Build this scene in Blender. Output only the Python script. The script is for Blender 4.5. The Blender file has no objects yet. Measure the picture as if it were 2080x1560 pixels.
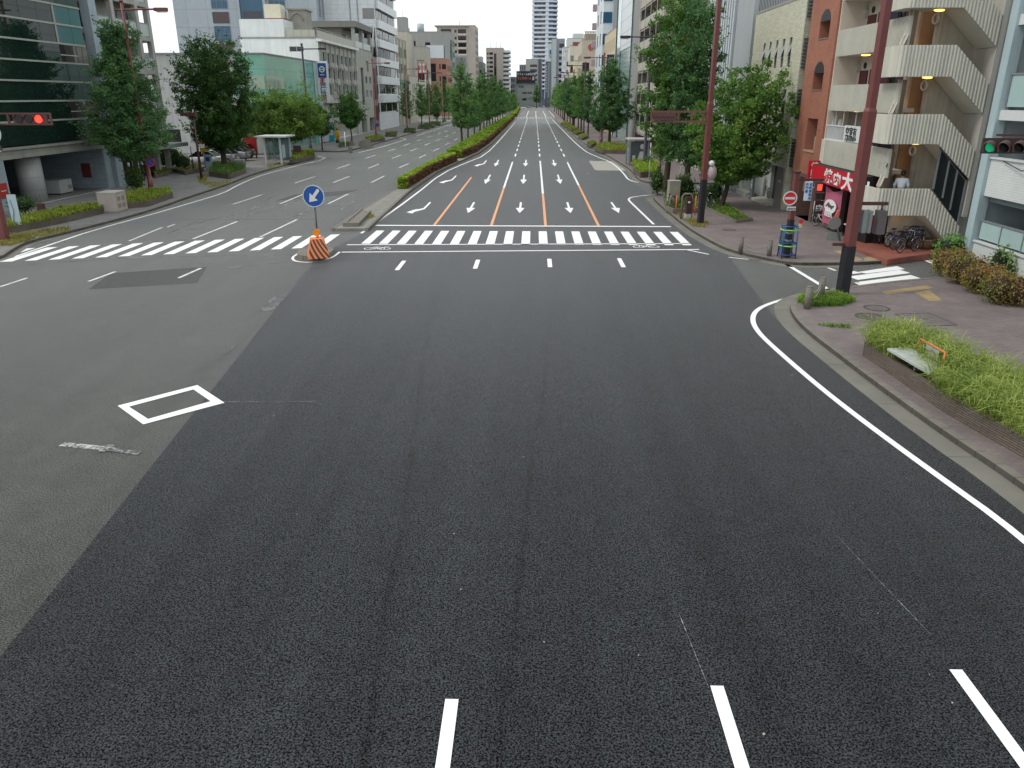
import bpy, bmesh, math, random
import numpy as np
from mathutils import Vector, Matrix
R = math.radians
SC = bpy.context.scene
COL = SC.collection

# ---------------------------------------------------------------- camera
F, CX, CY, CAMH = 1560.0, 1040.0, 780.0, 7.2          # focal length and centre in photo pixels, eye height
TH = math.atan((CY - 195) / F)
YAW = math.atan(((1086 - CX) / F) / (math.cos(TH) + math.sin(TH) * (CY - 195) / F))
cam = bpy.data.cameras.new('camera'); co = bpy.data.objects.new('camera', cam); COL.objects.link(co)
cam.sensor_width = 36; cam.lens = 36 * F / 2080; cam.clip_start = 0.1; cam.clip_end = 6000
co.location = (0, 0, CAMH); co.rotation_euler = (math.pi / 2 - TH, 0, YAW)
SC.camera = co

# ---------------------------------------------------------------- world, sun, exposure
SUN_EL, SUN_AZ = 50.0, -103.0                        # azimuth from +Y towards +X
w = bpy.data.worlds.new('World'); SC.world = w; w.use_nodes = True
nt = w.node_tree; nt.nodes.clear(); N = nt.nodes.new; K = nt.links.new
out = N('ShaderNodeOutputWorld'); bg = N('ShaderNodeBackground'); bg2 = N('ShaderNodeBackground'); mx = N('ShaderNodeMixShader')
sky = N('ShaderNodeTexSky'); sky.sky_type = 'NISHITA'; sky.sun_disc = False
sky.sun_elevation = R(SUN_EL); sky.sun_rotation = R(SUN_AZ); sky.dust_density = 3
K(sky.outputs[0], bg.inputs[0]); bg.inputs[1].default_value = 0.10
tc = N('ShaderNodeTexCoord'); mp = N('ShaderNodeMapping'); mp.inputs['Scale'].default_value = (1, 1, 3.2)
nz = N('ShaderNodeTexNoise'); nz.inputs['Scale'].default_value = 1.7; nz.inputs['Detail'].default_value = 6
cr = N('ShaderNodeValToRGB'); cr.color_ramp.elements[0].position = .30; cr.color_ramp.elements[1].position = .72
cr.color_ramp.elements[0].color = (.80, .90, .95, 1); cr.color_ramp.elements[1].color = (1.0, 1.0, 1.0, 1)
K(tc.outputs['Generated'], mp.inputs[0]); K(mp.outputs[0], nz.inputs[0]); K(nz.outputs[0], cr.inputs[0])
K(cr.outputs[0], bg2.inputs[0]); bg2.inputs[1].default_value = 1.30
mx.inputs[0].default_value = 0.90; K(bg.outputs[0], mx.inputs[1]); K(bg2.outputs[0], mx.inputs[2]); K(mx.outputs[0], out.inputs[0])
sl = bpy.data.lights.new('sun', 'SUN'); so = bpy.data.objects.new('sun', sl); COL.objects.link(so)
sl.energy = 1.5; sl.angle = R(12); sl.color = (1, .96, .90)
dv = Vector((math.sin(R(SUN_AZ)) * math.cos(R(SUN_EL)), math.cos(R(SUN_AZ)) * math.cos(R(SUN_EL)), math.sin(R(SUN_EL))))
so.rotation_euler = dv.to_track_quat('Z', 'Y').to_euler(); so.location = (-40, 20, 60)
SC.view_settings.view_transform = 'Standard'; SC.view_settings.look = 'None'
SC.view_settings.exposure = 0.0; SC.view_settings.gamma = 1.0

# ---------------------------------------------------------------- pixel -> place
def ray(x, y):
    a = (x - CX) / F; b = -(y - CY) / F
    X = a; Y = math.cos(TH) + b * math.sin(TH); Z = -math.sin(TH) + b * math.cos(TH)
    c, s = math.cos(YAW), math.sin(YAW)
    return (X * c - Y * s, X * s + Y * c, Z)
def G(x, y, z=0.0):
    r = ray(x, y); t = (z - CAMH) / r[2]; return Vector((r[0] * t, r[1] * t, z))
def AX(x, y, X):
    r = ray(x, y); t = X / r[0]; return Vector((X, r[1] * t, CAMH + r[2] * t))
def AY(x, y, Y):
    r = ray(x, y); t = Y / r[1]; return Vector((r[0] * t, Y, CAMH + r[2] * t))

# ---------------------------------------------------------------- materials
MATS = {}
def lin(h):
    h = h.lstrip('#'); v = [int(h[i:i + 2], 16) / 255 for i in (0, 2, 4)]
    return tuple(((c / 12.92) if c <= .04045 else ((c + .055) / 1.055) ** 2.4) for c in v) + (1,)
def newmat(name):
    m = bpy.data.materials.new(name); m.use_nodes = True
    t = m.node_tree; b = t.nodes['Principled BSDF']; return m, t, b
def wallcoord(t):
    """world position unrolled onto whichever wall direction the face has: (along, up)"""
    g = t.nodes.new('ShaderNodeNewGeometry'); sp = t.nodes.new('ShaderNodeSeparateXYZ'); sn = t.nodes.new('ShaderNodeSeparateXYZ')
    t.links.new(g.outputs['Position'], sp.inputs[0]); t.links.new(g.outputs['Normal'], sn.inputs[0])
    ab = t.nodes.new('ShaderNodeMath'); ab.operation = 'ABSOLUTE'; t.links.new(sn.outputs[0], ab.inputs[0])
    gt = t.nodes.new('ShaderNodeMath'); gt.operation = 'GREATER_THAN'; gt.inputs[1].default_value = .7; t.links.new(ab.outputs[0], gt.inputs[0])
    mi = t.nodes.new('ShaderNodeMix'); t.links.new(gt.outputs[0], mi.inputs[0]); t.links.new(sp.outputs[0], mi.inputs[2]); t.links.new(sp.outputs[1], mi.inputs[3])
    cb = t.nodes.new('ShaderNodeCombineXYZ'); t.links.new(mi.outputs[0], cb.inputs[0]); t.links.new(sp.outputs[2], cb.inputs[1])
    return cb.outputs[0], g.outputs['Position']
def noise(t, vec, scale, detail=4, rough=.55, mapscale=None):
    if mapscale:
        m = t.nodes.new('ShaderNodeMapping'); m.inputs['Scale'].default_value = mapscale; t.links.new(vec, m.inputs[0]); vec = m.outputs[0]
    n = t.nodes.new('ShaderNodeTexNoise'); n.inputs['Scale'].default_value = scale; n.inputs['Detail'].default_value = detail
    n.inputs['Roughness'].default_value = rough; t.links.new(vec, n.inputs[0]); return n.outputs[0]
def ramp(t, fac, *stops):
    r = t.nodes.new('ShaderNodeValToRGB'); e = r.color_ramp.elements
    while len(e) < len(stops): e.new(.5)
    for i, (p, c) in enumerate(stops):
        e[i].position = p; e[i].color = c if len(c) == 4 else tuple(c) + (1,)
    t.links.new(fac, r.inputs[0]); return r.outputs[0]
def mixc(t, fac, a, b, mode='MIX'):
    m = t.nodes.new('ShaderNodeMix'); m.data_type = 'RGBA'; m.blend_type = mode
    for s, v in ((0, fac), (6, a), (7, b)):
        if isinstance(v, (int, float)): m.inputs[s].default_value = v
        elif isinstance(v, tuple): m.inputs[s].default_value = v
        else: t.links.new(v, m.inputs[s])
    return m.outputs[2]
def bump(t, b, h, strength, dist=.02):
    n = t.nodes.new('ShaderNodeBump'); n.inputs['Strength'].default_value = strength; n.inputs['Distance'].default_value = dist
    t.links.new(h, n.inputs['Height']); t.links.new(n.outputs[0], b.inputs['Normal'])
def g2(v): return (v, v, v, 1)

def plain(name, col, rough=.6, var=.18, scale=2.0, metal=0.0, spec=.5, streak=0.0):
    """painted / cast surface with a little uneven tone"""
    if name in MATS: return MATS[name]
    m, t, b = newmat(name); c = lin(col) if isinstance(col, str) else col
    vec, pos = wallcoord(t)
    n = noise(t, pos, scale, 5)
    colr = mixc(t, ramp(t, n, (.3, g2(1 - var)), (.72, g2(1 + var * .35))), c, c, 'MIX')
    colr = mixc(t, 1.0, c, ramp(t, n, (.28, g2(1 - var)), (.74, g2(1.0))), 'MULTIPLY')
    if streak:
        s = noise(t, vec, 1.0, 4, .6, (2.6, .16, 1))
        colr = mixc(t, 1.0, colr, ramp(t, s, (.36, g2(1 - streak)), (.62, g2(1.0))), 'MULTIPLY')
    t.links.new(colr, b.inputs['Base Color']); b.inputs['Roughness'].default_value = rough; b.inputs['Metallic'].default_value = metal
    b.inputs['Specular IOR Level'].default_value = spec
    MATS[name] = m; return m
def tiled(name, c1, c2, mortar, bw=.3, bh=.1, gap=.012, offset=.5, rough=.6, stain=.2, bstr=.3, horiz=False, scale=1.0):
    if name in MATS: return MATS[name]
    m, t, b = newmat(name)
    vec, pos = wallcoord(t)
    if horiz: vec = pos
    br = t.nodes.new('ShaderNodeTexBrick'); t.links.new(vec, br.inputs[0])
    br.inputs['Color1'].default_value = lin(c1); br.inputs['Color2'].default_value = lin(c2); br.inputs['Mortar'].default_value = lin(mortar)
    br.inputs['Scale'].default_value = scale; br.inputs['Brick Width'].default_value = bw; br.inputs['Row Height'].default_value = bh
    br.inputs['Mortar Size'].default_value = gap; br.offset = offset; br.inputs['Mortar Smooth'].default_value = .2; br.inputs['Bias'].default_value = 0
    s = noise(t, pos, .9, 6, .6)
    colr = mixc(t, 1.0, br.outputs[0], ramp(t, s, (.3, g2(1 - stain)), (.7, g2(1.0))), 'MULTIPLY')
    t.links.new(colr, b.inputs['Base Color']); b.inputs['Roughness'].default_value = rough
    if bstr: 
        iv = t.nodes.new('ShaderNodeMath'); iv.operation = 'SUBTRACT'; iv.inputs[0].default_value = 1; t.links.new(br.outputs[1], iv.inputs[1]); bump(t, b, iv.outputs[0], bstr, .01)
    MATS[name] = m; return m
def glass(name, col='#1a2226', rough=.04, curtain=None, amount=.4, spec=.6):
    """window pane: dark room behind a smooth reflecting sheet, some panes with a drawn blind"""
    if name in MATS: return MATS[name]
    m, t, b = newmat(name); c = lin(col)
    if curtain:
        oi = t.nodes.new('ShaderNodeObjectInfo'); vec, pos = wallcoord(t)
        f = ramp(t, oi.outputs['Random'], (1 - amount - .02, g2(0)), (1 - amount + .02, g2(1)))
        n = noise(t, vec, 3, 3, .5, (6, .3, 1))
        cc = mixc(t, 1.0, lin(curtain), ramp(t, n, (.3, g2(.7)), (.7, g2(1))), 'MULTIPLY')
        t.links.new(mixc(t, f, c, cc), b.inputs['Base Color'])
    else: b.inputs['Base Color'].default_value = c
    b.inputs['Roughness'].default_value = rough; b.inputs['Specular IOR Level'].default_value = spec
    MATS[name] = m; return m
def emit(name, col, s):
    if name in MATS: return MATS[name]
    m, t, b = newmat(name); b.inputs['Base Color'].default_value = lin(col); b.inputs['Emission Color'].default_value = lin(col); b.inputs['Emission Strength'].default_value = s
    MATS[name] = m; return m
def leafmat(name, c_lo, c_hi, trans=.35, scale=.55, yellow=None):
    if name in MATS: return MATS[name]
    m, t, b = newmat(name); g = t.nodes.new('ShaderNodeNewGeometry'); oi = t.nodes.new('ShaderNodeObjectInfo')
    n1 = noise(t, g.outputs['Position'], scale, 3); n2 = noise(t, g.outputs['Position'], scale * 9, 3)
    ad = t.nodes.new('ShaderNodeMath'); ad.operation = 'ADD'; t.links.new(n1, ad.inputs[0]); t.links.new(n2, ad.inputs[1])
    ad2 = t.nodes.new('ShaderNodeMath'); ad2.operation = 'MULTIPLY_ADD'; t.links.new(oi.outputs['Random'], ad2.inputs[0]); ad2.inputs[1].default_value = .18; t.links.new(ad.outputs[0], ad2.inputs[2])
    hv = t.nodes.new('ShaderNodeMath'); hv.operation = 'MULTIPLY'; hv.inputs[1].default_value = .5; t.links.new(ad2.outputs[0], hv.inputs[0])
    st = [(.40, lin(c_lo)), (.66, lin(c_hi))]
    if yellow: st.append((.74, lin(yellow)))
    colr = ramp(t, hv.outputs[0], *st)
    t.links.new(colr, b.inputs['Base Color']); b.inputs['Roughness'].default_value = .55; b.inputs['Specular IOR Level'].default_value = .3
    tr = t.nodes.new('ShaderNodeBsdfTranslucent'); t.links.new(colr, tr.inputs[0]); mxs = t.nodes.new('ShaderNodeMixShader'); mxs.inputs[0].default_value = trans
    o = t.nodes['Material Output']; t.links.new(b.outputs[0], mxs.inputs[1]); t.links.new(tr.outputs[0], mxs.inputs[2]); t.links.new(mxs.outputs[0], o.inputs[0])
    MATS[name] = m; return m

# ---------------------------------------------------------------- objects
def worldpos(o):
    v = Vector((0, 0, 0))
    while o is not None: v = v + o.location; o = o.parent
    return v
def thing(name, label, cat, loc=(0, 0, 0), rz=0.0, group=None):
    o = bpy.data.objects.new(name, None); COL.objects.link(o); o.location = loc; o.rotation_euler = (0, 0, rz); o.empty_display_size = .3
    o['label'] = label; o['category'] = cat
    if group: o['group'] = group
    return o
def tag(o, label, cat, group=None):
    o['label'] = label; o['category'] = cat
    if group: o['group'] = group
    return o
def copy_tree(o, parent=None):
    c = o.copy(); COL.objects.link(c)
    if parent: c.parent = parent
    for ch in o.children: copy_tree(ch, c)
    return c
def place(o, loc, rz=0.0, label=None, group=None, s=None):
    o.location = loc; o.rotation_euler = (0, 0, rz)
    if label: o['label'] = label
    if group: o['group'] = group
    if s: o.scale = (s, s, s) if isinstance(s, (int, float)) else s
    return o
class MB:
    """collects faces in world (or prototype) coordinates; build() makes one mesh object"""
    def __init__(self): self.v = []; self.f = []; self.mi = []; self.cur = 0; self.smooth = []
    def add(self, vs, fs, sm=False):
        n = len(self.v); self.v += [tuple(p) for p in vs]
        for q in fs: self.f.append(tuple(n + i for i in q)); self.mi.append(self.cur); self.smooth.append(sm)
        return self
    def m(self, i): self.cur = i; return self
    def box(self, x0, x1, y0, y1, z0, z1):
        if x0 > x1: x0, x1 = x1, x0
        if y0 > y1: y0, y1 = y1, y0
        if z0 > z1: z0, z1 = z1, z0
        return self.add([(x0, y0, z0), (x1, y0, z0), (x1, y1, z0), (x0, y1, z0), (x0, y0, z1), (x1, y0, z1), (x1, y1, z1), (x0, y1, z1)],
                        [(3, 2, 1, 0), (4, 5, 6, 7), (0, 1, 5, 4), (1, 2, 6, 5), (2, 3, 7, 6), (3, 0, 4, 7)])
    def obox(self, c, sx, sy, sz, rz=0.0, taper=1.0):
        ca, sa = math.cos(rz), math.sin(rz); vs = []
        for z, k in ((c[2], 1), (c[2] + sz, taper)):
            for dx, dy in ((-1, -1), (1, -1), (1, 1), (-1, 1)):
                x, y = dx * sx / 2 * k, dy * sy / 2 * k; vs.append((c[0] + x * ca - y * sa, c[1] + x * sa + y * ca, z))
        return self.add(vs, [(3, 2, 1, 0), (4, 5, 6, 7), (0, 1, 5, 4), (1, 2, 6, 5), (2, 3, 7, 6), (3, 0, 4, 7)])
    def quad(self, a, b, c, d): return self.add([a, b, c, d], [(0, 1, 2, 3)])
    def prism(self, poly, z0, z1, top=None):
        n = len(poly); area = sum(poly[i][0] * poly[(i + 1) % n][1] - poly[(i + 1) % n][0] * poly[i][1] for i in range(n))
        if area < 0: poly = poly[::-1]
        tp = top or poly
        vs = [(p[0], p[1], z0) for p in poly] + [(p[0], p[1], z1) for p in tp]
        return self.add(vs, [tuple(range(n - 1, -1, -1)), tuple(range(n, 2 * n))] + [(i, (i + 1) % n, n + (i + 1) % n, n + i) for i in range(n)])
    def sheet(self, poly, z):
        n = len(poly); area = sum(poly[i][0] * poly[(i + 1) % n][1] - poly[(i + 1) % n][0] * poly[i][1] for i in range(n))
        if area < 0: poly = poly[::-1]
        return self.add([(p[0], p[1], z) for p in poly], [tuple(range(n))])
    def tube(self, pts, r, n=8, cap=True):
        pts = [Vector(p) for p in pts]; rs = r if isinstance(r, (list, tuple)) else [r] * len(pts); vs = []; fs = []
        up = None
        for i, p in enumerate(pts):
            d = (pts[min(i + 1, len(pts) - 1)] - pts[max(i - 1, 0)]).normalized()
            if up is None: up = Vector((0, 0, 1)) if abs(d.z) < .9 else Vector((1, 0, 0))
            a = d.cross(up)
            if a.length < 1e-4: a = d.orthogonal()
            a.normalize(); b = a.cross(d).normalized(); up = b
            for k in range(n):
                an = 2 * math.pi * k / n; vs.append(p + (a * math.cos(an) + b * math.sin(an)) * rs[i])
        for i in range(len(pts) - 1):
            for k in range(n): fs.append((i * n + k, i * n + (k + 1) % n, (i + 1) * n + (k + 1) % n, (i + 1) * n + k))
        fs = [q[::-1] for q in fs]
        self.add(vs, fs, True)
        if cap:
            L = len(self.v) - len(vs); e = L + (len(pts) - 1) * n
            self.f.append(tuple(L + k for k in range(n))); self.mi.append(self.cur); self.smooth.append(False)
            self.f.append(tuple(e + k for k in range(n - 1, -1, -1))); self.mi.append(self.cur); self.smooth.append(False)
        return self
    def cyl(self, x, y, z0, z1, r, n=16, r2=None): return self.tube([(x, y, z0), (x, y, z1)], [r, r if r2 is None else r2], n)
    def disc(self, c, nrm, r, th=.02, n=28):
        d = Vector(nrm).normalized() * th / 2; c = Vector(c); return self.tube([c - d, c + d], r, n)
    def ring(self, c, nrm, r0, r1, th=.02, n=32):
        nrm = Vector(nrm).normalized(); a = nrm.orthogonal().normalized(); b = nrm.cross(a); c = Vector(c); vs = []
        for h in (-th / 2, th / 2):
            for rr in (r0, r1):
                for k in range(n):
                    an = 2 * math.pi * k / n; vs.append(c + nrm * h + (a * math.cos(an) + b * math.sin(an)) * rr)
        fs = []
        for k in range(n):
            j = (k + 1) % n; fs += [(k, j, n + j, n + k), (2 * n + k, 3 * n + k, 3 * n + j, 2 * n + j), (n + k, n + j, 3 * n + j, 3 * n + k), (k, 2 * n + k, 2 * n + j, j)]
        return self.add(vs, fs)
    def torus(self, c, nrm, Rr, r, n=24, k=6):
        nrm = Vector(nrm).normalized(); a = nrm.orthogonal().normalized(); b = nrm.cross(a); c = Vector(c); vs = []; fs = []
        for i in range(n):
            an = 2 * math.pi * i / n; d = a * math.cos(an) + b * math.sin(an)
            for j in range(k):
                bn = 2 * math.pi * j / k; vs.append(c + d * (Rr + r * math.cos(bn)) + nrm * r * math.sin(bn))
        for i in range(n):
            for j in range(k): fs.append((i * k + j, ((i + 1) % n) * k + j, ((i + 1) % n) * k + (j + 1) % k, i * k + (j + 1) % k))
        return self.add(vs, fs, True)
    def ell(self, c, rx, ry, rz, n=12, k=8):
        vs = [(c[0], c[1], c[2] - rz)]; fs = []
        for i in range(1, k):
            ph = math.pi * i / k - math.pi / 2
            for j in range(n):
                an = 2 * math.pi * j / n; vs.append((c[0] + rx * math.cos(ph) * math.cos(an), c[1] + ry * math.cos(ph) * math.sin(an), c[2] + rz * math.sin(ph)))
        vs.append((c[0], c[1], c[2] + rz)); L = len(vs) - 1
        for j in range(n):
            fs.append((0, 1 + (j + 1) % n, 1 + j)); fs.append((L, L - n + j, L - n + (j + 1) % n))
            for i in range(k - 2): fs.append((1 + i * n + j, 1 + i * n + (j + 1) % n, 1 + (i + 1) * n + (j + 1) % n, 1 + (i + 1) * n + j))
        return self.add(vs, fs, True)
    def arr(self, V, Fq):
        n = len(self.v); self.v += list(map(tuple, V)); self.f += [tuple(n + i for i in q) for q in Fq]; self.mi += [self.cur] * len(Fq); self.smooth += [False] * len(Fq); return self
    def mesh(self, name, mats):
        me = bpy.data.meshes.new(name); me.from_pydata(self.v, [], self.f)
        for mm in (mats if isinstance(mats, (list, tuple)) else [mats]): me.materials.append(mm)
        me.polygons.foreach_set('material_index', self.mi); me.polygons.foreach_set('use_smooth', self.smooth); me.update(); return me
    def build(self, name, mats, parent=None, kind=None):
        off = worldpos(parent) if parent is not None else Vector((0, 0, 0))
        if off.length: self.v = [(p[0] - off.x, p[1] - off.y, p[2] - off.z) for p in self.v]
        o = bpy.data.objects.new(name, self.mesh(name, mats)); COL.objects.link(o)
        if parent is not None: o.parent = parent
        if kind: o['kind'] = kind
        return o
def link_mesh(name, me, loc, parent, rz=0.0):
    o = bpy.data.objects.new(name, me); COL.objects.link(o); o.parent = parent
    o.location = Vector(loc) - worldpos(parent); o.rotation_euler = (0, 0, rz); return o
def text(body, size, origin, u, mat, parent, name='lettering', bold=0.0, up=(0, 0, 1), depth=.012, align='LEFT', xs=1.0):
    """flat letters: origin = lower-left (or centre) in world space, u = reading direction"""
    c = bpy.data.curves.new('letters', 'FONT'); c.body = body; c.size = size; c.offset = bold * size; c.extrude = depth / 2; c.align_x = align; c.resolution_u = 3
    o = bpy.data.objects.new('letters', c); COL.objects.link(o)
    me = bpy.data.meshes.new_from_object(o.evaluated_get(bpy.context.evaluated_depsgraph_get())); bpy.data.objects.remove(o); bpy.data.curves.remove(c)
    u = Vector(u).normalized(); upv = Vector(up).normalized(); n = u.cross(upv)
    M = Matrix((u * xs, upv, n)).transposed().to_4x4(); off = worldpos(parent) if parent else Vector((0, 0, 0)); M.translation = Vector(origin) - off
    me.transform(M); me.materials.clear(); me.materials.append(mat); me.name = name
    t = bpy.data.objects.new(name, me); COL.objects.link(t)
    if parent: t.parent = parent
    return t
ORD = ['first', 'second', 'third', 'fourth', 'fifth', 'sixth', 'seventh', 'eighth', 'ninth', 'tenth', 'eleventh', 'twelfth', 'thirteenth', 'fourteenth', 'fifteenth', 'sixteenth']

# ================================================================ SETTING: ground, road, pavements, markings
def asphalt(name, base, speck, tracks, rough, patches):
    m, t, b = newmat(name); g = t.nodes.new('ShaderNodeNewGeometry'); P = g.outputs['Position']
    fine = noise(t, P, 38, 3, .75); grit = t.nodes.new('ShaderNodeTexVoronoi'); grit.inputs['Scale'].default_value = 26; t.links.new(P, grit.inputs[0])
    mid = noise(t, P, 2.2, 6, .65); big = noise(t, P, .16, 5, .6); lane = noise(t, P, 1, 4, .6, (.75, .018, 1)); lane2 = noise(t, P, 1, 3, .5, (3.2, .03, 1))
    c = mixc(t, ramp(t, fine, (.44, g2(0)), (.58, g2(1))), lin(base), lin(speck))
    c = mixc(t, ramp(t, grit.outputs[0], (.05, g2(.9)), (.16, g2(0))), c, lin(speck))
    c = mixc(t, 1.0, c, ramp(t, mid, (.3, g2(.80)), (.7, g2(1.1))), 'MULTIPLY')
    c = mixc(t, 1.0, c, ramp(t, big, (.3, g2(1 - patches)), (.7, g2(1 + patches * .4))), 'MULTIPLY')
    c = mixc(t, 1.0, c, ramp(t, lane, (.34, g2(1 - tracks)), (.66, g2(1 + tracks * .6))), 'MULTIPLY')
    c = mixc(t, 1.0, c, ramp(t, lane2, (.30, g2(1 - tracks * .7)), (.46, g2(1))), 'MULTIPLY')
    t.links.new(c, b.inputs['Base Color']); b.inputs['Roughness'].default_value = rough; t.links.new(ramp(t, fine, (.42, g2(.0)), (.60, g2(.30))), b.inputs['Specular IOR Level'])
    b.inputs['Sheen Weight'].default_value = .8; b.inputs['Sheen Roughness'].default_value = .24; bump(t, b, fine, .6, .015); MATS[name] = m; return m, t, b, c, P
M_NEW, tN, bN, cN, PN = asphalt('new_asphalt', '#0f1011', '#3f4145', .20, .52, .18)
# paving joints and tyre streaks that run along the fresh surface
sx = tN.nodes.new('ShaderNodeSeparateXYZ'); tN.links.new(PN, sx.inputs[0])
wob = noise(tN, PN, 1, 3, .5, (.3, .12, 1)); brk = noise(tN, PN, 1, 4, .6, (1.5, .35, 1)); cur = cN
for x0, wd, amt, tilt in ((-3.7, .10, .45, .085), (.80, .09, .4, -.055), (-5.9, .5, .15, 0), (4.4, .55, .14, 0), (-1.0, .5, .14, .03), (2.9, .5, .14, 0)):
    a = tN.nodes.new('ShaderNodeMath'); a.operation = 'MULTIPLY_ADD'; tN.links.new(wob, a.inputs[0]); a.inputs[1].default_value = .5; a.inputs[2].default_value = -.25 - x0
    tl = tN.nodes.new('ShaderNodeMath'); tl.operation = 'MULTIPLY_ADD'; tN.links.new(sx.outputs[1], tl.inputs[0]); tl.inputs[1].default_value = tilt; tl.inputs[2].default_value = -28 * tilt if tilt else 0; tm = tN.nodes.new('ShaderNodeMath'); tm.operation = 'ADD'; tN.links.new(sx.outputs[0], tm.inputs[0]); tN.links.new(tl.outputs[0], tm.inputs[1])
    d = tN.nodes.new('ShaderNodeMath'); d.operation = 'ADD'; tN.links.new(tm.outputs[0], d.inputs[0]); tN.links.new(a.outputs[0], d.inputs[1])
    e = tN.nodes.new('ShaderNodeMath'); e.operation = 'ABSOLUTE'; tN.links.new(d.outputs[0], e.inputs[0])
    f = ramp(tN, e.outputs[0], (wd * .2, g2(1)), (wd, g2(0)))
    h = tN.nodes.new('ShaderNodeMath'); h.operation = 'MULTIPLY'; tN.links.new(f, h.inputs[0]); tN.links.new(ramp(tN, brk, (.28, g2(0)), (.55, g2(amt))), h.inputs[1])
    cur = mixc(tN, h.outputs[0], cur, lin('#020203'))
tN.links.new(cur, bN.inputs['Base Color'])
M_OLD, tO, bO, cO, PO = asphalt('old_asphalt', '#343534', '#62625c', .12, .55, .22)
ck = tO.nodes.new('ShaderNodeTexVoronoi'); ck.feature = 'DISTANCE_TO_EDGE'; ck.inputs['Scale'].default_value = .11
dn = tO.nodes.new('ShaderNodeTexNoise'); dn.inputs['Scale'].default_value = .5; dn.inputs['Detail'].default_value = 5; tO.links.new(PO, dn.inputs[0])
ad = tO.nodes.new('ShaderNodeMixRGB'); ad.blend_type = 'ADD'; ad.inputs[0].default_value = 1; tO.links.new(PO, ad.inputs[1]); tO.links.new(dn.outputs[1], ad.inputs[2]); tO.links.new(ad.outputs[0], ck.inputs[0])
ckf = ramp(tO, ck.outputs[0], (.0, g2(.28)), (.005, g2(0)))
tO.links.new(mixc(tO, ckf, cO, lin('#303132')), bO.inputs['Base Color'])

def paint(name, col, wear):
    m, t, b = newmat(name); g = t.nodes.new('ShaderNodeNewGeometry'); P = g.outputs['Position']
    n1 = noise(t, P, 14, 6, .7); n2 = noise(t, P, 1.3, 3)
    a = t.nodes.new('ShaderNodeMath'); a.operation = 'MULTIPLY_ADD'; t.links.new(n2, a.inputs[0]); a.inputs[1].default_value = .5; t.links.new(n1, a.inputs[2])
    f = ramp(t, a.outputs[0], (wear - .06, g2(0)), (wear + .10, g2(1)))
    c = mixc(t, f, lin('#4a4b4a'), lin(col)); c = mixc(t, 1.0, c, ramp(t, n1, (.3, g2(.88)), (.6, g2(1))), 'MULTIPLY')
    t.links.new(c, b.inputs['Base Color']); b.inputs['Roughness'].default_value = .6; bump(t, b, noise(t, P, 55, 3, .7), .3, .006); MATS[name] = m; return m
M_WHITE = paint('white_paint', '#f0f0ee', .36); M_WORN = paint('worn_paint', '#d4d4d0', .60); M_FADED = paint('faded_paint', '#b4b4b0', .80); M_ORANGE = paint('orange_paint', '#e2a070', .42)
M_CONC = plain('concrete', '#8d8a82', .85, .3, 1.3, streak=.12); M_GUT = plain('gutter_concrete', '#7a776e', .85, .32, .9)
M_KERB = plain('kerb_stone', '#7c776e', .85, .3, 2.2)
def jointed(m, pitch, wd):
    t = m.node_tree; b = t.nodes['Principled BSDF']; src = b.inputs['Base Color'].links[0].from_socket; g = t.nodes.new('ShaderNodeNewGeometry'); sp = t.nodes.new('ShaderNodeSeparateXYZ'); t.links.new(g.outputs[0], sp.inputs[0])
    d = t.nodes.new('ShaderNodeMath'); d.operation = 'DIVIDE'; t.links.new(sp.outputs[1], d.inputs[0]); d.inputs[1].default_value = pitch
    f = t.nodes.new('ShaderNodeMath'); f.operation = 'FRACT'; t.links.new(d.outputs[0], f.inputs[0]); c = t.nodes.new('ShaderNodeMath'); c.operation = 'LESS_THAN'; t.links.new(f.outputs[0], c.inputs[0]); c.inputs[1].default_value = wd / pitch
    t.links.new(mixc(t, c.outputs[0], src, lin('#3c3934')), b.inputs['Base Color'])
jointed(M_KERB, .6, .02); jointed(M_GUT, 3.0, .02)
M_PAVE = tiled('pavement_blocks', '#776c6b', '#817674', '#6b6261', .22, .11, .008, .5, .85, .28, .12, True)
M_PAVL = tiled('grey_pavement', '#7a7875', '#83817d', '#6e6c69', .3, .3, .008, 0, .85, .28, .1, True)
M_YEL = tiled('tactile_paving', '#a08a62', '#a8926a', '#8b7a5a', .3, .3, .01, 0, .85, .25, .2, True)

MB().sheet([(-2500, -300), (2500, -300), (2500, 4000), (-2500, 4000)], -.05).build('ground', plain('bare_ground', '#77756f', .9, .2, .05), None, 'structure')
MB().sheet([(-75, -40), (60, -40), (60, 760), (-75, 760)], 0).build('road', M_OLD, None, 'structure')
EDGE = [G(1480, 520), G(1520, 575), G(1548, 612), G(1572, 644), G(1653, 719), G(1740, 783), G(1840, 855), G(1976, 950)]
mL = [(675, 470), (719, 439), (799, 391), (880, 343), (938, 303), (1000, 262), (1045, 232)]
mR = [(748, 470), (831, 393), (888, 353), (938, 329), (975, 312), (1000, 293), (1030, 262), (1052, 237)]
MEDL = [G(*p) for p in mL]; MEDR = [G(*p) for p in mR]
def interp(pts, y):
    for i in range(len(pts) - 1):
        if pts[i][1] <= y <= pts[i + 1][1]: return pts[i][0] + (pts[i + 1][0] - pts[i][0]) * (y - pts[i][1]) / (pts[i + 1][1] - pts[i][1] + 1e-9)
    return pts[-1][0] if y > pts[-1][1] else pts[0][0]
lf_ = [(-5.3, -40), (-7.25, 8.4), (-9.95, 33), (-10.1, 38.5), (-9.4, 44)] + [(p.x + .25, p.y) for p in MEDR] + [(-6.2, 300)]
rt_ = [(9.3, -40), (9.35, 10)] + [(p.x, p.y) for p in EDGE[::-1]] + [(9.3, 40), (9.2, 46), (8.95, 66), (8.6, 110), (8.3, 300)]
ys_ = sorted(set([p[1] for p in lf_ + rt_ if p[1] <= 290] + [290])); rd = MB()
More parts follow.
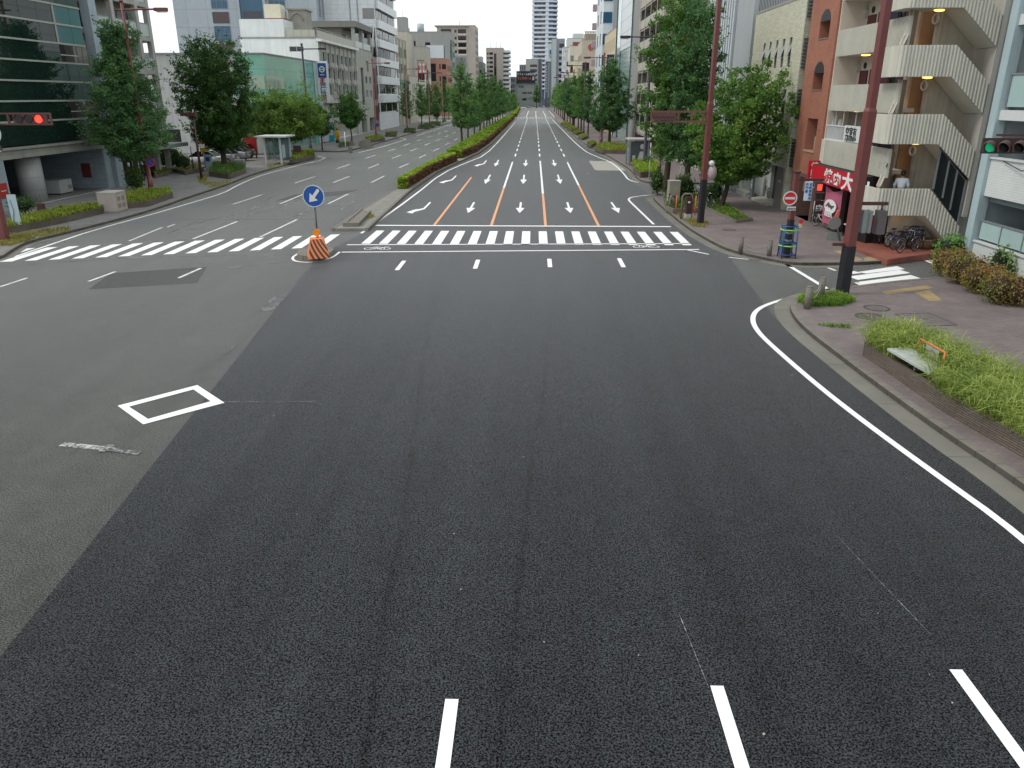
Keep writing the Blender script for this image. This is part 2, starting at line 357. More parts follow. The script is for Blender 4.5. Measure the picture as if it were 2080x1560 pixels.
for i in range(len(ys_) - 1):
    a, b = ys_[i], ys_[i + 1]; rd.quad((interp(lf_, a), a, .004), (interp(rt_, a), a, .004), (interp(rt_, b), b, .004), (interp(lf_, b), b, .004))
rd.build('new_road_surface', M_NEW, None, 'structure')
# old dark patch strips on the left carriageway
MB().sheet([G(225, 555)[:2], G(420, 542)[:2], G(400, 575)[:2], G(180, 588)[:2]], .003).sheet([G(600, 395)[:2], G(730, 385)[:2], G(690, 397)[:2], G(560, 408)[:2]], .003).build('road_patch', plain('patch_asphalt', '#474846', .6, .3, 3), None, 'structure')

def offs(pts, d):
    P = [Vector((p[0], p[1])) for p in pts]; o = []
    for i in range(len(P)):
        a = (P[i] - P[i - 1]).normalized() if i else None; b = (P[i + 1] - P[i]).normalized() if i < len(P) - 1 else None
        t = ((a or b) + (b or a)).normalized(); n = Vector((-t.y, t.x)); k = 1.0
        if a and b: k = 1 / max(.5, n.dot(Vector((-a.y, a.x))))
        o.append(P[i] + n * d * k)
    return o
def strip(mb, pts, wd, z=.010, close=False):
    if close: pts = list(pts) + [pts[0], pts[1]]
    A = offs(pts, wd / 2); B = offs(pts, -wd / 2)
    r = range(len(pts) - 1) if not close else range(0, len(pts) - 1)
    for i in r: mb.quad((B[i].x, B[i].y, z), (B[i + 1].x, B[i + 1].y, z), (A[i + 1].x, A[i + 1].y, z), (A[i].x, A[i].y, z))
    return mb
def ribbon(mb, pts, d0, d1, z0, z1):
    A = offs(pts, d0); B = offs(pts, d1); n = len(A)
    if d0 > d1: A, B = B, A                         # B lies to the left of A
    vs = []
    for i in range(n): vs += [(A[i].x, A[i].y, z0), (A[i].x, A[i].y, z1), (B[i].x, B[i].y, z1), (B[i].x, B[i].y, z0)]
    fs = []
    for i in range(n - 1):
        a, b = 4 * i, 4 * i + 4; fs += [(a, b, b + 1, a + 1), (a + 1, b + 1, b + 2, a + 2), (a + 2, b + 2, b + 3, a + 3)]
    fs += [(0, 1, 2, 3), (4 * n - 1, 4 * n - 2, 4 * n - 3, 4 * n - 4)]
    return mb.add(vs, fs)
def smooth(pts, it=2):
    P = [Vector((p[0], p[1])) for p in pts]
    for _ in range(it):
        Q = [P[0]]
        for i in range(len(P) - 1): Q += [P[i] * .75 + P[i + 1] * .25, P[i] * .25 + P[i + 1] * .75]
        P = Q + [P[-1]]
    return P
KH = .14
# right pavement, near side of the alley
kr = smooth([G(1907, 569), G(1797, 579), G(1700, 593), G(1640, 603), G(1605, 618), G(1604, 638), G(1630, 672), G(1719, 741), G(1768, 779), G(1913, 886), G(2080, 996), Vector((9.75, 8)), Vector((9.75, -40))], 2)
MB().prism([tuple(p) for p in kr] + [(60, -40), (60, 31.3)], 0, KH).build('pavement_south', M_PAVE, None, 'structure')
ribbon(MB(), kr, -.0, .2, 0, KH + .012).build('kerb_south', M_KERB, None, 'structure')
ribbon(MB(), kr[8:], -.55, -.0, -.01, .012).build('gutter_south', M_GUT, None, 'structure')
# right pavement, far side of the alley up the street
kn = smooth([(60, 36.2), G(1925, 517), G(1800, 537), G(1690, 540), G(1615, 540), G(1576, 534), G(1480, 513), G(1440, 492), G(1399, 468), G(1359, 436), G(1322, 403), G(1335, 397), G(1390, 396)], 2)
MB().prism([tuple(p) for p in kn] + [(60, 60.5)], 0, KH).build('pavement_corner', M_PAVE, None, 'structure')
ribbon(MB(), kn, .0, -.2, 0, KH + .012).build('kerb_corner', M_KERB, None, 'structure')
ribbon(MB(), kn[12:-8], .0, .5, -.01, .012).build('gutter_corner', M_GUT, None, 'structure')
kf = smooth([(60, 67), G(1390, 374), G(1322, 374), G(1296, 368), G(1284, 349), G(1262, 334), G(1226, 313), G(1203, 303), G(1170, 282), G(1140, 254), G(1128, 243), (8.6, 330), (8.6, 700)], 2)
MB().prism([tuple(p) for p in kf] + [(60, 700)], 0, KH).build('pavement_north', M_PAVE, None, 'structure')
ribbon(MB(), kf, .0, -.2, 0, KH + .012).build('kerb_north', M_KERB, None, 'structure')
ribbon(MB(), kf[10:], .0, .45, -.01, .012).build('gutter_north', M_GUT, None, 'structure')
# left pavement in two stretches with a side street between
kl = smooth([(-27.5, -40), (-26.5, 20), G(0, 530), G(33, 507), G(60, 494), G(140, 475), G(279, 439), G(340, 419), G(375, 406), G(430, 388), G(475, 372), G(505, 359), G(544, 347), G(590, 334), G(640, 320), G(628, 315), G(560, 318)], 1)
MB().prism([tuple(p) for p in kl] + [(-60, 107), (-75, 107), (-75, -40)], 0, KH).build('pavement_left', M_PAVL, None, 'structure')
ribbon(MB(), kl, .0, .2, 0, KH + .012).build('kerb_left', M_KERB, None, 'structure')
ribbon(MB(), kl[3:-6], -.4, .0, -.01, .012).build('gutter_left', M_GUT, None, 'structure')
kl2 = smooth([(-75, 119), G(640, 308), G(701, 310), G(740, 299), G(790, 286), G(822, 276), G(927, 246), (-23.5, 400), (-23.5, 700)], 1)
MB().prism([tuple(p) for p in kl2] + [(-75, 700)], 0, KH).build('pavement_left_far', M_PAVL, None, 'structure')
ribbon(MB(), kl2, .0, .2, 0, KH + .012).build('kerb_left_far', M_KERB, None, 'structure')
# median: kerbed island with its stepped nose
med = [(p.x, p.y) for p in MEDL] + [(p.x, p.y) for p in MEDR[::-1]]
MB().prism(med, 0, .17).build('median', M_CONC, None, 'structure')
mk = MB(); ribbon(mk, [(p.x, p.y) for p in MEDL], -.18, .003, 0, .185); ribbon(mk, [(p.x, p.y) for p in MEDR], .18, -.003, 0, .185); mk.build('median_kerb', M_KERB, None, 'structure')
mb = MB(); mb.prism([G(*p)[:2] for p in ((701, 466), (727, 466), (746, 440), (737, 436))], .17, .34); ribbon(mb, [G(*p)[:2] for p in ((735, 436), (701, 466), (727, 466), (752, 440))], -.09, .09, .17, .39); mb.build('median_planter_kerb', M_KERB, None, 'structure')
MB().prism([(MEDL[-1].x + .6, 292), (-6.4, 292), (-6.9, 520), (-8.5, 520)], 0, .17).build('median_far', M_CONC, None, 'structure')
# tactile and inspection covers
ty = MB()
for pts in (((1693, 510), (1708, 509), (1752, 527), (1742, 532)), ((1754, 524), (1780, 518), (1790, 526), (1757, 532)), ((1790, 592), (1880, 580), (1897, 585), (1800, 598)), ((1857, 594), (1888, 589), (1914, 611), (1888, 612))):
    q = [G(*p, KH) for p in pts]; ty.sheet([(p.x, p.y) for p in q], KH + .004)
ty.build('tactile_paving', M_YEL, None, 'structure')
def cover(px, py, r, col, lab, sq=0, z=KH, rz=0):
    c = G(px, py, z); t = thing('manhole_cover', lab, 'manhole cover', c)
    mb = MB()
    if sq: mb.obox((c.x, c.y, z), sq, sq * 1.2, .008, rz)
    else: mb.cyl(c.x, c.y, z, z + .008, r, 24)
    mb.build('lid', plain(col, col, .7, .3, 6), t)
    mb = MB()
    if sq:
        for s in (-1, 1): mb.obox((c.x + s * sq / 2 * math.cos(rz), c.y + s * sq / 2 * math.sin(rz), z), .04, sq * 1.2 + .04, .012, rz); mb.obox((c.x - s * sq * .6 * math.sin(rz), c.y + s * sq * .6 * math.cos(rz), z), sq - .041, .04, .012, rz)
        mb.obox((c.x, c.y, z), .18, .12, .012, rz)
    else: mb.ring((c.x, c.y, z + .006), (0, 0, 1), r - .05, r + .02, .016)
    mb.build('rim', plain('iron', '#4a4746', .6, .3, 8), t); return t
cover(1781, 626, .42, '#6e6562', 'round manhole cover on the pavement, thin ring, nearest the grass round the big brown pole')
cover(1766, 643, .45, '#5c5452', 'darker round manhole cover in front of the thin ring cover')
cover(1879, 649, 0, '#6f6666', 'square inspection hatch with a thin dark outline in the pavement', sq=1.25, rz=R(8))
cover(1481, 467, .35, '#66605c', 'small manhole cover on the pavement by the signal pole', z=KH)
# ---- painted lines
E_ = MB(); strip(E_, smooth([G(*p) for p in ((1690, 590), (1624, 600), (1567, 615), (1535, 630), (1527, 650), (1538, 673), (1567, 702), (1653, 777), (1740, 846), (1884, 952), (2080, 1092))] + [(8.5, 9), (8.5, -5)], 2), .17)
strip(E_, [G(*p) for p in ((1328, 456), (1279, 409))] + smooth([G(*p) for p in ((1279, 409), (1276, 404), (1285, 400), (1322, 396))], 2), .16)
strip(E_, smooth([G(*p) for p in ((1322, 373), (1278, 369), (1267, 352), (1243, 330), (1211, 318), (1185, 306), (1150, 272), (1122, 243))], 2), .16)
strip(E_, smooth([G(*p) for p in ((734, 474), (838, 400), (896, 353), (946, 331), (985, 316), (1015, 285), (1046, 249))], 1), .16)
strip(E_, smooth([G(*p) for p in ((690, 512), (675, 524), (640, 534), (600, 532), (592, 524), (606, 515))], 2), .12)
for a, b in (((705, 497.5), (1402, 495)), ((694, 512.5), (1420, 507))): strip(E_, [G(*a), G(*b)], .17)
strip(E_, [G(1394, 507.5), G(1440, 517)], .12)
E_.build('edge_line', M_WHITE, None, 'structure')
strip(MB(), [(G(762, 459).x, 45.75), (G(1360, 458).x, 45.75)], .32, .014).build('stop_line', M_WHITE, None, 'structure')
C_ = MB()
for i in range(19):
    x = -8.95 + i * .925
    if x < 8.2: C_.quad((x, 39.75, .010), (x + .46, 39.75, .010), (x + .46, 43.9, .010), (x, 43.9, .010))
C_.build('crosswalk', M_WHITE, None, 'structure')
b0, b1, t0, t1 = G(33, 531), G(640, 503), G(95, 503), G(650, 478); C_ = MB()
f = lambda a, b, x: a.y + (b.y - a.y) * (x - a.x) / (b.x - a.x)
for i in range(18):
    x = b0.x - 1.6 + i * .96
    if x < -10.3: C_.quad((x, f(b0, b1, x), .010), (x + .48, f(b0, b1, x + .48), .010), (x + .48, f(t0, t1, x + .48), .010), (x, f(t0, t1, x), .010))
C_.build('crosswalk_left', M_WHITE, None, 'structure')
C_ = MB()
for q in (((1742, 553), (1800, 544), (1822, 541), (1838, 547), (1760, 556)), ((1723, 562), (1828, 548.5), (1849, 555), (1742, 569)), ((1743, 573), (1850, 559), (1871, 566), (1752, 581)), ((1876, 529), (1898, 529), (1928, 540), (1912, 545)), ((1713, 553), (1735, 551), (1750, 555), (1722, 558))):
    C_.sheet([G(*p)[:2] for p in q], .010)
strip(C_, [G(1676, 542), G(1697, 550)], .14); strip(C_, [G(1738, 574), G(1755, 583)], .14); strip(C_, [G(1480, 523), G(1545, 530)], .10, .012); strip(C_, [G(1597, 537), G(1688, 592)], .20, .012)
C_.build('alley_markings', M_WHITE, None, 'structure')
D_ = MB()
for x, y1 in ((G(918, 1421).x, G(918, 1421).y), (G(1456, 1394).x, G(1456, 1394).y), (G(1941, 1361).x, G(1941, 1361).y)):
    D_.quad((x - .085, 1, .010), (x + .085, 1, .010), (x + .085, y1, .010), (x - .085, y1, .010))
for a, b in (((823, 530), (804, 549)), ((972, 528), (964, 546)), ((1116, 526), (1117, 543)), ((1258, 525), (1266, 543))):
    p, q = G(*a), G(*b); x = (p.x + q.x) / 2; D_.quad((x - .1, q.y, .010), (x + .1, q.y, .010), (x + .1, p.y, .010), (x - .1, p.y, .010))
y0 = G(1094, 318).y
for x in (-2.42, .72, 3.86):
    for k in range(19):
        y = y0 + k * 10.2
        if y < 276: D_.quad((x - .09, y, .010), (x + .09, y, .010), (x + .09, y + 5.0, .010), (x - .09, y + 5.0, .010))
for k in range(14):
    D_.quad((-6 + k * 1.05, 283, .010), (-5.45 + k * 1.05, 283, .010), (-5.45 + k * 1.05, 287, .010), (-6 + k * 1.05, 287, .010))
for x in (-3, .6, 4.2, 7.4): D_.quad((x - .12, 292, .010), (x + .12, 292, .010), (x + .12, 420, .010), (x - .12, 420, .010))
D_.quad((-6, 277, .011), (8, 277, .011), (8, 277.6, .011), (-6, 277.6, .011))
D_.build('lane_line', M_WHITE, None, 'structure')
O_ = MB()
for x, y in ((-5.9, 74.8), (-2.5, 66), (.72, 62), (3.86, 68)): O_.quad((x - .085, 45.95, .010), (x + .085, 45.95, .010), (x + .085, y, .010), (x - .085, y, .010))
O2_ = MB()
for x, y, y1 in ((-2.5, 66.01, 93), (.72, 62.01, 94.5), (3.86, 68.01, 92.5)): O2_.quad((x - .085, y, .010), (x + .085, y, .010), (x + .085, y1, .010), (x - .085, y1, .010))
O2_.build('solid_lane_line', M_WHITE, None, 'structure')
O_.build('orange_lane_line', M_ORANGE, None, 'structure')
Z6 = lambda x, y: (600 + x / 5.2, 170 + y / 5.2)
Z4 = lambda x, y: (340 + x / 5.2, 200 + y / 5.2)
L_ = MB()
for a in ((435, 900, 580, 850), (770, 895, 885, 848), (1095, 890, 1195, 845), (740, 790, 845, 755), (1020, 790, 1115, 755), (1305, 785, 1380, 750), (400, 1045, 570, 980), (800, 1045, 940, 975), (345, 1270, 560, 1165), (975, 715, 1055, 688), (1215, 712, 1285, 685), (1460, 710, 1520, 683), (1145, 655, 1210, 632), (1360, 652, 1420, 630), (1580, 648, 1625, 628), (1285, 607, 1340, 588), (1480, 605, 1530, 585), (1675, 598, 1715, 580), (1400, 565, 1445, 552), (1580, 560, 1615, 548), (1500, 535, 1535, 520), (1655, 528, 1695, 515), (1580, 508, 1605, 493)):
    strip(L_, [G(*Z6(a[0], a[1])), G(*Z6(a[2], a[3]))], .16)
for a in ((0, 1360, 80, 1330), (690, 1120, 1000, 1018), (1190, 1115, 1430, 1015), (270, 1485, 740, 1300), (980, 1465, 1370, 1280), (1345, 895, 1560, 825)):
    strip(L_, [G(*Z4(a[0], a[1])), G(*Z4(a[2], a[3]))], .16)
for a in ((0, 583, 55, 565), (180, 572, 235, 552), (363, 565, 408, 545), (262, 490, 330, 462)): strip(L_, [G(a[0], a[1]), G(a[2], a[3])], .15)
for x in (-21.6, -18.2, -14.8):
    for k in range(6): L_.quad((x - .08, 205 + k * 12, .010), (x + .08, 205 + k * 12, .010), (x + .08, 211 + k * 12, .010), (x - .08, 211 + k * 12, .010))
L_.build('left_lane_line', M_WORN, None, 'structure')
W_ = MB(); strip(W_, smooth([G(*p) for p in ((0, 532), (85, 503), (192, 467), (300, 438), (400, 409), (455, 392), (478, 379), (503, 367), (532, 356), (590, 340), (667, 322), (644, 317))], 1), .16)
strip(W_, [G(*p) for p in ((729, 310), (781, 297), (825, 283), (812, 279))], .16); strip(W_, [G(846, 276), G(927, 249)], .16)
W_.build('left_edge_line', M_WHITE, None, 'structure')
F_ = MB()
for a in ((0, 542, 250, 524), (250, 524, 610, 517), (370, 446, 700, 446), (340, 466, 440, 465), (340, 475, 400, 450), (400, 455, 450, 440), (505, 430, 560, 395), (560, 425, 620, 400), (600, 440, 680, 405), (480, 447, 640, 390), (680, 400, 730, 400), (645, 420, 740, 418), (690, 428, 730, 402), (520, 424, 545, 412), (460, 442, 475, 437), (505, 432, 520, 424), (455, 545, 590, 532), (350, 500, 420, 486), (250, 495, 380, 487)):
    strip(F_, [G(a[0], a[1]), G(a[2], a[3])], .13, .008)
strip(F_, [G(540, 632), G(570, 602)], .5, .012); strip(F_, [G(125, 903), G(240, 914)], .2, .012); strip(F_, [G(200, 911), G(285, 922)], .16, .0155); strip(F_, [G(228, 905), G(205, 919)], .16, .019); strip(F_, [G(440, 817), G(640, 816)], .025, .012)
strip(F_, [G(1380, 1250), G(1440, 1400)], .010, .012); strip(F_, [G(1700, 1090), G(1890, 1290)], .010, .012); strip(F_, [G(460, 720), G(480, 700)], .05, .012)
F_.build('worn_marking', M_FADED, None, 'structure')
do_ = [G(*p) for p in ((239, 825), (401, 783), (456, 819), (291, 863))]; di = [G(*p) for p in ((262, 827), (393, 792), (428, 816), (301, 852))]; dm = MB()
for i in range(4): dm.quad(*[(p.x, p.y, .014) for p in (do_[i], di[i], di[(i + 1) % 4], do_[(i + 1) % 4])])
dm.build('diamond_marking', M_WHITE, None, 'structure')
MB().sheet([G(*p)[:2] for p in ((1196, 327), (1250, 328), (1276, 347), (1209, 346))], .009).build('pale_road_patch', plain('pale_patch', '#a9a69c', .85, .2, 2), None, 'structure')
def arrow(mb, cx, yt, L, left=False):
    z = .010; w_ = .15
    if not left:
        mb.sheet([(cx - w_ / 2, yt), (cx + w_ / 2, yt), (cx + w_ / 2, yt - L * .55), (cx - w_ / 2, yt - L * .55)], z)
        mb.add([(cx - .31, yt - L * .55, z), (cx, yt - L, z), (cx + .31, yt - L * .55, z)], [(0, 1, 2)])
    else:
        mb.sheet([(cx, yt), (cx + w_, yt), (cx + w_, yt - L * .58), (cx, yt - L * .50)], z)
        mb.sheet([(cx, yt - L * .50), (cx + w_, yt - L * .58), (cx - .36, yt - L * .80), (cx - .36, yt - L * .63)], z)
        mb.add([(cx - .36, yt - L * .55, z), (cx - .85, yt - L * .83, z), (cx - .36, yt - L * .92, z)], [(0, 1, 2)])
A_ = MB()
for px in (958, 1057, 1155, 1248): arrow(A_, G(px, 420).x, G(px, 411).y, G(px, 411).y - G(px, 433).y)
arrow(A_, G(868, 415).x, G(868, 411).y, 6.2, True)
for px in (992, 1064, 1135): arrow(A_, G(px, 362).x, G(px, 355).y, 8.5)
arrow(A_, G(922, 360).x, G(922, 357).y, 7.5, True)
for px in (1010, 1068, 1125): arrow(A_, G(px, 330).x, G(px, 325).y, 9)
arrow(A_, G(985, 328).x, G(985, 326).y, 9, True)
A_.build('lane_arrow', M_WHITE, None, 'structure')
B_ = MB()
for px, py, s in ((768, 505.3, 1), (1311, 501.5, -1)):
    c = G(px, py)
    for dx in (-.42 * s, .34 * s): B_.ring((c.x + dx, c.y, .012), (0, 0, 1), .25, .30, .004, 18)
    for a, b in (((-.42, 0), (-.1, .38)), ((-.1, .38), (.25, .38)), ((.25, .38), (.34, 0)), ((-.1, .38), (.0, -.05)), ((.0, -.05), (.25, .38)), ((.25, .38), (.3, .6)), ((.3, .6), (.5, .6)), ((-.1, .38), (-.14, .55)), ((-.3, .55), (0, .55))):
        strip(B_, [(c.x + a[0] * s, c.y + a[1] - .1), (c.x + b[0] * s, c.y + b[1] - .1)], .05, .0145)
B_.build('bicycle_symbol', M_WHITE, None, 'structure')
# specks of grit and litter on the fresh surface
rg = random.Random(3); mb = MB()
for _ in range(36):
    y = 6 + 26 * rg.random() ** 1.6; x = rg.uniform(-6.5, 8.2); r_ = rg.uniform(.008, .028); mb.obox((x, y, .006), r_, r_ * rg.uniform(.6, 1.8), .008, rg.uniform(0, 3))
tag(mb.build('road_grit', plain('pale_grit', '#a9a294', .8, .2, 9), None, 'stuff'), 'tiny pale bits of grit and leaf scattered over the fresh asphalt', 'grit')
# island for the keep-left sign
isl = smooth([G(*p)[:2] for p in ((618, 512), (603, 520), (606, 528), (640, 531), (668, 525), (681, 514), (676, 511), (650, 509))] , 2)
MB().prism([tuple(p) for p in isl], 0, .22).build('traffic_island', M_KERB, None, 'structure')
# grass, weeds: nobody could count the blades
def blades(mb, pts_fn, n, L, wd, rng, droop=.6, z=KH, ups=.75):
    for _ in range(n):
        x, y = pts_fn(); a = rng.uniform(0, 6.283); l = L * rng.uniform(.6, 1.25); dx, dy = math.cos(a), math.sin(a); w_ = wd * rng.uniform(.7, 1.3)
        px, py = -dy * w_ / 2, dx * w_ / 2; h = l * ups; r = l * droop
        p0 = (x, y, z); p1 = (x + dx * r * .4, y + dy * r * .4, z + h * .8); p2 = (x + dx * r, y + dy * r, z + h * rng.uniform(.5, 1.0))
        mb.add([(p0[0] - px, p0[1] - py, p0[2]), (p0[0] + px, p0[1] + py, p0[2]), (p1[0] + px, p1[1] + py, p1[2]), (p1[0] - px, p1[1] - py, p1[2]), p2], [(0, 1, 2, 3), (3, 2, 4)])
    return mb
def inpoly(poly, rng):
    xs = [p[0] for p in poly]; ys = [p[1] for p in poly]
    while True:
        x, y = rng.uniform(min(xs), max(xs)), rng.uniform(min(ys), max(ys)); c = False; j = len(poly) - 1
        for i in range(len(poly)):
            if (poly[i][1] > y) != (poly[j][1] > y) and x < (poly[j][0] - poly[i][0]) * (y - poly[i][1]) / (poly[j][1] - poly[i][1]) + poly[i][0]: c = not c
            j = i
        if c: return x, y
RG = random.Random(5)
M_GRASS = leafmat('grass_blade', '#4a6a22', '#86a83e', .3, .9)
M_DRYGR = leafmat('dry_grass_blade', '#6d6a30', '#a8a050', .3, .9)
def weeds(name, polys, n, L, mat, lab, cat='grass'):
    mb = MB()
    for q, z in polys:
        pl = [G(p[0], p[1], z)[:2] for p in q]; blades(mb, lambda: inpoly(pl, RG), n, L, .02, RG, z=z)
    return tag(mb.build(name, mat, None, 'stuff'), lab, cat)
weeds('grass', [(((1618, 612), (1640, 600), (1700, 600), (1738, 612), (1710, 622), (1640, 624)), KH)], 2600, .30, M_GRASS, 'bright green grass tuft round the foot of the big brown pole')
weeds('grass', [(((1660, 660), (1725, 660), (1728, 668), (1690, 666)), KH)], 160, .14, M_GRASS, 'thin weeds along a crack at the pavement corner')
weeds('grass', [(((1395, 448), (1440, 452), (1430, 462), (1405, 460)), KH), (((1365, 430), (1395, 432), (1412, 452), (1400, 455)), KH)], 500, .22, M_DRYGR, 'dry grass strip at the foot of the brown signal pole')
weeds('grass', [(((2, 485), (60, 478), (60, 490), (20, 500), (0, 500)), KH), (((20, 478), (140, 462), (145, 470), (50, 490)), KH)], 900, .25, M_DRYGR, 'dry grass at the foot of the left signal pole')
weeds('grass', [(((405, 372), (470, 368), (470, 374), (430, 382)), KH), (((400, 360), (420, 355), (420, 370), (405, 372)), KH)], 500, .3, M_DRYGR, 'grass fringe round the lamp pole by the planted tree bed')
weeds('grass', [(((733, 437), (748, 434), (762, 440), (750, 444)), .18), (((716, 440), (735, 436), (733, 441), (716, 446)), .18)], 260, .22, M_DRYGR, 'weeds in the joints of the median nose')
weeds('grass', [(((540, 335), (588, 332), (575, 340), (545, 345)), KH)], 300, .3, M_DRYGR, 'weeds beside the bus shelter kerb')

# ================================================================ PLANTS
def leaf_arrays(C, s, rng, upbias=.45, aspect=.62):
    """one small folded leaf-shaped face per centre"""
    n = len(C); d = rng.normal(size=(n, 3)); d[:, 2] += upbias * 1.2; d /= np.linalg.norm(d, axis=1)[:, None]
    a = np.cross(d, rng.normal(size=(n, 3))); a /= np.linalg.norm(a, axis=1)[:, None] + 1e-9; b = np.cross(d, a)
    sz = (s * rng.uniform(.6, 1.35, n))[:, None]
    V = np.stack([C - a * sz * .5, C + b * sz * .5 * aspect + d * sz * .06, C + a * sz * .5, C - b * sz * .5 * aspect + d * sz * .06], 1).reshape(-1, 3)
    return V
def quadmesh(name, V, mats):
    n = len(V) // 4; me = bpy.data.meshes.new(name); me.vertices.add(len(V)); me.vertices.foreach_set('co', V.astype(np.float32).ravel())
    me.loops.add(4 * n); me.loops.foreach_set('vertex_index', np.arange(4 * n, dtype=np.int32)); me.polygons.add(n)
    me.polygons.foreach_set('loop_start', np.arange(0, 4 * n, 4, dtype=np.int32)); me.polygons.foreach_set('loop_total', np.full(n, 4, dtype=np.int32))
    me.materials.append(mats); me.update(calc_edges=True); return me
def crown(name, seed, z0, z1, prof, nlimb, npc, cr, ls, rise, mat, lean=(0, 0), squash=1.0, inner=.3, upbias=.4, twigs=.35):
    """limbs leave the stem in a spiral; leaf clumps ride along each limb, so gaps and an uneven outline come by themselves"""
    rng = np.random.default_rng(seed); H = z1 - z0; Cs = []; limbs = []
    for i in range(nlimb):
        t = ((i + rng.uniform(.1, .9)) / nlimb); az = i * 2.39996 + rng.uniform(-.5, .5); r = prof(t) * rng.uniform(.72, 1.14)
        zt = z0 + H * t; zs = max(z0 * .82, zt - r * rise); bx = (zs / z1) * lean[0]; by = (zs / z1) * lean[1]
        tx, ty_ = zt / z1 * lean[0] + r * math.cos(az), zt / z1 * lean[1] + r * math.sin(az) * squash
        limbs.append(((bx, by, zs), ((bx + tx) / 2, (by + ty_) / 2, zs + (zt - zs) * .42), (tx, ty_, zt)))
        k = max(3, int(r / (cr * .75)) + 2)
        for s in np.linspace(inner, 1.0, k):
            p = np.array([bx + (tx - bx) * s, by + (ty_ - by) * s, zs + (zt - zs) * s ** 1.25]); p += rng.normal(size=3) * cr * np.array([.75, .75, .45]) * (0.4 + s)
            m = int(npc * rng.uniform(.5, 1.4)); q = rng.normal(size=(m, 3)); q /= np.linalg.norm(q, axis=1)[:, None]; q *= (rng.uniform(0, 1, m) ** .45)[:, None] * cr * rng.uniform(.7, 1.25)
            q[:, 2] *= .72; Cs.append(p + q)
            if s > .7 and rng.uniform() < twigs:          # a shoot that pokes out of the outline
                d = np.array([math.cos(az) * .6, math.sin(az) * .6, .75]) + rng.normal(size=3) * .35; d /= np.linalg.norm(d)
                Cs.append(p + d * np.linspace(.2, cr * 2.4, 14)[:, None] + rng.normal(size=(14, 3)) * .07)
    for s in np.linspace(.35, 1.0, 9):                     # leader
        p = np.array([lean[0] * (z0 + H * s) / z1, lean[1] * (z0 + H * s) / z1, z0 + H * s]); m = int(npc * .5)
        Cs.append(p + rng.normal(size=(m, 3)) * np.array([.30, .30, .42]) * min(1, prof(min(s, .98)) + .22))
    C = np.concatenate(Cs); return quadmesh(name, leaf_arrays(C, ls, rng, upbias), mat), limbs
BARK = plain('bark', '#5b4c40', .9, .35, 5); BARKD = plain('dark_bark', '#43392f', .9, .35, 5)
def stem(limbs, h, r0, bark, lean=(0, 0), every=1):
    mb = MB(); n = 7; mb.tube([(0, 0, -.05), (0, 0, .25)] + [(lean[0] * (h * i / n) / h + .04 * math.sin(i * 2.1), lean[1] * i / n + .04 * math.cos(i * 1.7), h * i / n) for i in range(1, n + 1)],
                              [r0 * 1.35, r0 * 1.05] + [r0 * (1 - .86 * i / n) for i in range(1, n + 1)], 9)
    for l in limbs[::every]: mb.tube(l, [r0 * .30, r0 * .17, .012], 5, False)
    return mb
TREES = {}
def species(key, **k):
    me, limbs = crown(key + '_crown', k['seed'], k['z0'], k['z1'], k['prof'], k['nlimb'], k['npc'], k['cr'], k['ls'], k['rise'], k['mat'], k.get('lean', (0, 0)), k.get('squash', 1), k.get('inner', .3), k.get('up', .4), k.get('twigs', .35))
    st = stem(limbs, k['z1'] * .97, k['r0'], k.get('bark', BARK), k.get('lean', (0, 0)), k.get('every', 1)).mesh(key + '_trunk', k.get('bark', BARK)); TREES[key] = (me, st)
def tree(name, key, loc, label, rz=0.0, s=1.0, group=None, sz=None):
    t = thing(name, label, 'tree', loc, rz, group); t.scale = (s, s, sz or s)
    for nm, me in (('crown', TREES[key][0]), ('trunk', TREES[key][1])):
        o = bpy.data.objects.new(nm, me); COL.objects.link(o); o.parent = t
    return t
GK = leafmat('ginkgo_leaf', '#345830', '#80a85c', .42, .5, '#a6c670'); GK2 = leafmat('ginkgo_leaf_dark', '#2d4d30', '#6a9458', .4, .5, '#8cb064')
ZK = leafmat('zelkova_leaf', '#273f20', '#5c883c', .34, .5, '#7aa24a'); BR = leafmat('maple_leaf', '#435f2a', '#7f9e46', .4, .45, '#a8b45c'); CM = leafmat('camphor_leaf', '#34542a', '#6a9040', .38, .5, '#a0b45a')
cone = lambda R0, a=.12: (lambda t: R0 * ((t / a) ** .6 if t < a else max(0.0, (1 - (t - a) / (1 - a))) ** .72) + .12)
oval = lambda R0, p=.42: (lambda t: R0 * math.sqrt(max(.02, 1 - ((t - p) / (p + .02 if t < p else 1.02 - p)) ** 2)))
species('ginkgo_a', seed=1, z0=2.9, z1=10.5, prof=cone(1.95), nlimb=42, npc=42, cr=.40, ls=.20, rise=.75, mat=GK, r0=.17, every=2)
species('ginkgo_b', seed=2, z0=2.8, z1=10.0, prof=cone(2.1, .2), nlimb=42, npc=42, cr=.42, ls=.20, rise=.7, mat=GK, r0=.18, every=2)
species('ginkgo_c', seed=3, z0=3.0, z1=10.8, prof=cone(1.6, .15), nlimb=38, npc=40, cr=.38, ls=.20, rise=.9, mat=GK2, r0=.16, every=2)
species('ginkgo_big', seed=4, z0=2.7, z1=11.8, prof=cone(3.3, .2), nlimb=86, npc=54, cr=.46, ls=.20, rise=.7, mat=GK2, r0=.24, every=2)
species('ginkgo_left', seed=5, z0=2.9, z1=12.0, prof=cone(2.9, .17), nlimb=115, npc=64, cr=.46, ls=.17, rise=.7, mat=GK2, r0=.2, every=2)
species('zelkova', seed=6, z0=2.6, z1=12.2, prof=oval(3.7, .47), nlimb=105, npc=62, cr=.46, ls=.19, rise=1.1, mat=ZK, r0=.3, every=2, twigs=.75, bark=BARKD)
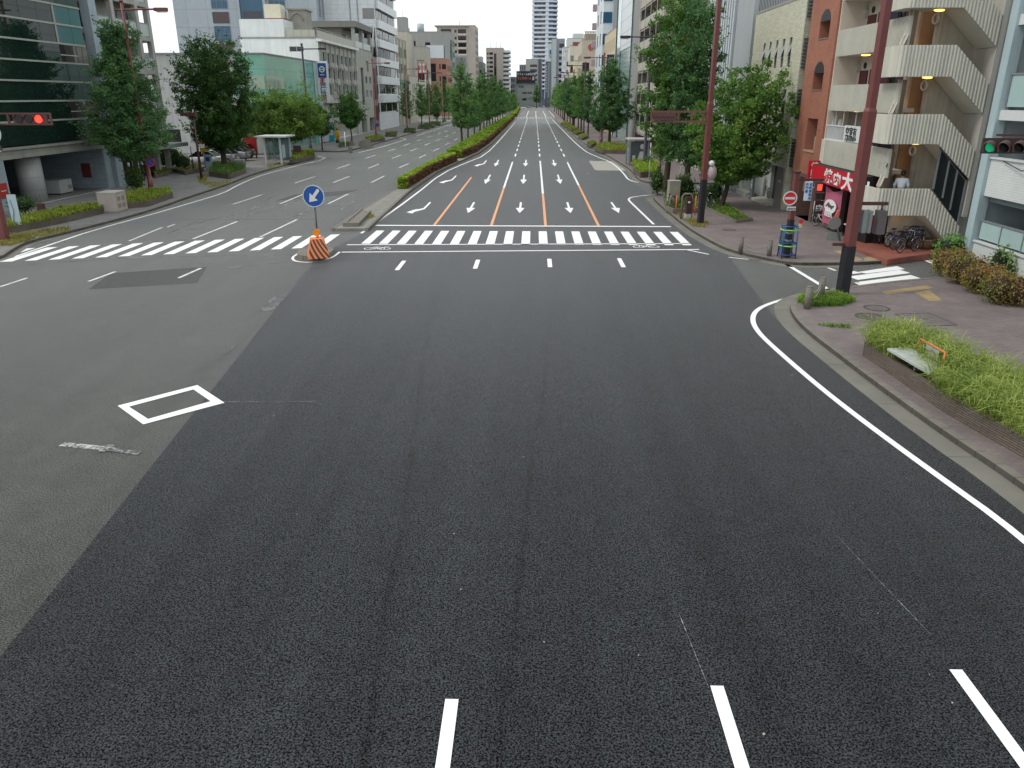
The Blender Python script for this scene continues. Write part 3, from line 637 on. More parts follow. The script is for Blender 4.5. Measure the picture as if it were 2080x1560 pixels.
species('maple_wide', seed=7, z0=2.5, z1=6.6, prof=oval(4.3, .40), nlimb=80, npc=62, cr=.58, ls=.20, rise=.45, mat=BR, r0=.2, every=2, squash=.7)
species('small_round', seed=8, z0=2.5, z1=6.2, prof=oval(1.7, .42), nlimb=36, npc=54, cr=.44, ls=.19, rise=.8, mat=ZK, r0=.11, every=2)
species('ginkgo_tall', seed=9, z0=2.9, z1=14.2, prof=oval(2.5, .36), nlimb=84, npc=56, cr=.44, ls=.19, rise=.6, mat=leafmat('ginkgo_leaf_fresh', '#365a2c', '#80a852', .42, .5, '#a4c468'), r0=.26, every=2, lean=(.5, 0))
species('ginkgo_tall_dark', seed=10, z0=2.6, z1=13.4, prof=oval(2.0, .32), nlimb=74, npc=54, cr=.42, ls=.19, rise=.6, mat=GK2, r0=.24, every=2)
species('camphor', seed=11, z0=2.0, z1=8.7, prof=oval(3.0, .50), nlimb=74, npc=52, cr=.40, ls=.19, rise=.8, mat=CM, r0=.17, every=2, bark=BARKD, lean=(1.2, 0))
# --- left pavement trees
def at(px, py, z=KH): return G(px, py, z)
tree('ginkgo_tree', 'ginkgo_left', at(284, 389), 'tall cone shaped green tree in front of the dark glass building', .4)
tree('zelkova_tree', 'zelkova', at(457, 347), 'big dark oval tree with feathery shoots, in the stone bed before the white car', 1.1)
tree('maple_tree', 'maple_wide', at(585, 322), 'low spreading yellowish green tree over the bus shelter', 0.25, 1.12)
tree('maple_tree', 'small_round', at(655, 305), 'light green small tree reaching over the side street by the dark lamp post', 1.7, .92, None, .98).scale = (1.25, 1.0, .95)
tree('small_street_tree', 'small_round', at(715, 292), 'small dark round tree on the far corner of the left side street', .3, 1.18)
lt = [(764, 258, 'small_round', .95), (828, 263, 'ginkgo_c', .95), (857, 257, 'ginkgo_a', .93), (873, 254, 'ginkgo_b', 1.0), (888, 250, 'ginkgo_a', 1.0), (903, 247, 'ginkgo_c', 1.05), (912, 243, 'ginkgo_b', 1.0), (922, 239, 'ginkgo_a', 1.0), (932, 235, 'ginkgo_b', 1.05)]
ll = ['thin pale young tree in front of the white tiled tower', 'narrow ginkgo at the near end of the left pavement row, before the green shuttered building'] + ['%s ginkgo back along the left pavement row' % ORD[i] for i in range(1, 8)]
for i, (a, b, k, s) in enumerate(lt): tree('ginkgo_tree' if i else 'young_tree', k, at(a, b), ll[i], i * 1.3, s, None if i == 0 else 'ginkgo trees along the left pavement')
# --- median row: trunk pixel at the hedge
md = [(938, 300), (951, 291), (964, 281), (975, 274), (983, 268), (989, 264), (995, 260), (1001, 257), (1006, 254), (1011, 251), (1016, 248.5), (1021, 246), (1028, 242), (1034, 238), (1038, 235)]
for i, (a, b) in enumerate(md):
    p = G(a, b, .2); k = ('ginkgo_a', 'ginkgo_c', 'ginkgo_b')[i % 3] if i else 'ginkgo_a'
    sc = (1.06, .92, .80, .98, 1.05, .82, .95, 1.04, .86, .96, 1.02, .9, .85, .8, .75)[i]
    tree('ginkgo_tree', k, p, ('nearest ginkgo of the median hedge, with shoots down its trunk', )[0] if i == 0 else '%s ginkgo from the near end of the median hedge' % ORD[i], i * 2.1, sc, 'ginkgo trees in the median hedge')
for i, (x, y) in enumerate(((-8.6, 330), (-8.9, 352), (-9.3, 376), (-9.7, 402))): tree('ginkgo_tree', 'ginkgo_b', (x, y, .2), '%s far ginkgo on the median beyond the second crossing' % ORD[i], i, .8, 'far ginkgo trees on the median')
# --- right row
rr = [(1237, 297, 'ginkgo_big', 1.0, 'largest and nearest ginkgo of the right pavement row'), (1194, 279, 'ginkgo_c', 1.02, ''), (1219, 288, 'small_round', .8, 'slim young tree with two stakes before the largest right ginkgo'), (1180, 270, 'ginkgo_b', 1.15, ''), (1174, 264, 'ginkgo_a', 1.05, ''), (1166, 258, 'ginkgo_big', .95, ''), (1158, 253, 'ginkgo_b', 1.08, ''), (1152, 249, 'ginkgo_a', 1.1, ''), (1147, 245, 'ginkgo_c', 1.1, ''), (1142, 241, 'ginkgo_b', 1.1, ''), (1138, 238, 'ginkgo_a', 1.1, ''), (1134, 234.5, 'ginkgo_b', 1.1, ''), (1130, 231, 'ginkgo_a', 1.1, ''), (1126, 227, 'ginkgo_b', 1.1, '')]
n = 0
for i, (a, b, k, s, lab) in enumerate(rr):
    if not lab: n += 1; lab = '%s ginkgo behind the largest one in the right pavement row' % ORD[n - 1]
    tree('young_tree' if k == 'small_round' else 'ginkgo_tree', k, at(a, b), lab, i * 1.7, s, None if k == 'small_round' else 'ginkgo trees along the right pavement')
tree('ginkgo_tree', 'ginkgo_b', (1.2, 520, .1), 'lone dark tree standing in the road at the far junction', 0, 1.35)
tree('ginkgo_tree', 'ginkgo_tall', at(1351, 385), 'tall fresh green ginkgo behind the rear facing traffic signal, thick pale trunk', .2)
tree('ginkgo_tree', 'ginkgo_tall_dark', at(1393, 396), 'tall darker ginkgo beside the brown signal pole, behind the orange planter rails', 1.9)
tree('camphor_tree', 'camphor', at(1466, 422), 'round broad leaved tree on a thin dark trunk in the sloping grass bed', 0)
# --- shrubs, hedges, planters
def leafbox(pts_fn, n, ls, rng, mat, name, up=.5): return quadmesh(name, leaf_arrays(np.array([pts_fn() for _ in range(n)]), ls, rng, up), mat)
def bush(name, c, rx, ry, rz, label, cat, mat, n=900, ls=.12, seed=1, lumps=5, core='#1f2c16', group=None, z=KH):
    """a rooted shrub: a few overlapping lobes of leaves over a dark twiggy core"""
    rng = np.random.default_rng(seed); t = thing(name, label, cat, (c[0], c[1], z), 0, group); Cs = []; mb = MB()
    for i in range(lumps):
        a = i * 2.4 + rng.uniform(0, 1); k = 0 if i == 0 else rng.uniform(.25, .6); lc = np.array([c[0] + rx * k * math.cos(a), c[1] + ry * k * math.sin(a), z + rz * rng.uniform(.45, .66)]); f_ = rng.uniform(.5, .72)
        q = rng.normal(size=(n // lumps, 3)); q /= np.linalg.norm(q, axis=1)[:, None]; q *= (rng.uniform(.45, 1.08, len(q)))[:, None]
        Cs.append(lc + q * np.array([rx * f_, ry * f_, rz * .5])); mb.ell(lc, rx * f_ * .62, ry * f_ * .62, rz * .34, 8, 6)
        mb.tube([(c[0], c[1], z - .03), tuple(lc)], [.03, .02], 5)
    C = np.concatenate(Cs); C[:, 2] = np.maximum(C[:, 2], z + .02)
    o = bpy.data.objects.new('foliage', quadmesh('foliage', leaf_arrays(C, ls, rng, .4) - np.array(tuple(t.location)), mat)); COL.objects.link(o); o.parent = t
    mb.build('branches', plain('twigs' + core, core, .9, .3, 6), t); return t
HG = leafmat('hedge_leaf', '#5d8020', '#a8c03a', .35, 1.2, '#c8d45a'); HD = leafmat('brown_hedge_leaf', '#4a3a26', '#7c5a3c', .2, 1.0, '#70803a')
LI = leafmat('lily_turf_blade', '#5a7428', '#a3b25a', .35, 1.6, '#d0d48c'); NA = leafmat('nandina_leaf', '#5f7a34', '#a88450', .3, .9, '#cc5a46'); SH = leafmat('shrub_leaf', '#2e4a20', '#6a8e3a', .3, 1.0, '#93ad4a'); YG = leafmat('yellow_shrub_leaf', '#566a20', '#9aa83c', .3, 1.0, '#b8bc50')
def hedge(label, L, Rr, h, z, n, ls, seed, group=None):
    """clipped hedge between two edge lines: green top, browned side towards the right hand road"""
    rng = np.random.default_rng(seed); m = len(L); mid = ((L[0][0] + Rr[0][0]) / 2, (L[0][1] + Rr[0][1]) / 2); t = thing('hedge', label, 'hedge', (mid[0], mid[1], z), 0, group); top = []; side = []; frnt = []
    seg = np.array([max(.01, math.hypot(L[i + 1][0] - L[i][0], L[i + 1][1] - L[i][1])) / (1 + .022 * L[i][1]) for i in range(m - 1)]); cdf = np.cumsum(seg) / seg.sum()
    for _ in range(n):
        i = int(np.searchsorted(cdf, rng.uniform())); i = min(i, m - 2); u, v = rng.uniform(), rng.uniform()
        l = np.array(L[i]) * (1 - u) + np.array(L[i + 1]) * u; r = np.array(Rr[i]) * (1 - u) + np.array(Rr[i + 1]) * u; wob = .06 * math.sin(l[1] * 1.7 + v * 4) + .05 * math.sin(l[1] * .9)
        top.append((*(l * (1 - v) + r * v), z + h + wob - .12 * (abs(v - .5) * 2) ** 4 + rng.normal() * .035))
        o_ = r + rng.normal(size=2) * .06; side.append((*o_, z + h * rng.uniform(.05, .95)))
        if rng.uniform() < .3: frnt.append((*(l + rng.normal(size=2) * .06), z + h * rng.uniform(.05, 1)))
        if rng.uniform() < .06: frnt.append((*(np.array(L[0]) * v + np.array(Rr[0]) * (1 - v) + rng.normal(size=2) * .06), z + h * rng.uniform(.05, 1)))
    org = np.array(tuple(t.location))
    for nm, pts, mt in (('clipped_top', np.array(top + frnt), HG), ('browned_side', np.array(side), HD)):
        sc = ls * (1 + .012 * np.maximum(0, pts[:, 1] - 60)); V = leaf_arrays(pts, sc, rng, .7 if nm == 'clipped_top' else .1, .75)
        o = bpy.data.objects.new(nm, quadmesh(nm, V - org, mt)); COL.objects.link(o); o.parent = t
    mb = MB(); ins = [(l[0] * .93 + r[0] * .07, l[1]) for l, r in zip(L, Rr)] + [(r[0] * .93 + l[0] * .07, r[1]) for l, r in zip(L[::-1], Rr[::-1])]
    mb.prism(ins, z, z + h - .07); mb.build('branches', plain('hedge_core', '#3c3a1c', .95, .4, 3), t); return t
def along(A, B, ya, yb, n, ia, ib):
    def xat(P, y):
        for i in range(len(P) - 1):
            if P[i].y <= y <= P[i + 1].y: return P[i].x + (P[i + 1].x - P[i].x) * (y - P[i].y) / (P[i + 1].y - P[i].y)
        return P[-1].x if y > P[-1].y else P[0].x
    ys = [ya * (yb / ya) ** (i / (n - 1)) for i in range(n)]
    return [(xat(A, y) + ia, y) for y in ys], [(xat(B, y) - ib, y) for y in ys]
La, Ra = along(MEDL, MEDR, 63.5, 92, 14, .15, .45); hedge('short clipped hedge at the near end of the median, yellow green with brown side', La, Ra, .85, .17, 5200, .15, 21)
La, Ra = along(MEDL, MEDR, 96, 270, 30, .15, .6); hedge('long clipped hedge under the median ginkgos, yellow green with brown side', La, Ra, .95, .17, 11000, .17, 22)
La, Ra = along([Vector((-8.6, 300, 0)), Vector((-10.6, 520, 0))], [Vector((-6.6, 300, 0)), Vector((-8.6, 520, 0))], 300, 500, 8, .2, .2); hedge('far clipped hedge on the median beyond the second crossing', La, Ra, 1.0, .17, 2500, .12, 23)
def hit(poly, x, y):
    c = False; j = len(poly) - 1
    for i in range(len(poly)):
        if (poly[i][1] > y) != (poly[j][1] > y) and x < (poly[j][0] - poly[i][0]) * (y - poly[i][1]) / (poly[j][1] - poly[i][1]) + poly[i][0]: c = not c
        j = i
    return c
SLAB = [G(1802, 707, .86), G(1850, 706, .86), G(1913, 743, .80), G(1888, 757, .80)]
sc_ = sum((p for p in SLAB), Vector()) / 4
SLABX = [tuple((sc_ + (p - sc_) * 1.15 + Vector((-.05, -.12, 0)))[:2]) for p in SLAB]
def planter(label, px, h, mat, n, L, wd, stone, seed, droop=.6, z=KH, cat='planter', avoid=None, wall=.16, group=None):
    """stone-edged bed full of grassy plants"""
    pl = [tuple(G(p[0], p[1], z)[:2]) if not isinstance(p, Vector) else tuple(p[:2]) for p in px]; cx = sum(p[0] for p in pl) / len(pl); cy = sum(p[1] for p in pl) / len(pl)
    t = thing('planter', label, cat, (cx, cy, z), 0, group); rng = random.Random(seed)
    area = sum(pl[i][0] * pl[(i + 1) % len(pl)][1] - pl[(i + 1) % len(pl)][0] * pl[i][1] for i in range(len(pl)))
    if area < 0: pl = pl[::-1]
    cl = pl + [pl[0]]; mb = MB()
    for i in range(len(pl)): ribbon(mb, [cl[i], cl[i + 1]], -.004 * (i % 2), wall + .003 * (i % 3), z, z + h - .003 * i)
    mb.build('stone_edge', stone, t)
    ins = [(cx + (p[0] - cx) * .93, cy + (p[1] - cy) * .93) for p in pl]
    MB().prism(ins, z, z + h - .08).build('soil', plain('soil', '#4a3d2e', .95, .4, 6), t)
    def spot():
        while True:
            q = inpoly(pl, rng)
            if avoid is None or not hit(avoid, *q): return q
    mb = blades(MB(), spot, n, L, wd, rng, droop, z + h - .1)
    mb.build('plants', mat, t, 'stuff'); return t
ST = tiled('planter_stone', '#6d6258', '#7a6f63', '#4a423b', .42, .055, .010, .5, .9, .35, .6); ST2 = plain('planter_concrete', '#857f76', .85, .35, 2, streak=.2)
planter('long stone planter full of arching lily turf beside the right kerb, nearest bed', [G(1752, 722, KH), G(1770, 694, .3), G(1845, 694, .3), G(1935, 742, .3), G(2075, 806, .3), Vector((12.3, 9, 0)), Vector((10.45, 9, 0)), G(2080, 932, KH), G(1920, 840, KH)], .42, LI, 9000, .85, .020, ST, 31, .95, avoid=SLABX)
planter('flat stone edged bed of ground cover by the left signal pole', [(10, 478), (135, 452), (218, 432), (215, 424), (120, 436), (30, 456)], .38, YG, 2600, .42, .05, ST, 32, .7)
planter('stone bed of low shrubs behind the grey cabinet on the left', [(258, 424), (300, 420), (352, 402), (345, 392), (270, 398), (246, 410)], .38, YG, 1900, .42, .05, ST, 33, .7)
planter('raised stone bed with a dark oval tree on the left pavement', [(425, 358), (468, 364), (500, 352), (498, 340), (440, 340)], .45, SH, 1900, .55, .05, ST, 34, .7)
planter('low brick bed with clipped pines in front of the car park', [(350, 350), (378, 356), (415, 348), (405, 341), (362, 343)], .4, M_DRYGR, 500, .2, .04, ST, 35, .6)
planter('low bed at the entrance of the balcony building', [(318, 362), (352, 352), (342, 345), (305, 352)], .35, YG, 700, .35, .05, ST, 36, .6)
planter('bed with yellow shrubs on the corner beyond the bus shelter', [(592, 333), (640, 322), (636, 312), (590, 320)], .45, YG, 1500, .55, .06, ST, 37, .6)
planter('tiny bed with a round shrub on the far corner', [(690, 300), (710, 298), (708, 293), (688, 295)], .3, SH, 260, .45, .07, ST, 38, .6)
planter('bed of yellow shrubs under the third left lamp', [(745, 292), (782, 286), (772, 279), (742, 285)], .45, YG, 900, .5, .07, ST, 39, .6)
for i, (a, b) in enumerate(((795, 277), (833, 269), (862, 261), (872, 258), (884, 254))):
    planter('%s of five small green beds along the far left kerb' % ORD[i], [(a - 13, b + 1), (a + 10, b + 1), (a + 12, b - 4), (a - 10, b - 4)], .4, SH, 320, .5, .1, ST, 40 + i, .6, group='small beds along the far left kerb')
planter('stone bed of yellow green shrubs under the largest right ginkgo', [(1208, 306), (1224, 312), (1275, 313), (1272, 300), (1222, 297)], .45, YG, 1600, .55, .06, ST, 50, .6)
planter('low hedge bed beside the right bus shelter and the dark lamp post', [(1286, 352), (1300, 361), (1328, 360), (1338, 346), (1320, 333), (1286, 334)], .5, HG, 1800, .55, .06, ST, 51, .6)
for i, (a, b) in enumerate(((1198, 296), (1180, 281), (1168, 271), (1158, 264), (1150, 258), (1144, 253))):
    planter('%s of six grassy beds along the far right kerb' % ORD[i], [(a - 6, b + 1), (a + 3, b + 4), (a + 14, b), (a + 5, b - 4)], .4, YG, 300, .5, .1, ST, 52 + i, .6, group='grassy beds along the far right kerb')
planter('stone bed with shrubs and orange rails under the two tall ginkgos', [(1352, 428), (1366, 434), (1418, 432), (1418, 408), (1400, 390), (1345, 395)], .3, SH, 700, .4, .05, ST2, 60, .6)
planter('sloping triangular grass bed at the foot of the broad leaved tree', [(1424, 421), (1494, 453), (1529, 449), (1462, 408), (1440, 405)], .16, M_GRASS, 1500, .26, .03, ST2, 61, .6, wall=.09)
bush('shrub', G(281, 394), .8, .8, 1.7, 'tall leafy green shrub beside the lamp pole with the no stopping sign', 'shrub', SH, 1500, .15, 3, 6, z=.3)
bush('shrub', G(55, 442), 1.1, .8, .9, 'dark green low shrub at the back of the left ground cover bed', 'shrub', ZK, 900, .14, 4, 4, z=.3)
bush('shrub', G(1335, 401), .7, .7, 1.7, 'green shrub at the kerb end of the bed under the tall ginkgos', 'shrub', SH, 1100, .15, 5, 5, z=.2)
bush('shrub', G(1384, 415), .9, .8, 1.8, 'loose leafy shrub between the grey cabinet and the orange rails', 'shrub', SH, 1200, .15, 6, 6, z=.2)
bush('shrub', G(1448, 418), .8, .7, 1.3, 'low shrub behind the brown signal pole beside the parked bicycle', 'shrub', CM, 900, .15, 7, 5, z=.2)
bush('shrub', G(1528, 388), .7, .7, 1.5, 'rounded bright green shrub in a pale box at the tiled office entrance', 'shrub', SH, 1200, .13, 8, 5, z=.5)
bush('shrub', (18.0, 33.6), .8, .7, 1.5, 'feathery light green shrub at the corner of the white tiled building', 'shrub', leafmat('feathery_leaf', '#4a7a3a', '#8ab860', .35, 1.0), 1500, .14, 9, 6, z=.1)
for i, (x, y, rx, ry, h, lab) in enumerate(((17.55, 32.3, .75, .75, 1.15, 'reddest nandina bush, at the alley end of the row below the white tiled wall'), (17.35, 30.9, .8, .85, 1.15, 'orange brown nandina bush next to the reddest one'), (17.3, 29.3, .85, .9, 1.05, 'olive and rust nandina bush in the middle of the row below the white wall'), (17.15, 27.6, .9, .95, 1.15, 'bright red topped nandina bush at the right picture edge'))):
    bush('nandina_bush', (x, y), rx, ry, h, lab, 'shrub', NA, 4200, .085, 70 + i, 7, '#3a2a1c', 'nandina bushes below the white tiled wall', z=.1)
bush('shrub', (18.2, 30.0), .45, .45, 1.5, 'pale green leafy shrub against the white tiled wall behind the nandinas', 'shrub', leafmat('pale_leaf', '#6a8a4a', '#a8c080', .3, 1.0), 700, .14, 81, 4, z=.1)
bush('clipped_pine', G(375, 350, KH), .95, .95, 1.3, 'cloud pruned pine, lower tufts, beside the car park post', 'pine tree', ZK, 900, .13, 82, 4, z=.5)
bush('clipped_bush', G(888, 243), 1.6, 1.6, 4.2, 'dark egg shaped evergreen far down the left pavement', 'shrub', leafmat('evergreen_leaf', '#10200f', '#2a4020', .15, .8), 1500, .3, 83, 4)
bush('palm_bush', G(345, 347), 1.3, 1.2, 2.4, 'spreading dark bush at the entrance under the balconies', 'shrub', ZK, 1200, .22, 84, 6)

# ================================================================ BUILDINGS
def panel(mb, o, u, n, W, Hh, ops, dep=.14):
    """wall face with real openings: o = lower left corner, u = along, n = outward; ops = (a0, a1, z0, z1)"""
    o, u, n = Vector(o), Vector(u), Vector(n); up = Vector((0, 0, 1)); ops = [p for p in ops if p[1] > .02 and p[0] < W - .02]
    xs = sorted(set([0, W] + [min(W, max(0, v)) for p in ops for v in p[:2]])); zs = sorted(set([0, Hh] + [min(Hh, max(0, v)) for p in ops for v in p[2:4]]))
    q = lambda a, z, d=0: o + u * a + up * z - n * d
    flip = u.cross(up).dot(n) < 0
    def Q(*p): mb.quad(*(p[::-1] if flip else p))
    for i in range(len(xs) - 1):
        j = 0
        while j < len(zs) - 1:
            cx, cz = (xs[i] + xs[i + 1]) / 2, (zs[j] + zs[j + 1]) / 2
            if any(p[0] < cx < p[1] and p[2] < cz < p[3] for p in ops): j += 1; continue
            k = j
            while k + 1 < len(zs) - 1 and not any(p[0] < cx < p[1] and p[2] < (zs[k + 1] + zs[k + 2]) / 2 < p[3] for p in ops): k += 1
            Q(q(xs[i], zs[j]), q(xs[i + 1], zs[j]), q(xs[i + 1], zs[k + 1]), q(xs[i], zs[k + 1])); j = k + 1
    for p in ops:
        a0, a1, z0, z1 = p[:4]; d = p[4] if len(p) > 4 and isinstance(p[4], (int, float)) else dep
        Q(q(a0, z0), q(a1, z0), q(a1, z0, d), q(a0, z0, d)); Q(q(a0, z1, d), q(a1, z1, d), q(a1, z1), q(a0, z1))
        Q(q(a0, z0), q(a0, z0, d), q(a0, z1, d), q(a0, z1)); Q(q(a1, z0, d), q(a1, z0), q(a1, z1), q(a1, z1, d))
FRAME = plain('window_frame', '#8d9396', .4, .1, 4, .3); FRAMEW = plain('white_frame', '#cfd2d2', .5, .1, 4); FRAMED = plain('dark_frame', '#2c2d2f', .45, .1, 4)
GL = glass('window_glass', '#1c2326', .05, '#b9b6aa', .35); GLD = glass('dark_glass', '#15181b', .04); GLB = glass('blue_glass', '#2c5570', .04, None); GLP = glass('purple_dark_glass', '#1d1a20', .06, '#8e8a88', .15)
WIN = {}
def winmesh(wd, h, fr, gl, mull=1, trans=0, key=None):
    k = (round(wd, 2), round(h, 2), fr.name, gl.name, mull, trans)
    if k in WIN: return WIN[k]
    mb = MB(); f_ = min(.06, wd * .07); mb.m(1).box(-wd / 2 + .004, wd / 2 - .004, .02, .03, .004, h - .004).m(0)      # local: x along, -y outward
    for x0, x1, z0, z1 in ((-wd / 2 + .002, -wd / 2 + f_, .002, h - .002), (wd / 2 - f_, wd / 2 - .002, .002, h - .002)): mb.box(x0, x1, -.03, .018, z0, z1)
    for z0, z1 in ((.002, f_), (h - f_, h - .002)): mb.box(-wd / 2 + f_ + .001, wd / 2 - f_ - .001, -.028, .018, z0, z1)
    for i in range(mull): x = -wd / 2 + wd * (i + 1) / (mull + 1); mb.box(x - f_ * .4, x + f_ * .4, -.02, .017, f_ + .001, h - f_ - .001)
    for i in range(trans): z = h * (i + 1) / (trans + 1); mb.box(-wd / 2 + f_ + .001, wd / 2 - f_ - .001, -.016, .016, z - f_ * .4, z + f_ * .4)
    WIN[k] = mb.mesh('window', [fr, gl]); return WIN[k]
def rowspec(a0, a1, n, fill, zs, h, d=.14):
    """regular openings: n per row between a0 and a1"""
    p = (a1 - a0) / n; return [(a0 + p * (i + .5 - fill / 2), a0 + p * (i + .5 + fill / 2), z, z + h, d) for z in zs for i in range(n)]
def building(name, label, x0, x1, y0, y1, h, wall, front=(), end=(), side='L', fr=FRAME, gl=GL, mull=1, trans=0, base=0.0, parapet=.5, roofm=None, group=None, endwall=None, emull=None, back=True, frontwin=True, endwin=True, cat='building'):
    """side L: street face looks to +X, side R: to -X. The end face looks back at the camera (-Y)."""
    fx = x1 if side == 'L' else x0; t = thing(name, label, cat, (fx, (y0 + y1) / 2, base), 0, group); H = h - base
    mb = MB(); nx = 1 if side == 'L' else -1
    panel(mb, (fx, y0, base), (0, 1, 0), (nx, 0, 0), y1 - y0, H, [(p[0] - y0, p[1] - y0, p[2] - base, p[3] - base) + tuple(p[4:5]) for p in front])
    if endwall is None: em = mb
    else: em = MB()
    panel(em, (x0, y0, base), (1, 0, 0), (0, -1, 0), x1 - x0, H, [(p[0] - x0, p[1] - x0, p[2] - base, p[3] - base) + tuple(p[4:5]) for p in end])
    bx = x0 if side == 'L' else x1
    mb.quad((bx, y0, base), (bx, y1, base), (bx, y1, h), (bx, y0, h)); mb.quad((x0, y1, base), (x1, y1, base), (x1, y1, h), (x0, y1, h))
    mb.build('wall', wall, t)
    if endwall is not None: em.build('end_wall', endwall, t)
    rf = MB(); rf.box(x0 + .25, x1 - .25, y0 + .25, y1 - .25, h - .3, h - .05)
    for a in ((x0 - .03, x1 + .03, y0 - .03, y0 + .22), (x0 - .03, x1 + .03, y1 - .22, y1 + .03)): rf.box(*a, h - .02, h + parapet * .5)
    for a in ((x0 - .03, x0 + .22), (x1 - .22, x1 + .03)): rf.box(*a, y0 + .221, y1 - .221, h - .021, h + parapet * .5 - .003)
    rf.build('roof', roofm or plain('roof_coping', '#98978f', .8, .2, 1), t)
    for lst, isf in ((front, True), (end, False)):
        if (isf and not frontwin) or (not isf and not endwin): continue
        for p in lst[:100]:
            if len(p) > 5: continue
            d = p[4] if len(p) > 4 else .14; wd, hh = p[1] - p[0], p[3] - p[2]; me = winmesh(wd, hh, fr, gl, mull if isf or emull is None else emull, trans); c = (p[0] + p[1]) / 2
            if isf: link_mesh('window', me, (fx - nx * (d - .03), c, p[2]), t, math.pi / 2 if side == 'L' else -math.pi / 2)
            else: link_mesh('window', me, (c, y0 + d - .03, p[2]), t, 0)
    return t
def add(t, name, mat, fn): mb = MB(); fn(mb); return mb.build(name, mat, t)
AC = plain('air_conditioner', '#c4c4bd', .6, .2, 6)
# ---------------------------------------------------------------- left 1: dark glass office over a parking bay
M_STEEL = plain('panel_steel', '#a4b2ba', .45, .2, 1.2, .2, streak=.15); M_BEAM = tiled('beam_stone', '#8c8c84', '#94948b', '#6d6d67', 1.4, .6, .012, 0, .7, .2, .2)
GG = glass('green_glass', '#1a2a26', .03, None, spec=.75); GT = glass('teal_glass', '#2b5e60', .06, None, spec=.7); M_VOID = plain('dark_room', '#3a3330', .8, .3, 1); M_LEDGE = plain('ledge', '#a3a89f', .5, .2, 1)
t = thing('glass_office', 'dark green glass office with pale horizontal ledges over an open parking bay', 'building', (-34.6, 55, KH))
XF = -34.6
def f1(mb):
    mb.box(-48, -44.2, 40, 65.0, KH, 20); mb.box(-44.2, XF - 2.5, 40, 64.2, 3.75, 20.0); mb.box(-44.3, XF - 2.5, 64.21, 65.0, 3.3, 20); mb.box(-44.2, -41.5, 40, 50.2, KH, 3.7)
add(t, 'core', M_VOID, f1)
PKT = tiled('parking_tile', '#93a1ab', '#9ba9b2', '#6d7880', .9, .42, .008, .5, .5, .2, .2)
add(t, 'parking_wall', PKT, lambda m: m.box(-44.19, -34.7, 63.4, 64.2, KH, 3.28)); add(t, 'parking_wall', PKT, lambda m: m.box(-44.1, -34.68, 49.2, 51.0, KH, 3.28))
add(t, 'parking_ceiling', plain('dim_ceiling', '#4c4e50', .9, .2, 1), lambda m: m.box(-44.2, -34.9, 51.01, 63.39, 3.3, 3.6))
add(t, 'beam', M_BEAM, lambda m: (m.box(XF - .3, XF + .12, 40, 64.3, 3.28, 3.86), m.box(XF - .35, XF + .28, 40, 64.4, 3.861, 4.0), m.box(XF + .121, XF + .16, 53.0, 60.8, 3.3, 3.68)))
add(t, 'column', tiled('column_tile', '#a9adab', '#b1b5b2', '#80847f', .8, .9, .01, 0, .5, .2, .2), lambda m: m.cyl(-35.9, 55.5, KH, 3.3, .85, 28))
add(t, 'pillar', M_STEEL, lambda m: (m.box(XF - .4, XF + .25, 64.5, 65.6, KH, 20), m.box(XF - .45, XF - .05, 63.5, 64.49, KH, 3.27)))
add(t, 'pillar', M_STEEL, lambda m: m.box(XF - .9, XF + .1, 49.6, 50.9, KH, 3.27))
rows = [4.0, 5.55, 6.85, 8.15, 9.45, 10.75, 12.05, 13.35, 14.65, 15.95, 17.25]
for i in range(len(rows) - 1):
    z0, z1 = rows[i] + .09, rows[i + 1] - .03
    for k in range(12):
        y0 = 40 + k * 2.0; y1 = min(y0 + 1.97, 63.45)
        if i in (1, 4) and y0 > 59.5: continue
        mt = GT if (i in (5, 6) and y0 > 59.5) else GG
        add(t, 'glass_panel', mt, lambda m: m.box(XF - .06, XF, y0, y1, z0, z1))
    add(t, 'ledge', M_LEDGE, lambda m: m.box(XF - .3, XF + .07, 40, 63.48, rows[i + 1] - .028, rows[i + 1] + .088))
for z in (5.7, 9.6): add(t, 'rail', FRAMEW, lambda m: m.tube([(XF - .05, 59.9, z + .42), (XF - .05, 62.4, z + .42)], .03, 6))
add(t, 'mullion', M_LEDGE, lambda m: m.box(XF - .1, XF + .05, 59.86, 60.02, 10.85, 13.3))
add(t, 'wall_box', plain('red_box', '#6d3030', .5, .1, 3), lambda m: m.box(-36.6, -35.9, 63.3, 63.39, 1.0, 2.1))
add(t, 'floor_line', FRAMEW, lambda m: m.box(XF + .02, XF + .12, 51, 63.3, KH, KH + .012))
d = thing('storage_unit', 'white louvred unit standing inside the parking bay of the glass office', 'equipment', (-36.2, 59.9, KH)); add(d, 'cabinet', plain('unit_white', '#b4b8b6', .5, .15, 2), lambda m: m.box(-37.4, -36.0, 58.9, 60.6, KH + .1, 1.2)); add(d, 'louvre', FRAMED, lambda m: [m.box(-36.0, -35.98, 60.0, 60.5, .5 + i * .1, .54 + i * .1) for i in range(3)] and m.box(-37.3, -36.1, 59, 60.5, KH, KH + .099))
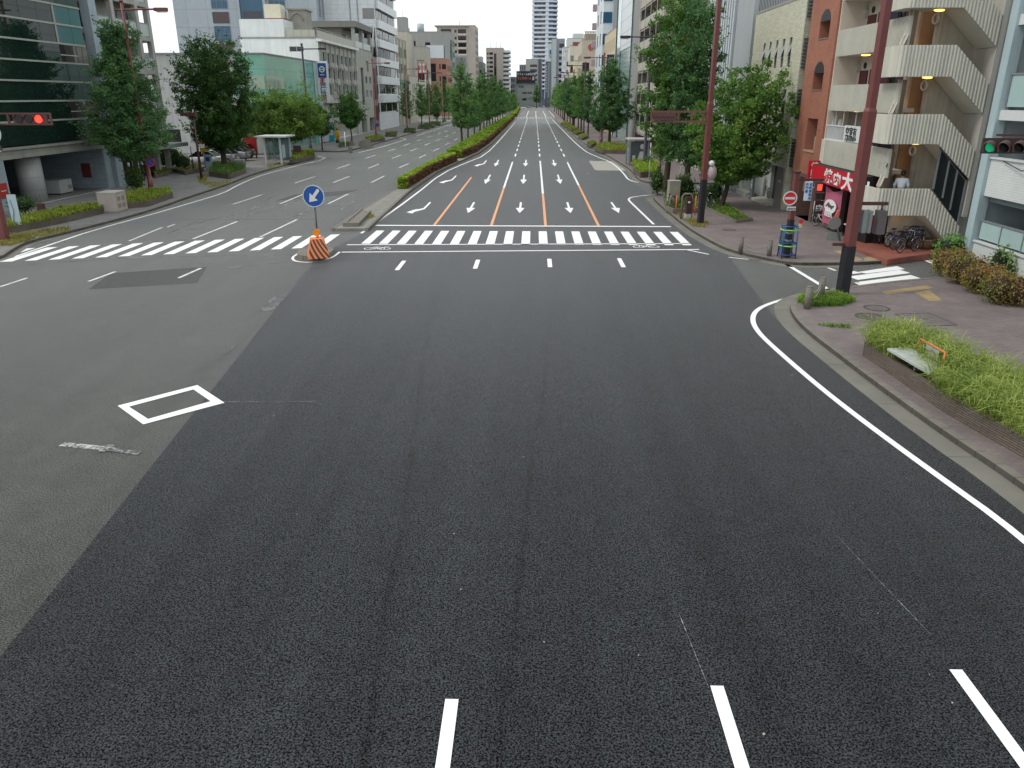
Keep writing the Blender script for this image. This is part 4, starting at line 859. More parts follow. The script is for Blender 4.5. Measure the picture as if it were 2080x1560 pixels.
# ---------------------------------------------------------------- left 2: apartments with glass balconies
M_APT = plain('apartment_wall', '#b5b2ab', .75, .2, 1, streak=.2); M_BAL = plain('frosted_balustrade', '#b0bdb8', .3, .12, 2)
t = building('balcony_apartment', 'grey apartment block with frosted glass balconies between the glass office and the white bank', -50, -37.2, 66.4, 77.6, 21, M_APT, [], [], parapet=.2)
for k, z in enumerate((3.3, 6.2, 9.1, 11.95, 14.8, 17.7)):
    add(t, 'balcony', M_APT, lambda m: (m.box(-37.2, -35.8, 66.4, 77.6, z, z + .38), m.box(-38.5, -37.0, 77.601, 79.6, z, z + .38)))
    for a, b in ((66.5, 68.6), (68.65, 70.6), (71.2, 73.2), (73.25, 75.0), (75.6, 77.5)):
        add(t, 'balustrade', M_BAL, lambda m: m.box(-35.9, -35.86, a, b, z + .42, z + 1.45))
    add(t, 'balustrade', M_BAL, lambda m: m.box(-37.1, -37.06, 77.7, 79.5, z + .42, z + 1.45)); add(t, 'balustrade', M_BAL, lambda m: m.box(-38.4, -37.12, 79.5, 79.54, z + .42, z + 1.45))
    add(t, 'rail', FRAME, lambda m: (m.box(-35.93, -35.83, 66.5, 77.5, z + 1.451, z + 1.51), m.box(-37.14, -37.04, 77.65, 79.5, z + 1.451, z + 1.5)))
    for y in (67.6, 70.0, 73.6, 76.4): link_mesh('window', winmesh(1.7, 2.0, FRAME, GL, 1), (-37.17, y, z + .5), t, math.pi / 2)
    add(t, 'lamp', emit('balcony_lamp', '#e0603a', .8), lambda m: m.ell((-37.6, 78.6, z - .1), .18, .18, .1, 8, 5))
for y in (71.0, 75.3, 77.55): add(t, 'column', M_APT, lambda m: m.box(-36.2, -35.78, y - .25, y + .25, KH, 20.6))
add(t, 'entrance_canopy', plain('canopy', '#8a9a90', .6, .2, 2), lambda m: m.box(-37.2, -34.2, 72, 78.5, 2.6, 2.95)); add(t, 'entrance', M_VOID, lambda m: m.box(-37.2, -36.9, 66.9, 77, KH, 2.6))
for y in (67.2, 69.6): d = thing('garden_lamp', 'small white topped garden lamp, %s the glass office pillar' % ('next to' if y < 68 else 'further from'), 'lamp', (-34.7, y, KH)); add(d, 'post', FRAMED, lambda m: m.cyl(-34.7, y, KH, 1.5, .04, 8)); add(d, 'lamp_shade', FRAMEW, lambda m: m.cyl(-34.7, y, 1.5, 1.85, .1, 10))
# ---------------------------------------------------------------- left 3: bank with green glass corner
M_BANK = plain('bank_render', '#bcbdbb', .8, .15, .6, streak=.12); M_GRN = tiled('green_glass_cladding', '#7fb5a3', '#86bba8', '#558a7b', 3.1, 2.6, .02, 0, .12, .12, 0); M_PALE = tiled('pale_blue_panel', '#b9c9c9', '#c1d0d0', '#8da0a0', 3.4, .95, .015, 0, .4, .1, .2)
t = thing('bank_building', 'low pale building with a pale green glass corner and a tall vertical sign', 'building', (-34.2, 105, KH))
def fb(m):
    panel(m, (-56, 104, KH), (1, 0, 0), (0, -1, 0), 18.0, 12.0, [(7.3, 9.9, 1.3, 3.0, .5)])
    m.quad((-56, 104, KH), (-56, 140, KH), (-56, 140, 12.14), (-56, 104, 12.14)); m.quad((-56, 104, 12.14), (-34.3, 104, 12.14), (-34.3, 133, 12.14), (-56, 133, 12.14)); m.quad((-34.3, 133.5, KH), (-56, 133.5, KH), (-56, 133.5, 12.14), (-34.3, 133.5, 12.14))
add(t, 'wall', M_BANK, fb)
add(t, 'glass_corner', M_GRN, lambda m: (panel(m, (-38, 103.9, 3.6), (1, 0, 0), (0, -1, 0), 3.8, 8.55, []), panel(m, (-34.2, 103.9, KH), (0, 1, 0), (1, 0, 0), 23.2, 12.0, [(1.0, 22.5, .1, 3.2, .4)])))
add(t, 'shopfront', glass('shop_glass', '#6d8d86', .06), lambda m: m.box(-34.7, -34.58, 104.9, 126.4, KH + .1, 3.34)); add(t, 'shop_wall', plain('shop_white', '#b8bcb8', .6, .2, 1), lambda m: m.box(-38, -34.21, 103.95, 104.3, KH, 3.58))
add(t, 'panel_wall', M_PALE, lambda m: panel(m, (-34.15, 127.1, KH), (0, 1, 0), (1, 0, 0), 6.3, 12.0, []))
add(t, 'coping', plain('grey_coping', '#868884', .6, .15, 2), lambda m: (m.box(-56.1, -34.15, 103.8, 104.1, 12.15, 12.3), m.box(-34.4, -34.05, 104.11, 133.5, 12.15, 12.302)))
add(t, 'door', plain('door_white', '#c3c8cc', .4, .1, 3), lambda m: m.box(-34.1, -33.6, 128.6, 131.6, KH + .1, 3.2))
link_mesh('window', winmesh(2.6, 1.7, FRAME, GL, 0), (-47.4, 104.45, 1.3 + KH), t, 0)
add(t, 'sign_panel', plain('faded_sign', '#a9b8a4', .5, .15, 1.5), lambda m: (m.box(-37.4, -34.3, 103.84, 103.88, 8.0, 9.6), m.box(-34.18, -34.15, 104.2, 111.5, 8.0, 9.6)))
add(t, 'logo', plain('faded_logo', '#6d8478', .5, .15, 2), lambda m: (m.ring((-36.2, 103.82, 8.8), (0, 1, 0), .28, .52, .03), m.box(-36.5, -35.9, 103.80, 103.83, 8.73, 8.87)))
text('戸信用', 1.25, (-34.12, 104.9, 8.2), (0, 1, 0), plain('faded_letters', '#93a595', .5, .1, 2), t, bold=.015, xs=1.35)
t = thing('vertical_sign', 'tall narrow sign with blue top, red and navy letters', 'sign', (-33.4, 128.8, 6.4))
add(t, 'board', plain('sign_white', '#cfd6da', .4, .08, 2), lambda m: m.box(-34.1, -32.4, 128.7, 129.0, 6.3, 12.3)); add(t, 'blue_field', plain('sign_blue', '#16407e', .4, .08, 2), lambda m: m.box(-33.9, -32.6, 128.66, 128.699, 9.9, 12.0))
add(t, 'logo', FRAMEW, lambda m: (m.ring((-33.25, 128.64, 11.1), (0, 1, 0), .30, .45, .03), m.box(-33.5, -33.0, 128.63, 128.655, 11.03, 11.17), m.box(-33.6, -32.9, 128.63, 128.655, 10.25, 10.36)))
for i, (ch, cl) in enumerate(zip('瀬戸信用', ('#9a2733', '#243a6a', '#243a6a', '#9a2733'))): text(ch, 1.0, (-33.78, 128.68, 8.95 - i * .86 + .1), (1, 0, 0), plain('letter' + cl, cl, .5, .05, 2), t, bold=.02)
# ---------------------------------------------------------------- left 4: tall blue grey tower behind
M_TOW = tiled('tower_panel', '#a2abb2', '#a8b1b8', '#8a9299', 4.2, 3.4, .05, 0, .5, .1, 0); M_DK = plain('tower_dark', '#4a4c54', .5, .15, 2)
t = building('office_tower', 'tall blue grey office tower with a blue glass strip, behind the low bank', -74, -44.5, 172, 205, 56, M_TOW, rowspec(173, 204, 11, .5, [22.5, 37], 13.5, .5), [], fr=FRAMED, gl=GLP, mull=0, trans=5)
def zt(py): return AY(480, py, 172).z
add(t, 'glass_strip', GLB, lambda m: m.box(-60.0, -55.4, 171.6, 171.95, 14, 55)); add(t, 'glass_strip', plain('tower_rib', '#a2abb2', .4, .1, 1), lambda m: [m.box(x, x + .5, 171.3, 171.98, 14, 55) for x in (-60.6, -55.3)])
for z in range(15, 55, 6): add(t, 'dark_band', M_DK, lambda m: m.box(-59.6, -55.8, 171.55, 171.7, z, z + 2.4))
for x in (-64.4, -52.6):
    for z in range(15, 55, 6): link_mesh('window', winmesh(3.4, 2.8, FRAME, GLB, 2, 1), (x, 171.95, z + 2.9), t, 0); add(t, 'dark_band', plain('brown_blind', '#54474a', .5, .1, 1), lambda m: m.box(x - 1.7, x + 1.7, 171.9, 171.97, z + .2, z + 2.3))
# ---------------------------------------------------------------- left 5: white office with long rows of windows
M_WHT = plain('white_render', '#e2e6e4', .75, .12, .8, streak=.10); M_FRT = plain('shaded_front', '#bdbcb2', .75, .2, 1, streak=.15)  # street face of the white office: its shade is put into the greyer colour
GLO = glass('office_glass', '#20262a', .05, '#b9b6aa', .2)
fr_ = []; zs5 = (12.1, 9.7, 7.25)
for z in zs5: fr_ += rowspec(131.6, 156.6, 8, .80, [z], 1.75, .16)
fr_ += rowspec(134, 156, 7, .7, [3.6], 2.4, .3) + [(134, 156, .3, 2.9, .6)]
t = building('white_office', 'white four storey office with rows of windows and air conditioners, behind the green glass corner', -46.2, -34, 130.4, 157.2, 15.6, M_FRT, fr_, [(-38.6, -36.3, 13.7, 14.5, .12)], mull=1, endwall=M_WHT, fr=FRAMEW, gl=GLO)
add(t, 'upper_block', M_WHT, lambda m: m.box(-46.1, -39.2, 130.5, 142, 15.65, 18.4)); add(t, 'cornice', M_WHT, lambda m: m.box(-34.2, -33.3, 130.2, 157.4, 15.2, 15.61))
for y in np.linspace(131.6, 156.6, 9): add(t, 'fin', plain('fin_white', '#b0b1aa', .7, .15, 2), lambda m: m.box(-33.98, -33.78, y - .11, y + .11, 6.6, 15.19))
add(t, 'band', plain('fin_white', '#b0b1aa'), lambda m: m.box(-33.97, -33.4, 131, 157.2, 6.1, 6.59))
for zi, z in enumerate(zs5):
    for i in range(8):
        y = 131.6 + 25 / 8 * (i + .5) + (.5 if (i + zi) % 2 else -.4)
        if (i * 3 + zi) % 5: add(t, 'air_conditioner', AC, lambda m: (m.box(-33.9, -33.4, y - .5, y + .5, z - .45, z + .22), m.ring((-33.38, y - .12, z - .1), (1, 0, 0), .18, .25, .02, 12)))
add(t, 'rail', FRAME, lambda m: ([m.box(-39 + i * 1.2, -38.95 + i * 1.2, 130.6, 130.65, 15.86, 17.1) for i in range(5)], [m.box(-34.2, -34.15, 131 + i * 1.6, 131.05 + i * 1.6, 15.86, 17.1) for i in range(17)], m.box(-39, -34.1, 130.58, 130.67, 17.1, 17.16), m.box(-34.22, -34.13, 130.7, 157, 17.1, 17.161)))
add(t, 'rail_screen', plain('rail_screen', '#b3b2a4', .6, .1, 3), lambda m: (m.box(-38.9, -34.4, 130.61, 130.64, 15.9, 16.9), m.box(-34.18, -34.16, 131.1, 157, 15.9, 16.9)))
add(t, 'water_tank', plain('tank_cream', '#d3cdb6', .5, .1, 2), lambda m: (m.box(-42.8, -40.2, 133.0, 135.4, 18.75, 20.6), m.box(-42.7, -40.3, 133.1, 135.3, 20.6, 20.75))); add(t, 'tank_base', plain('rust', '#8e4a38', .8, .3, 4), lambda m: m.box(-42.9, -39.6, 133, 135.5, 18.42, 18.74))
add(t, 'roof_house', plain('roof_house', '#9a988e', .8, .2, 1), lambda m: (m.box(-39.9, -37.2, 136, 140, 15.65, 20.2), m.tube([(-39.6, 135.95, 18.6), (-39.2, 135.95, 19.5), (-38.5, 135.95, 19.8), (-37.8, 135.95, 19.5), (-37.5, 135.95, 18.6)], .12, 6), m.box(-40.1, -37.0, 135.8, 140.2, 20.2, 20.4)))
# ---------------------------------------------------------------- left 6: grey narrow block with a roof terrace
M_GRY = plain('grey_render', '#b3b3ab', .8, .2, .8, streak=.2)
t = building('grey_block', 'narrow grey block with an open roof terrace under a flat canopy', -46, -34, 157.4, 173, 15.6, M_GRY, [(161, 163.6, 5.5, 12.4, .3), (166.5, 169, 11.8, 13.8, .3)] + rowspec(164, 172, 2, .5, [7.0, 9.6], 1.3, .2) + [(159, 164, .3, 3.0, .8), (167, 172, .3, 3.0, .8)], rowspec(-40, -35, 2, .5, [9.4, 12.0], 1.1, .2), fr=FRAME, gl=GL, mull=1, trans=3)
add(t, 'canopy', plain('canopy_grey', '#7f7f79', .8, .2, 1), lambda m: (m.box(-46, -33.5, 157.0, 173.2, 19.3, 20.2), m.box(-45.9, -33.6, 157.1, 173.1, 20.2, 20.35)))
[add(t, 'post', M_GRY, lambda m: m.box(x, x + .6, y, y + .6, 15.6, 19.3)) for x in (-45.8, -34.6) for y in (157.5, 164.5, 172.2)]; add(t, 'terrace_room', plain('terrace_room', '#a9a79c', .7, .2, 1), lambda m: m.box(-45, -37, 160, 172, 15.65, 19.29))
for y in (161.5, 165, 168.5): link_mesh('window', winmesh(2.4, 2.0, FRAMEW, GL, 1), (-36.96, y, 16.4), t, math.pi / 2)
for x in (-43.5, -40.0): link_mesh('window', winmesh(2.6, 2.2, FRAMEW, GL, 2), (x, 159.96, 16.2), t, 0)
add(t, 'balustrade', M_BAL, lambda m: m.box(-34.1, -34.05, 158.2, 172, 15.9, 17.0))
t = thing('panel_building', 'slim brown framed building with a narrow red panelled strip and a white roof pylon', 'building', (-34, 175.4, KH))
add(t, 'wall', plain('taupe_wall', '#968d82', .8, .2, 1, streak=.2), lambda m: m.box(-44, -34.1, 173.2, 177.6, KH, 15)); add(t, 'red_panel', plain('dark_red_panel', '#4f2228', .5, .2, 2), lambda m: [m.box(-34.1, -33.9, 174.0, 176.8, z, z + 2.9) for z in (2.4, 6.6, 9.8)]); add(t, 'pylon', FRAMEW, lambda m: (m.tube([(-34, 173.6, 15), (-33.8, 175.5, 21), (-33.8, 177.4, 15)], .16, 6), m.tube([(-33.8, 175.5, 21), (-36, 175.5, 20.5)], .12, 6)))
# ---------------------------------------------------------------- left 7: tall white tiled tower with wrapped corner windows
M_WT = tiled('white_tile_panel', '#dde0e2', '#e2e5e7', '#c0c4c7', 1.6, .9, .03, 0, .45, .12, 0)
t = building('white_tiled_tower', 'tall white tiled tower with purple black wrapped corner windows', -47, -33.9, 178, 202.8, 31, M_WT, [], [], fr=FRAMED, gl=GLP)
zz = [26.4, 22.6, 18.85, 15.1, 11.4, 7.7, 3.9]
for z in zz:
    for i in range(3): link_mesh('window', winmesh(6.6, 1.9, FRAMED, GLD, 3), (-33.86, 182.4 + i * 7.4, z), t, math.pi / 2)
    add(t, 'corner_window', GLP, lambda m: (m.box(-36.4, -33.95, 177.93, 177.99, z, z + 1.9), m.box(-36.5, -33.92, 177.9, 177.96, z - .07, z - .01)))
    add(t, 'spandrel', M_WT, lambda m: m.box(-33.85, -33.25, 179.2, 202.5, z + 1.95, z + 3.55))
add(t, 'pipe', plain('pipe_grey', '#8c9094', .5, .1, 2), lambda m: [m.tube([(x, 177.8, 6), (x, 177.8, 31)], .10, 6) for x in (-39.0, -37.4)]); add(t, 'crown_band', plain('grey_band', '#84898c', .5, .1, 2), lambda m: m.box(-42, -33.2, 177.5, 203, 29.3, 30.9))
# ---------------------------------------------------------------- left 8: cream building with green shutters
M_CRM = plain('cream_render', '#c2bdac', .8, .15, .8, streak=.15)
fr_ = rowspec(204, 219, 5, .72, [16.3, 12.6, 8.8, 5.2], 2.3, .3)
t = building('shuttered_building', 'cream building with green shutters beside its tall windows', -46, -34, 203.2, 220, 20.4, M_CRM, fr_, [], fr=FRAMED, gl=GLP, mull=1)
sg = plain('green_shutter', '#2f7a62', .5, .15, 2)
for j, z in enumerate((16.3, 12.6, 8.8)):
    for i in range(5):
        if (i * 2 + j) % 3 < 2: add(t, 'shutter', sg, lambda m: m.box(-34.05, -33.9, 204.3 + 3 * i, 205.4 + 3 * i, z, z + 2.3))
add(t, 'roof_cap', M_CRM, lambda m: m.cyl(-37, 207, 20.4, 22.2, 2.2, 20))
for y in (203.4, 208.2, 213, 218): add(t, 'pilaster', M_CRM, lambda m: m.box(-33.98, -33.7, y, y + .3, KH, 20.3))
# ---------------------------------------------------------------- left 9..: further blocks
M_G9 = plain('grey_concrete', '#a0a29f', .85, .12, .4, streak=.15)
t = building('cream_slab', 'plain cream slab wall with a lift tower, rising behind the green shuttered building', -50.5, -46, 300, 312, 28.7, M_CRM, [], []); add(t, 'lift_tower', M_G9, lambda m: (m.box(-49.4, -46.1, 301, 306, 28.4, 33.6), m.cyl(-46.9, 308, 28.4, 30.4, .9, 12), m.tube([(-47.5, 303, 33.6), (-47.5, 303, 36)], .08, 5)))
t = building('grey_bulk', 'big plain grey block with a few small windows and a round roof tank', -56, -33.6, 330, 350, 30.7, M_G9, rowspec(331, 349, 4, .6, [10, 14, 18, 22, 26], 2.2), [(-53.4, -52.7, 25, 27.6, .2), (-47.9, -47.2, 25, 27.6, .2), (-43.4, -41.4, 25, 27, .2), (-53.4, -52.7, 20, 22, .2), (-53.4, -52.7, 15, 17, .2)], fr=FRAMED, gl=GLD)
add(t, 'tank', plain('tank_grey', '#a9b3ba', .4, .1, 2), lambda m: m.cyl(-45.5, 334, 30.9, 34, 1.4, 18)); add(t, 'sign_strip', plain('green_sign', '#2e8a6a', .5, .1, 2), lambda m: [m.box(-33.3, -32.9, 330.6, 333, z, z + 3.6) for z in (15, 19, 23)])
t = building('small_cream_shop', 'small cream building with slit windows and a brown end wall, beyond the shuttered building', -45, -33.9, 221, 238, 12.3, plain('cream2', '#b9b6a6', .8, .15, 1), rowspec(227, 237, 3, .35, [4.0, 8.0], 2.4), [], fr=FRAMED, gl=GLD, endwall=plain('brick_end', '#7a5c52', .8, .2, 1))
t = building('tan_small_block', 'narrow grey cream block with a boxed window column, left of the salmon building', -38.4, -34.6, 265, 275, 21.8, plain('grey_cream', '#b1aea2', .8, .15, 1, streak=.15), rowspec(266, 274, 2, .6, [5, 9, 13], 1.8), [(-37.6, -35.4, 15.6, 18.0, .3), (-37.6, -35.4, 11.5, 14, .3)], fr=FRAME, gl=GL)
t = building('pink_brick_building', 'salmon brick building with a dark balcony slot, under a blank white billboard', -41.2, -33, 311, 330, 20.2, plain('salmon_brick', '#ad8070', .8, .2, 1), rowspec(312, 329, 4, .6, [4, 8, 12, 16], 2, .3), [(-39.7, -37.2, 12.4, 18.6, .8), (-34.9, -33.4, 16.6, 18.4, .3), (-35.9, -35.4, 16.6, 18.4, .3), (-34.9, -33.4, 12.3, 14.1, .3), (-35.9, -35.4, 12.3, 14.1, .3), (-34.9, -33.4, 8.2, 10, .3)], fr=FRAMED, gl=GLD)
b_ = thing('billboard', 'blank white billboard standing on the salmon brick building', 'billboard', (-37, 311.5, 20.5)); add(b_, 'panel', plain('billboard_white', '#d3dbe0', .5, .06, .5), lambda m: m.box(-40.7, -34.1, 311.2, 311.5, 20.5, 24.9)); add(b_, 'frame', FRAMED, lambda m: (m.box(-40.9, -40.6, 311.51, 313.5, 20.4, 24.8), m.box(-34.2, -33.9, 311.51, 313.5, 20.4, 24.8), m.box(-40.8, -34.1, 313.51, 313.7, 20.4, 24.5)))
b_ = thing('red_roof_sign', 'red neon frame sign with white discs on a lattice, left of the salmon building', 'sign', (-33.9, 248.6, 9))
RD = plain('neon_red', '#a02a34', .5, .1, 2); yb = 248.6
add(b_, 'frame', RD, lambda m: (m.torus((-33.9, yb, 15.2), (0, 1, 0), 1.0, .16, 20, 6), m.tube([(-33.9, yb, 16.6), (-33.9, yb, 12)], .15, 6), m.tube([(-35, yb, 13.6), (-32.7, yb, 13.6)], .14, 6), m.tube([(-35.1, yb, 12), (-35.1, yb, 16.4)], .15, 6), m.tube([(-32.6, yb, 11.5), (-32.4, yb, 14), (-32.7, yb, 16.6)], .18, 6)))
[add(b_, 'disc', FRAMEW, lambda m: m.disc((x, yb - .25, z), (0, 1, 0), .36, .1, 12)) for x, z in ((-34.4, 14.2), (-33.4, 14.2), (-34.4, 16.0), (-33.4, 16.0))]; add(b_, 'lattice', FRAMEW, lambda m: [m.tube([(-34.9, yb, z), (-31.4, yb, z)], .06, 5) for z in (8.6, 9.6, 10.6, 11.6)] + [m.tube([(x, yb, 5), (x, yb, 12)], .06, 5) for x in (-34.8, -33.1, -31.5)])
M_TAN = plain('tan_tile', '#b3aaa0', .8, .12, .5, streak=.1)
t = building('tan_tower', 'tall tan apartment tower with a column of dark balconies', -56.7, -34.6, 485, 510, 45.1, M_TAN, rowspec(486, 509, 5, .7, [12 + 3.6 * i for i in range(9)], 2.2, .6), [(-44.6, -39.9, 41.0 - 3.6 * i, 43.2 - 3.6 * i, 1.0) for i in range(8)] + [(-46.6, -45.4, 41.4 - 3.6 * i, 42.9 - 3.6 * i, .2) for i in range(8)] + [(-54.5, -48.5, 40.6, 43.4, .8)], fr=FRAMED, gl=GLD)
for i in range(8): add(t, 'balcony', plain('tan_balcony', '#c6bcae', .7, .1, 1), lambda m: m.box(-44.7, -39.8, 484.4, 485.02, 39.9 - 3.6 * i, 40.9 - 3.6 * i))
add(t, 'cornice', M_TAN, lambda m: m.box(-58.0, -38, 484, 511, 44.7, 45.3)); add(t, 'antenna', FRAME, lambda m: m.tube([(-44, 490, 45), (-44, 490, 48)], .15, 5))
t = building('grey_screen_house', 'low grey block with upright louvres in front of the tan tower', -43, -36.5, 440, 450, 27.0, M_G9, [], []); add(t, 'louvre', FRAME, lambda m: [m.box(-42.8 + i * .6, -42.55 + i * .6, 439.6, 439.98, 19, 26.6) for i in range(11)])
t = building('small_grey_office', 'small grey green office with a white roof house beyond the tan tower', -37.5, -32, 512, 540, 26.5, plain('grey_green', '#8d958d', .8, .15, .6), rowspec(513, 539, 4, .6, [6, 11, 16, 21], 2.4), rowspec(-37, -32.5, 2, .5, [10, 15, 20], 2.2), fr=FRAMED, gl=GLD); add(t, 'roof_house', plain('white2', '#c5c8c8', .7, .1, .5), lambda m: m.box(-36.6, -32.6, 513, 525, 26.8, 30))
t = building('far_tan_block', 'tan grey apartment block with white balcony bands, standing alone against the sky', -31.7, -20.6, 540, 562, 36.1, M_TAN, [], [(-29.6, -27.3, 32.2 - 2.65 * i, 33.6 - 2.65 * i, .3) for i in range(9)] + [(-31.0, -30.1, 32.3 - 2.65 * i, 33.5 - 2.65 * i, .3) for i in range(9)] + [(-26.6, -25.0, 9, 33, .3)], fr=FRAMED, gl=GLD)
for i in range(11): add(t, 'balcony', plain('white_band', '#d0d2d1', .6, .1, 1), lambda m: m.box(-20.59, -16.2, 540.5, 562, 33.6 - 2.65 * i, 34.9 - 2.65 * i)); add(t, 'balcony_glass', GLD, lambda m: m.box(-20.58, -17.0, 541.2, 562, 32.3 - 2.65 * i, 33.59 - 2.65 * i))
add(t, 'antenna', FRAME, lambda m: [m.tube([(x, 548, 36), (x, 548, 40.5)], .13, 5) for x in (-29, -25.5, -22.8)])
t = building('low_left_block', 'low row of pale shops at the far end of the left pavement', -40, -33, 352, 428, 13, plain('pale_shop', '#b0b2ad', .8, .15, .6), rowspec(353, 427, 12, .6, [5, 9], 2), [], fr=FRAME, gl=GL)
t = building('small_far_slats', 'small far block with dark and white slats beside the far tan block', -16.8, -13, 565, 590, 19.3, plain('slat_grey', '#8a959c', .7, .1, .6), [], [(-16.4, -13.6, 5 + 3.6 * i, 7.6 + 3.6 * i, .3) for i in range(4)], fr=FRAMEW, gl=GLD)

# ================================================================ RIGHT SIDE, far to near
t = building('residential_tower', 'very tall white apartment tower with stacked balcony bands, at the end of the avenue', -1.8, 13.5, 640, 655, 110, plain('tower_core', '#5d6a86', .4, .15, .5), [], [], side='R')
TWB = plain('tower_white', '#ced6e0', .5, .08, .6)
for i in range(30):
    z = 12 + i * 3.05
    add(t, 'balcony', TWB, lambda m: (m.box(-2.6, 13.4, 638.6, 640.2, z, z + 1.25), m.prism([(13.41, 638.6), (16.9, 640.6), (16.9, 652), (13.41, 652)], z - .1, z + 1.15)))
add(t, 'fin', TWB, lambda m: [m.box(x, x + wd, 638.9, 640.1, 5, 109) for x, wd in ((-2.2, 1.3), (7.6, 2.4))]); add(t, 'side_core', plain('tower_core_dark', '#4a4f66', .5, .1, 1), lambda m: m.box(13.42, 16.2, 641, 652, 5, 108))
for y in (639.95,):
    for i in range(30):
        for k in range(3): link_mesh('window', winmesh(2.2, 1.6, FRAMEW, GLP, 1), (.6 + k * 2.9, y - .02, 13.35 + i * 3.05), t, 0)
M_BG = plain('far_grey', '#a7a9a6', .8, .12, .5)
t = building('banded_grey_block', 'grey block with pale balcony bands behind the black roof billboard', -6.5, 5.2, 592, 610, 31.6, M_BG, [], [(-3.4, 1.6, 26.5 - 3.1 * i, 28.2 - 3.1 * i, 1.0) for i in range(6)], side='R', fr=FRAMED, gl=GLD); add(t, 'dark_fin', plain('dark_fin', '#5c5a64', .6, .1, 1), lambda m: m.box(2.4, 4.6, 591.5, 591.99, 3, 31.9))
t = building('grid_office', 'grey gridded office behind the left end of the black roof billboard', -11.2, -6.51, 600, 612, 28.2, plain('grid_grey', '#7e8488', .7, .1, .6), [], rowspec(-11, -6.7, 3, .7, [9, 13, 17, 21, 25], 2.4, .3), side='R', fr=FRAMEW, gl=GL)
t = building('billboard_building', 'pale office closing the avenue under a black roof billboard', -13.0, 2.9, 575, 590, 15.6, plain('pale_office', '#b3bab5', .7, .12, .6), [], [(-11.5, -7.6, 12.6, 14.2, .3)] + [(-12.6 + 3.8 * i, -9.4 + 3.8 * i, z, z + 1.5, .3) for i in range(4) for z in (4.2, 8.4)], side='R', fr=FRAME, gl=GL, mull=2)
b_ = thing('roof_billboard', 'black billboard with white and orange letters at the end of the avenue', 'billboard', (-6, 573.8, 16)); add(b_, 'panel', plain('billboard_black', '#23222c', .5, .1, .5), lambda m: m.box(-12.8, .4, 573.9, 574.6, 16.0, 23.0)); add(b_, 'frame', plain('billboard_purple', '#3c3450', .5, .1, 1), lambda m: (m.box(-13.0, .6, 573.85, 574.7, 23.0, 23.35), m.box(-13.0, .6, 573.85, 574.7, 15.7, 16.0)))
for ch, sz, x, z, cl, xs_ in (('リフォーム&増改築', 1.75, -12.4, 20.8, '#d9dce2', .86), ('ニッカホーム', 2.1, -12.2, 18.0, '#e07a4e', .78)): text(ch, sz, (x, 573.85, z), (1, 0, 0), plain('bb' + cl, cl, .5, .05, 1), b_, bold=.02, xs=xs_)
add(b_, 'white_shape', FRAMEW, lambda m: (m.ell((-1.0, 573.8, 18.3), .7, .08, 1.0, 10, 6), m.ell((-1.3, 573.8, 19.6), .2, .06, .5, 8, 5), m.ell((-.6, 573.8, 19.6), .2, .06, .5, 8, 5)))
t = building('slim_dark_block', 'slim dark grey block with a column of small white marks, right of the billboard', 7.2, 11.3, 560, 575, 28.8, plain('slim_dark', '#5e6670', .6, .12, .6), [], [], side='R'); add(t, 'mark', FRAMEW, lambda m: [m.box(7.4, 8.1, 559.8, 559.98, 10 + i * 1.7, 10.8 + i * 1.7) for i in range(10)]); add(t, 'panel', plain('slim_panel', '#87909a', .6, .1, .6), lambda m: m.box(8.6, 10.0, 559.8, 559.98, 6, 28))
t = building('pale_sign_block', 'pale block with a blue figure sign, between the white tower and the grey balcony block', 8.6, 12.3, 566, 580, 40.2, plain('pale_teal', '#bdc9c6', .7, .08, .5), [], [], side='R'); add(t, 'sign', plain('blue_mark', '#2d5f8e', .5, .1, 1), lambda m: (m.box(9.7, 11.6, 565.8, 565.98, 33.6, 36.4), m.box(10.2, 11.6, 565.8, 565.98, 31.4, 32.2), m.box(9.7, 10.2, 565.8, 565.98, 32.4, 33.2)))
t = building('grey_balcony_block', 'tall grey block with a bare concrete column and dark balcony stack on the right', 10.4, 18.4, 520, 540, 40.2, plain('blue_grey', '#8b929a', .7, .12, .6), [], [(15.0, 18.0, 35.2 - 3.4 * i, 37.6 - 3.4 * i, 1.0) for i in range(9)], side='R', fr=FRAMED, gl=GLD)
add(t, 'column', plain('pale_column', '#b3bcbc', .7, .1, .6), lambda m: m.box(10.6, 13.2, 519.5, 519.98, 3, 40.1)); 
for i in range(9): add(t, 'balcony', plain('lilac_band', '#a9abbc', .6, .1, 1), lambda m: m.box(14.8, 18.2, 519.2, 519.97, 33.6 - 3.4 * i, 34.9 - 3.4 * i))
t = building('white_slab_block', 'plain white slab block with a roof house behind the cream houses', 18.0, 30, 470, 490, 37.2, plain('plain_white', '#c9cdc9', .7, .1, .4), [], [], side='R'); add(t, 'roof_house', plain('plain_white', '#c9cdc9'), lambda m: m.box(21.2, 27, 470.2, 480, 37, 39.8))
t = building('white_window_block', 'white block with a vertical row of dark square windows, before the grey balcony block', 14.6, 19, 410, 430, 27.6, plain('white_block', '#c3c8ca', .7, .1, .5), rowspec(411, 429, 3, .5, [8, 12, 16, 20, 24], 1.8), [(15.6, 18.0, 6 + 3.7 * i, 8.2 + 3.7 * i, .3) for i in range(5)], side='R', fr=FRAMED, gl=GLP)
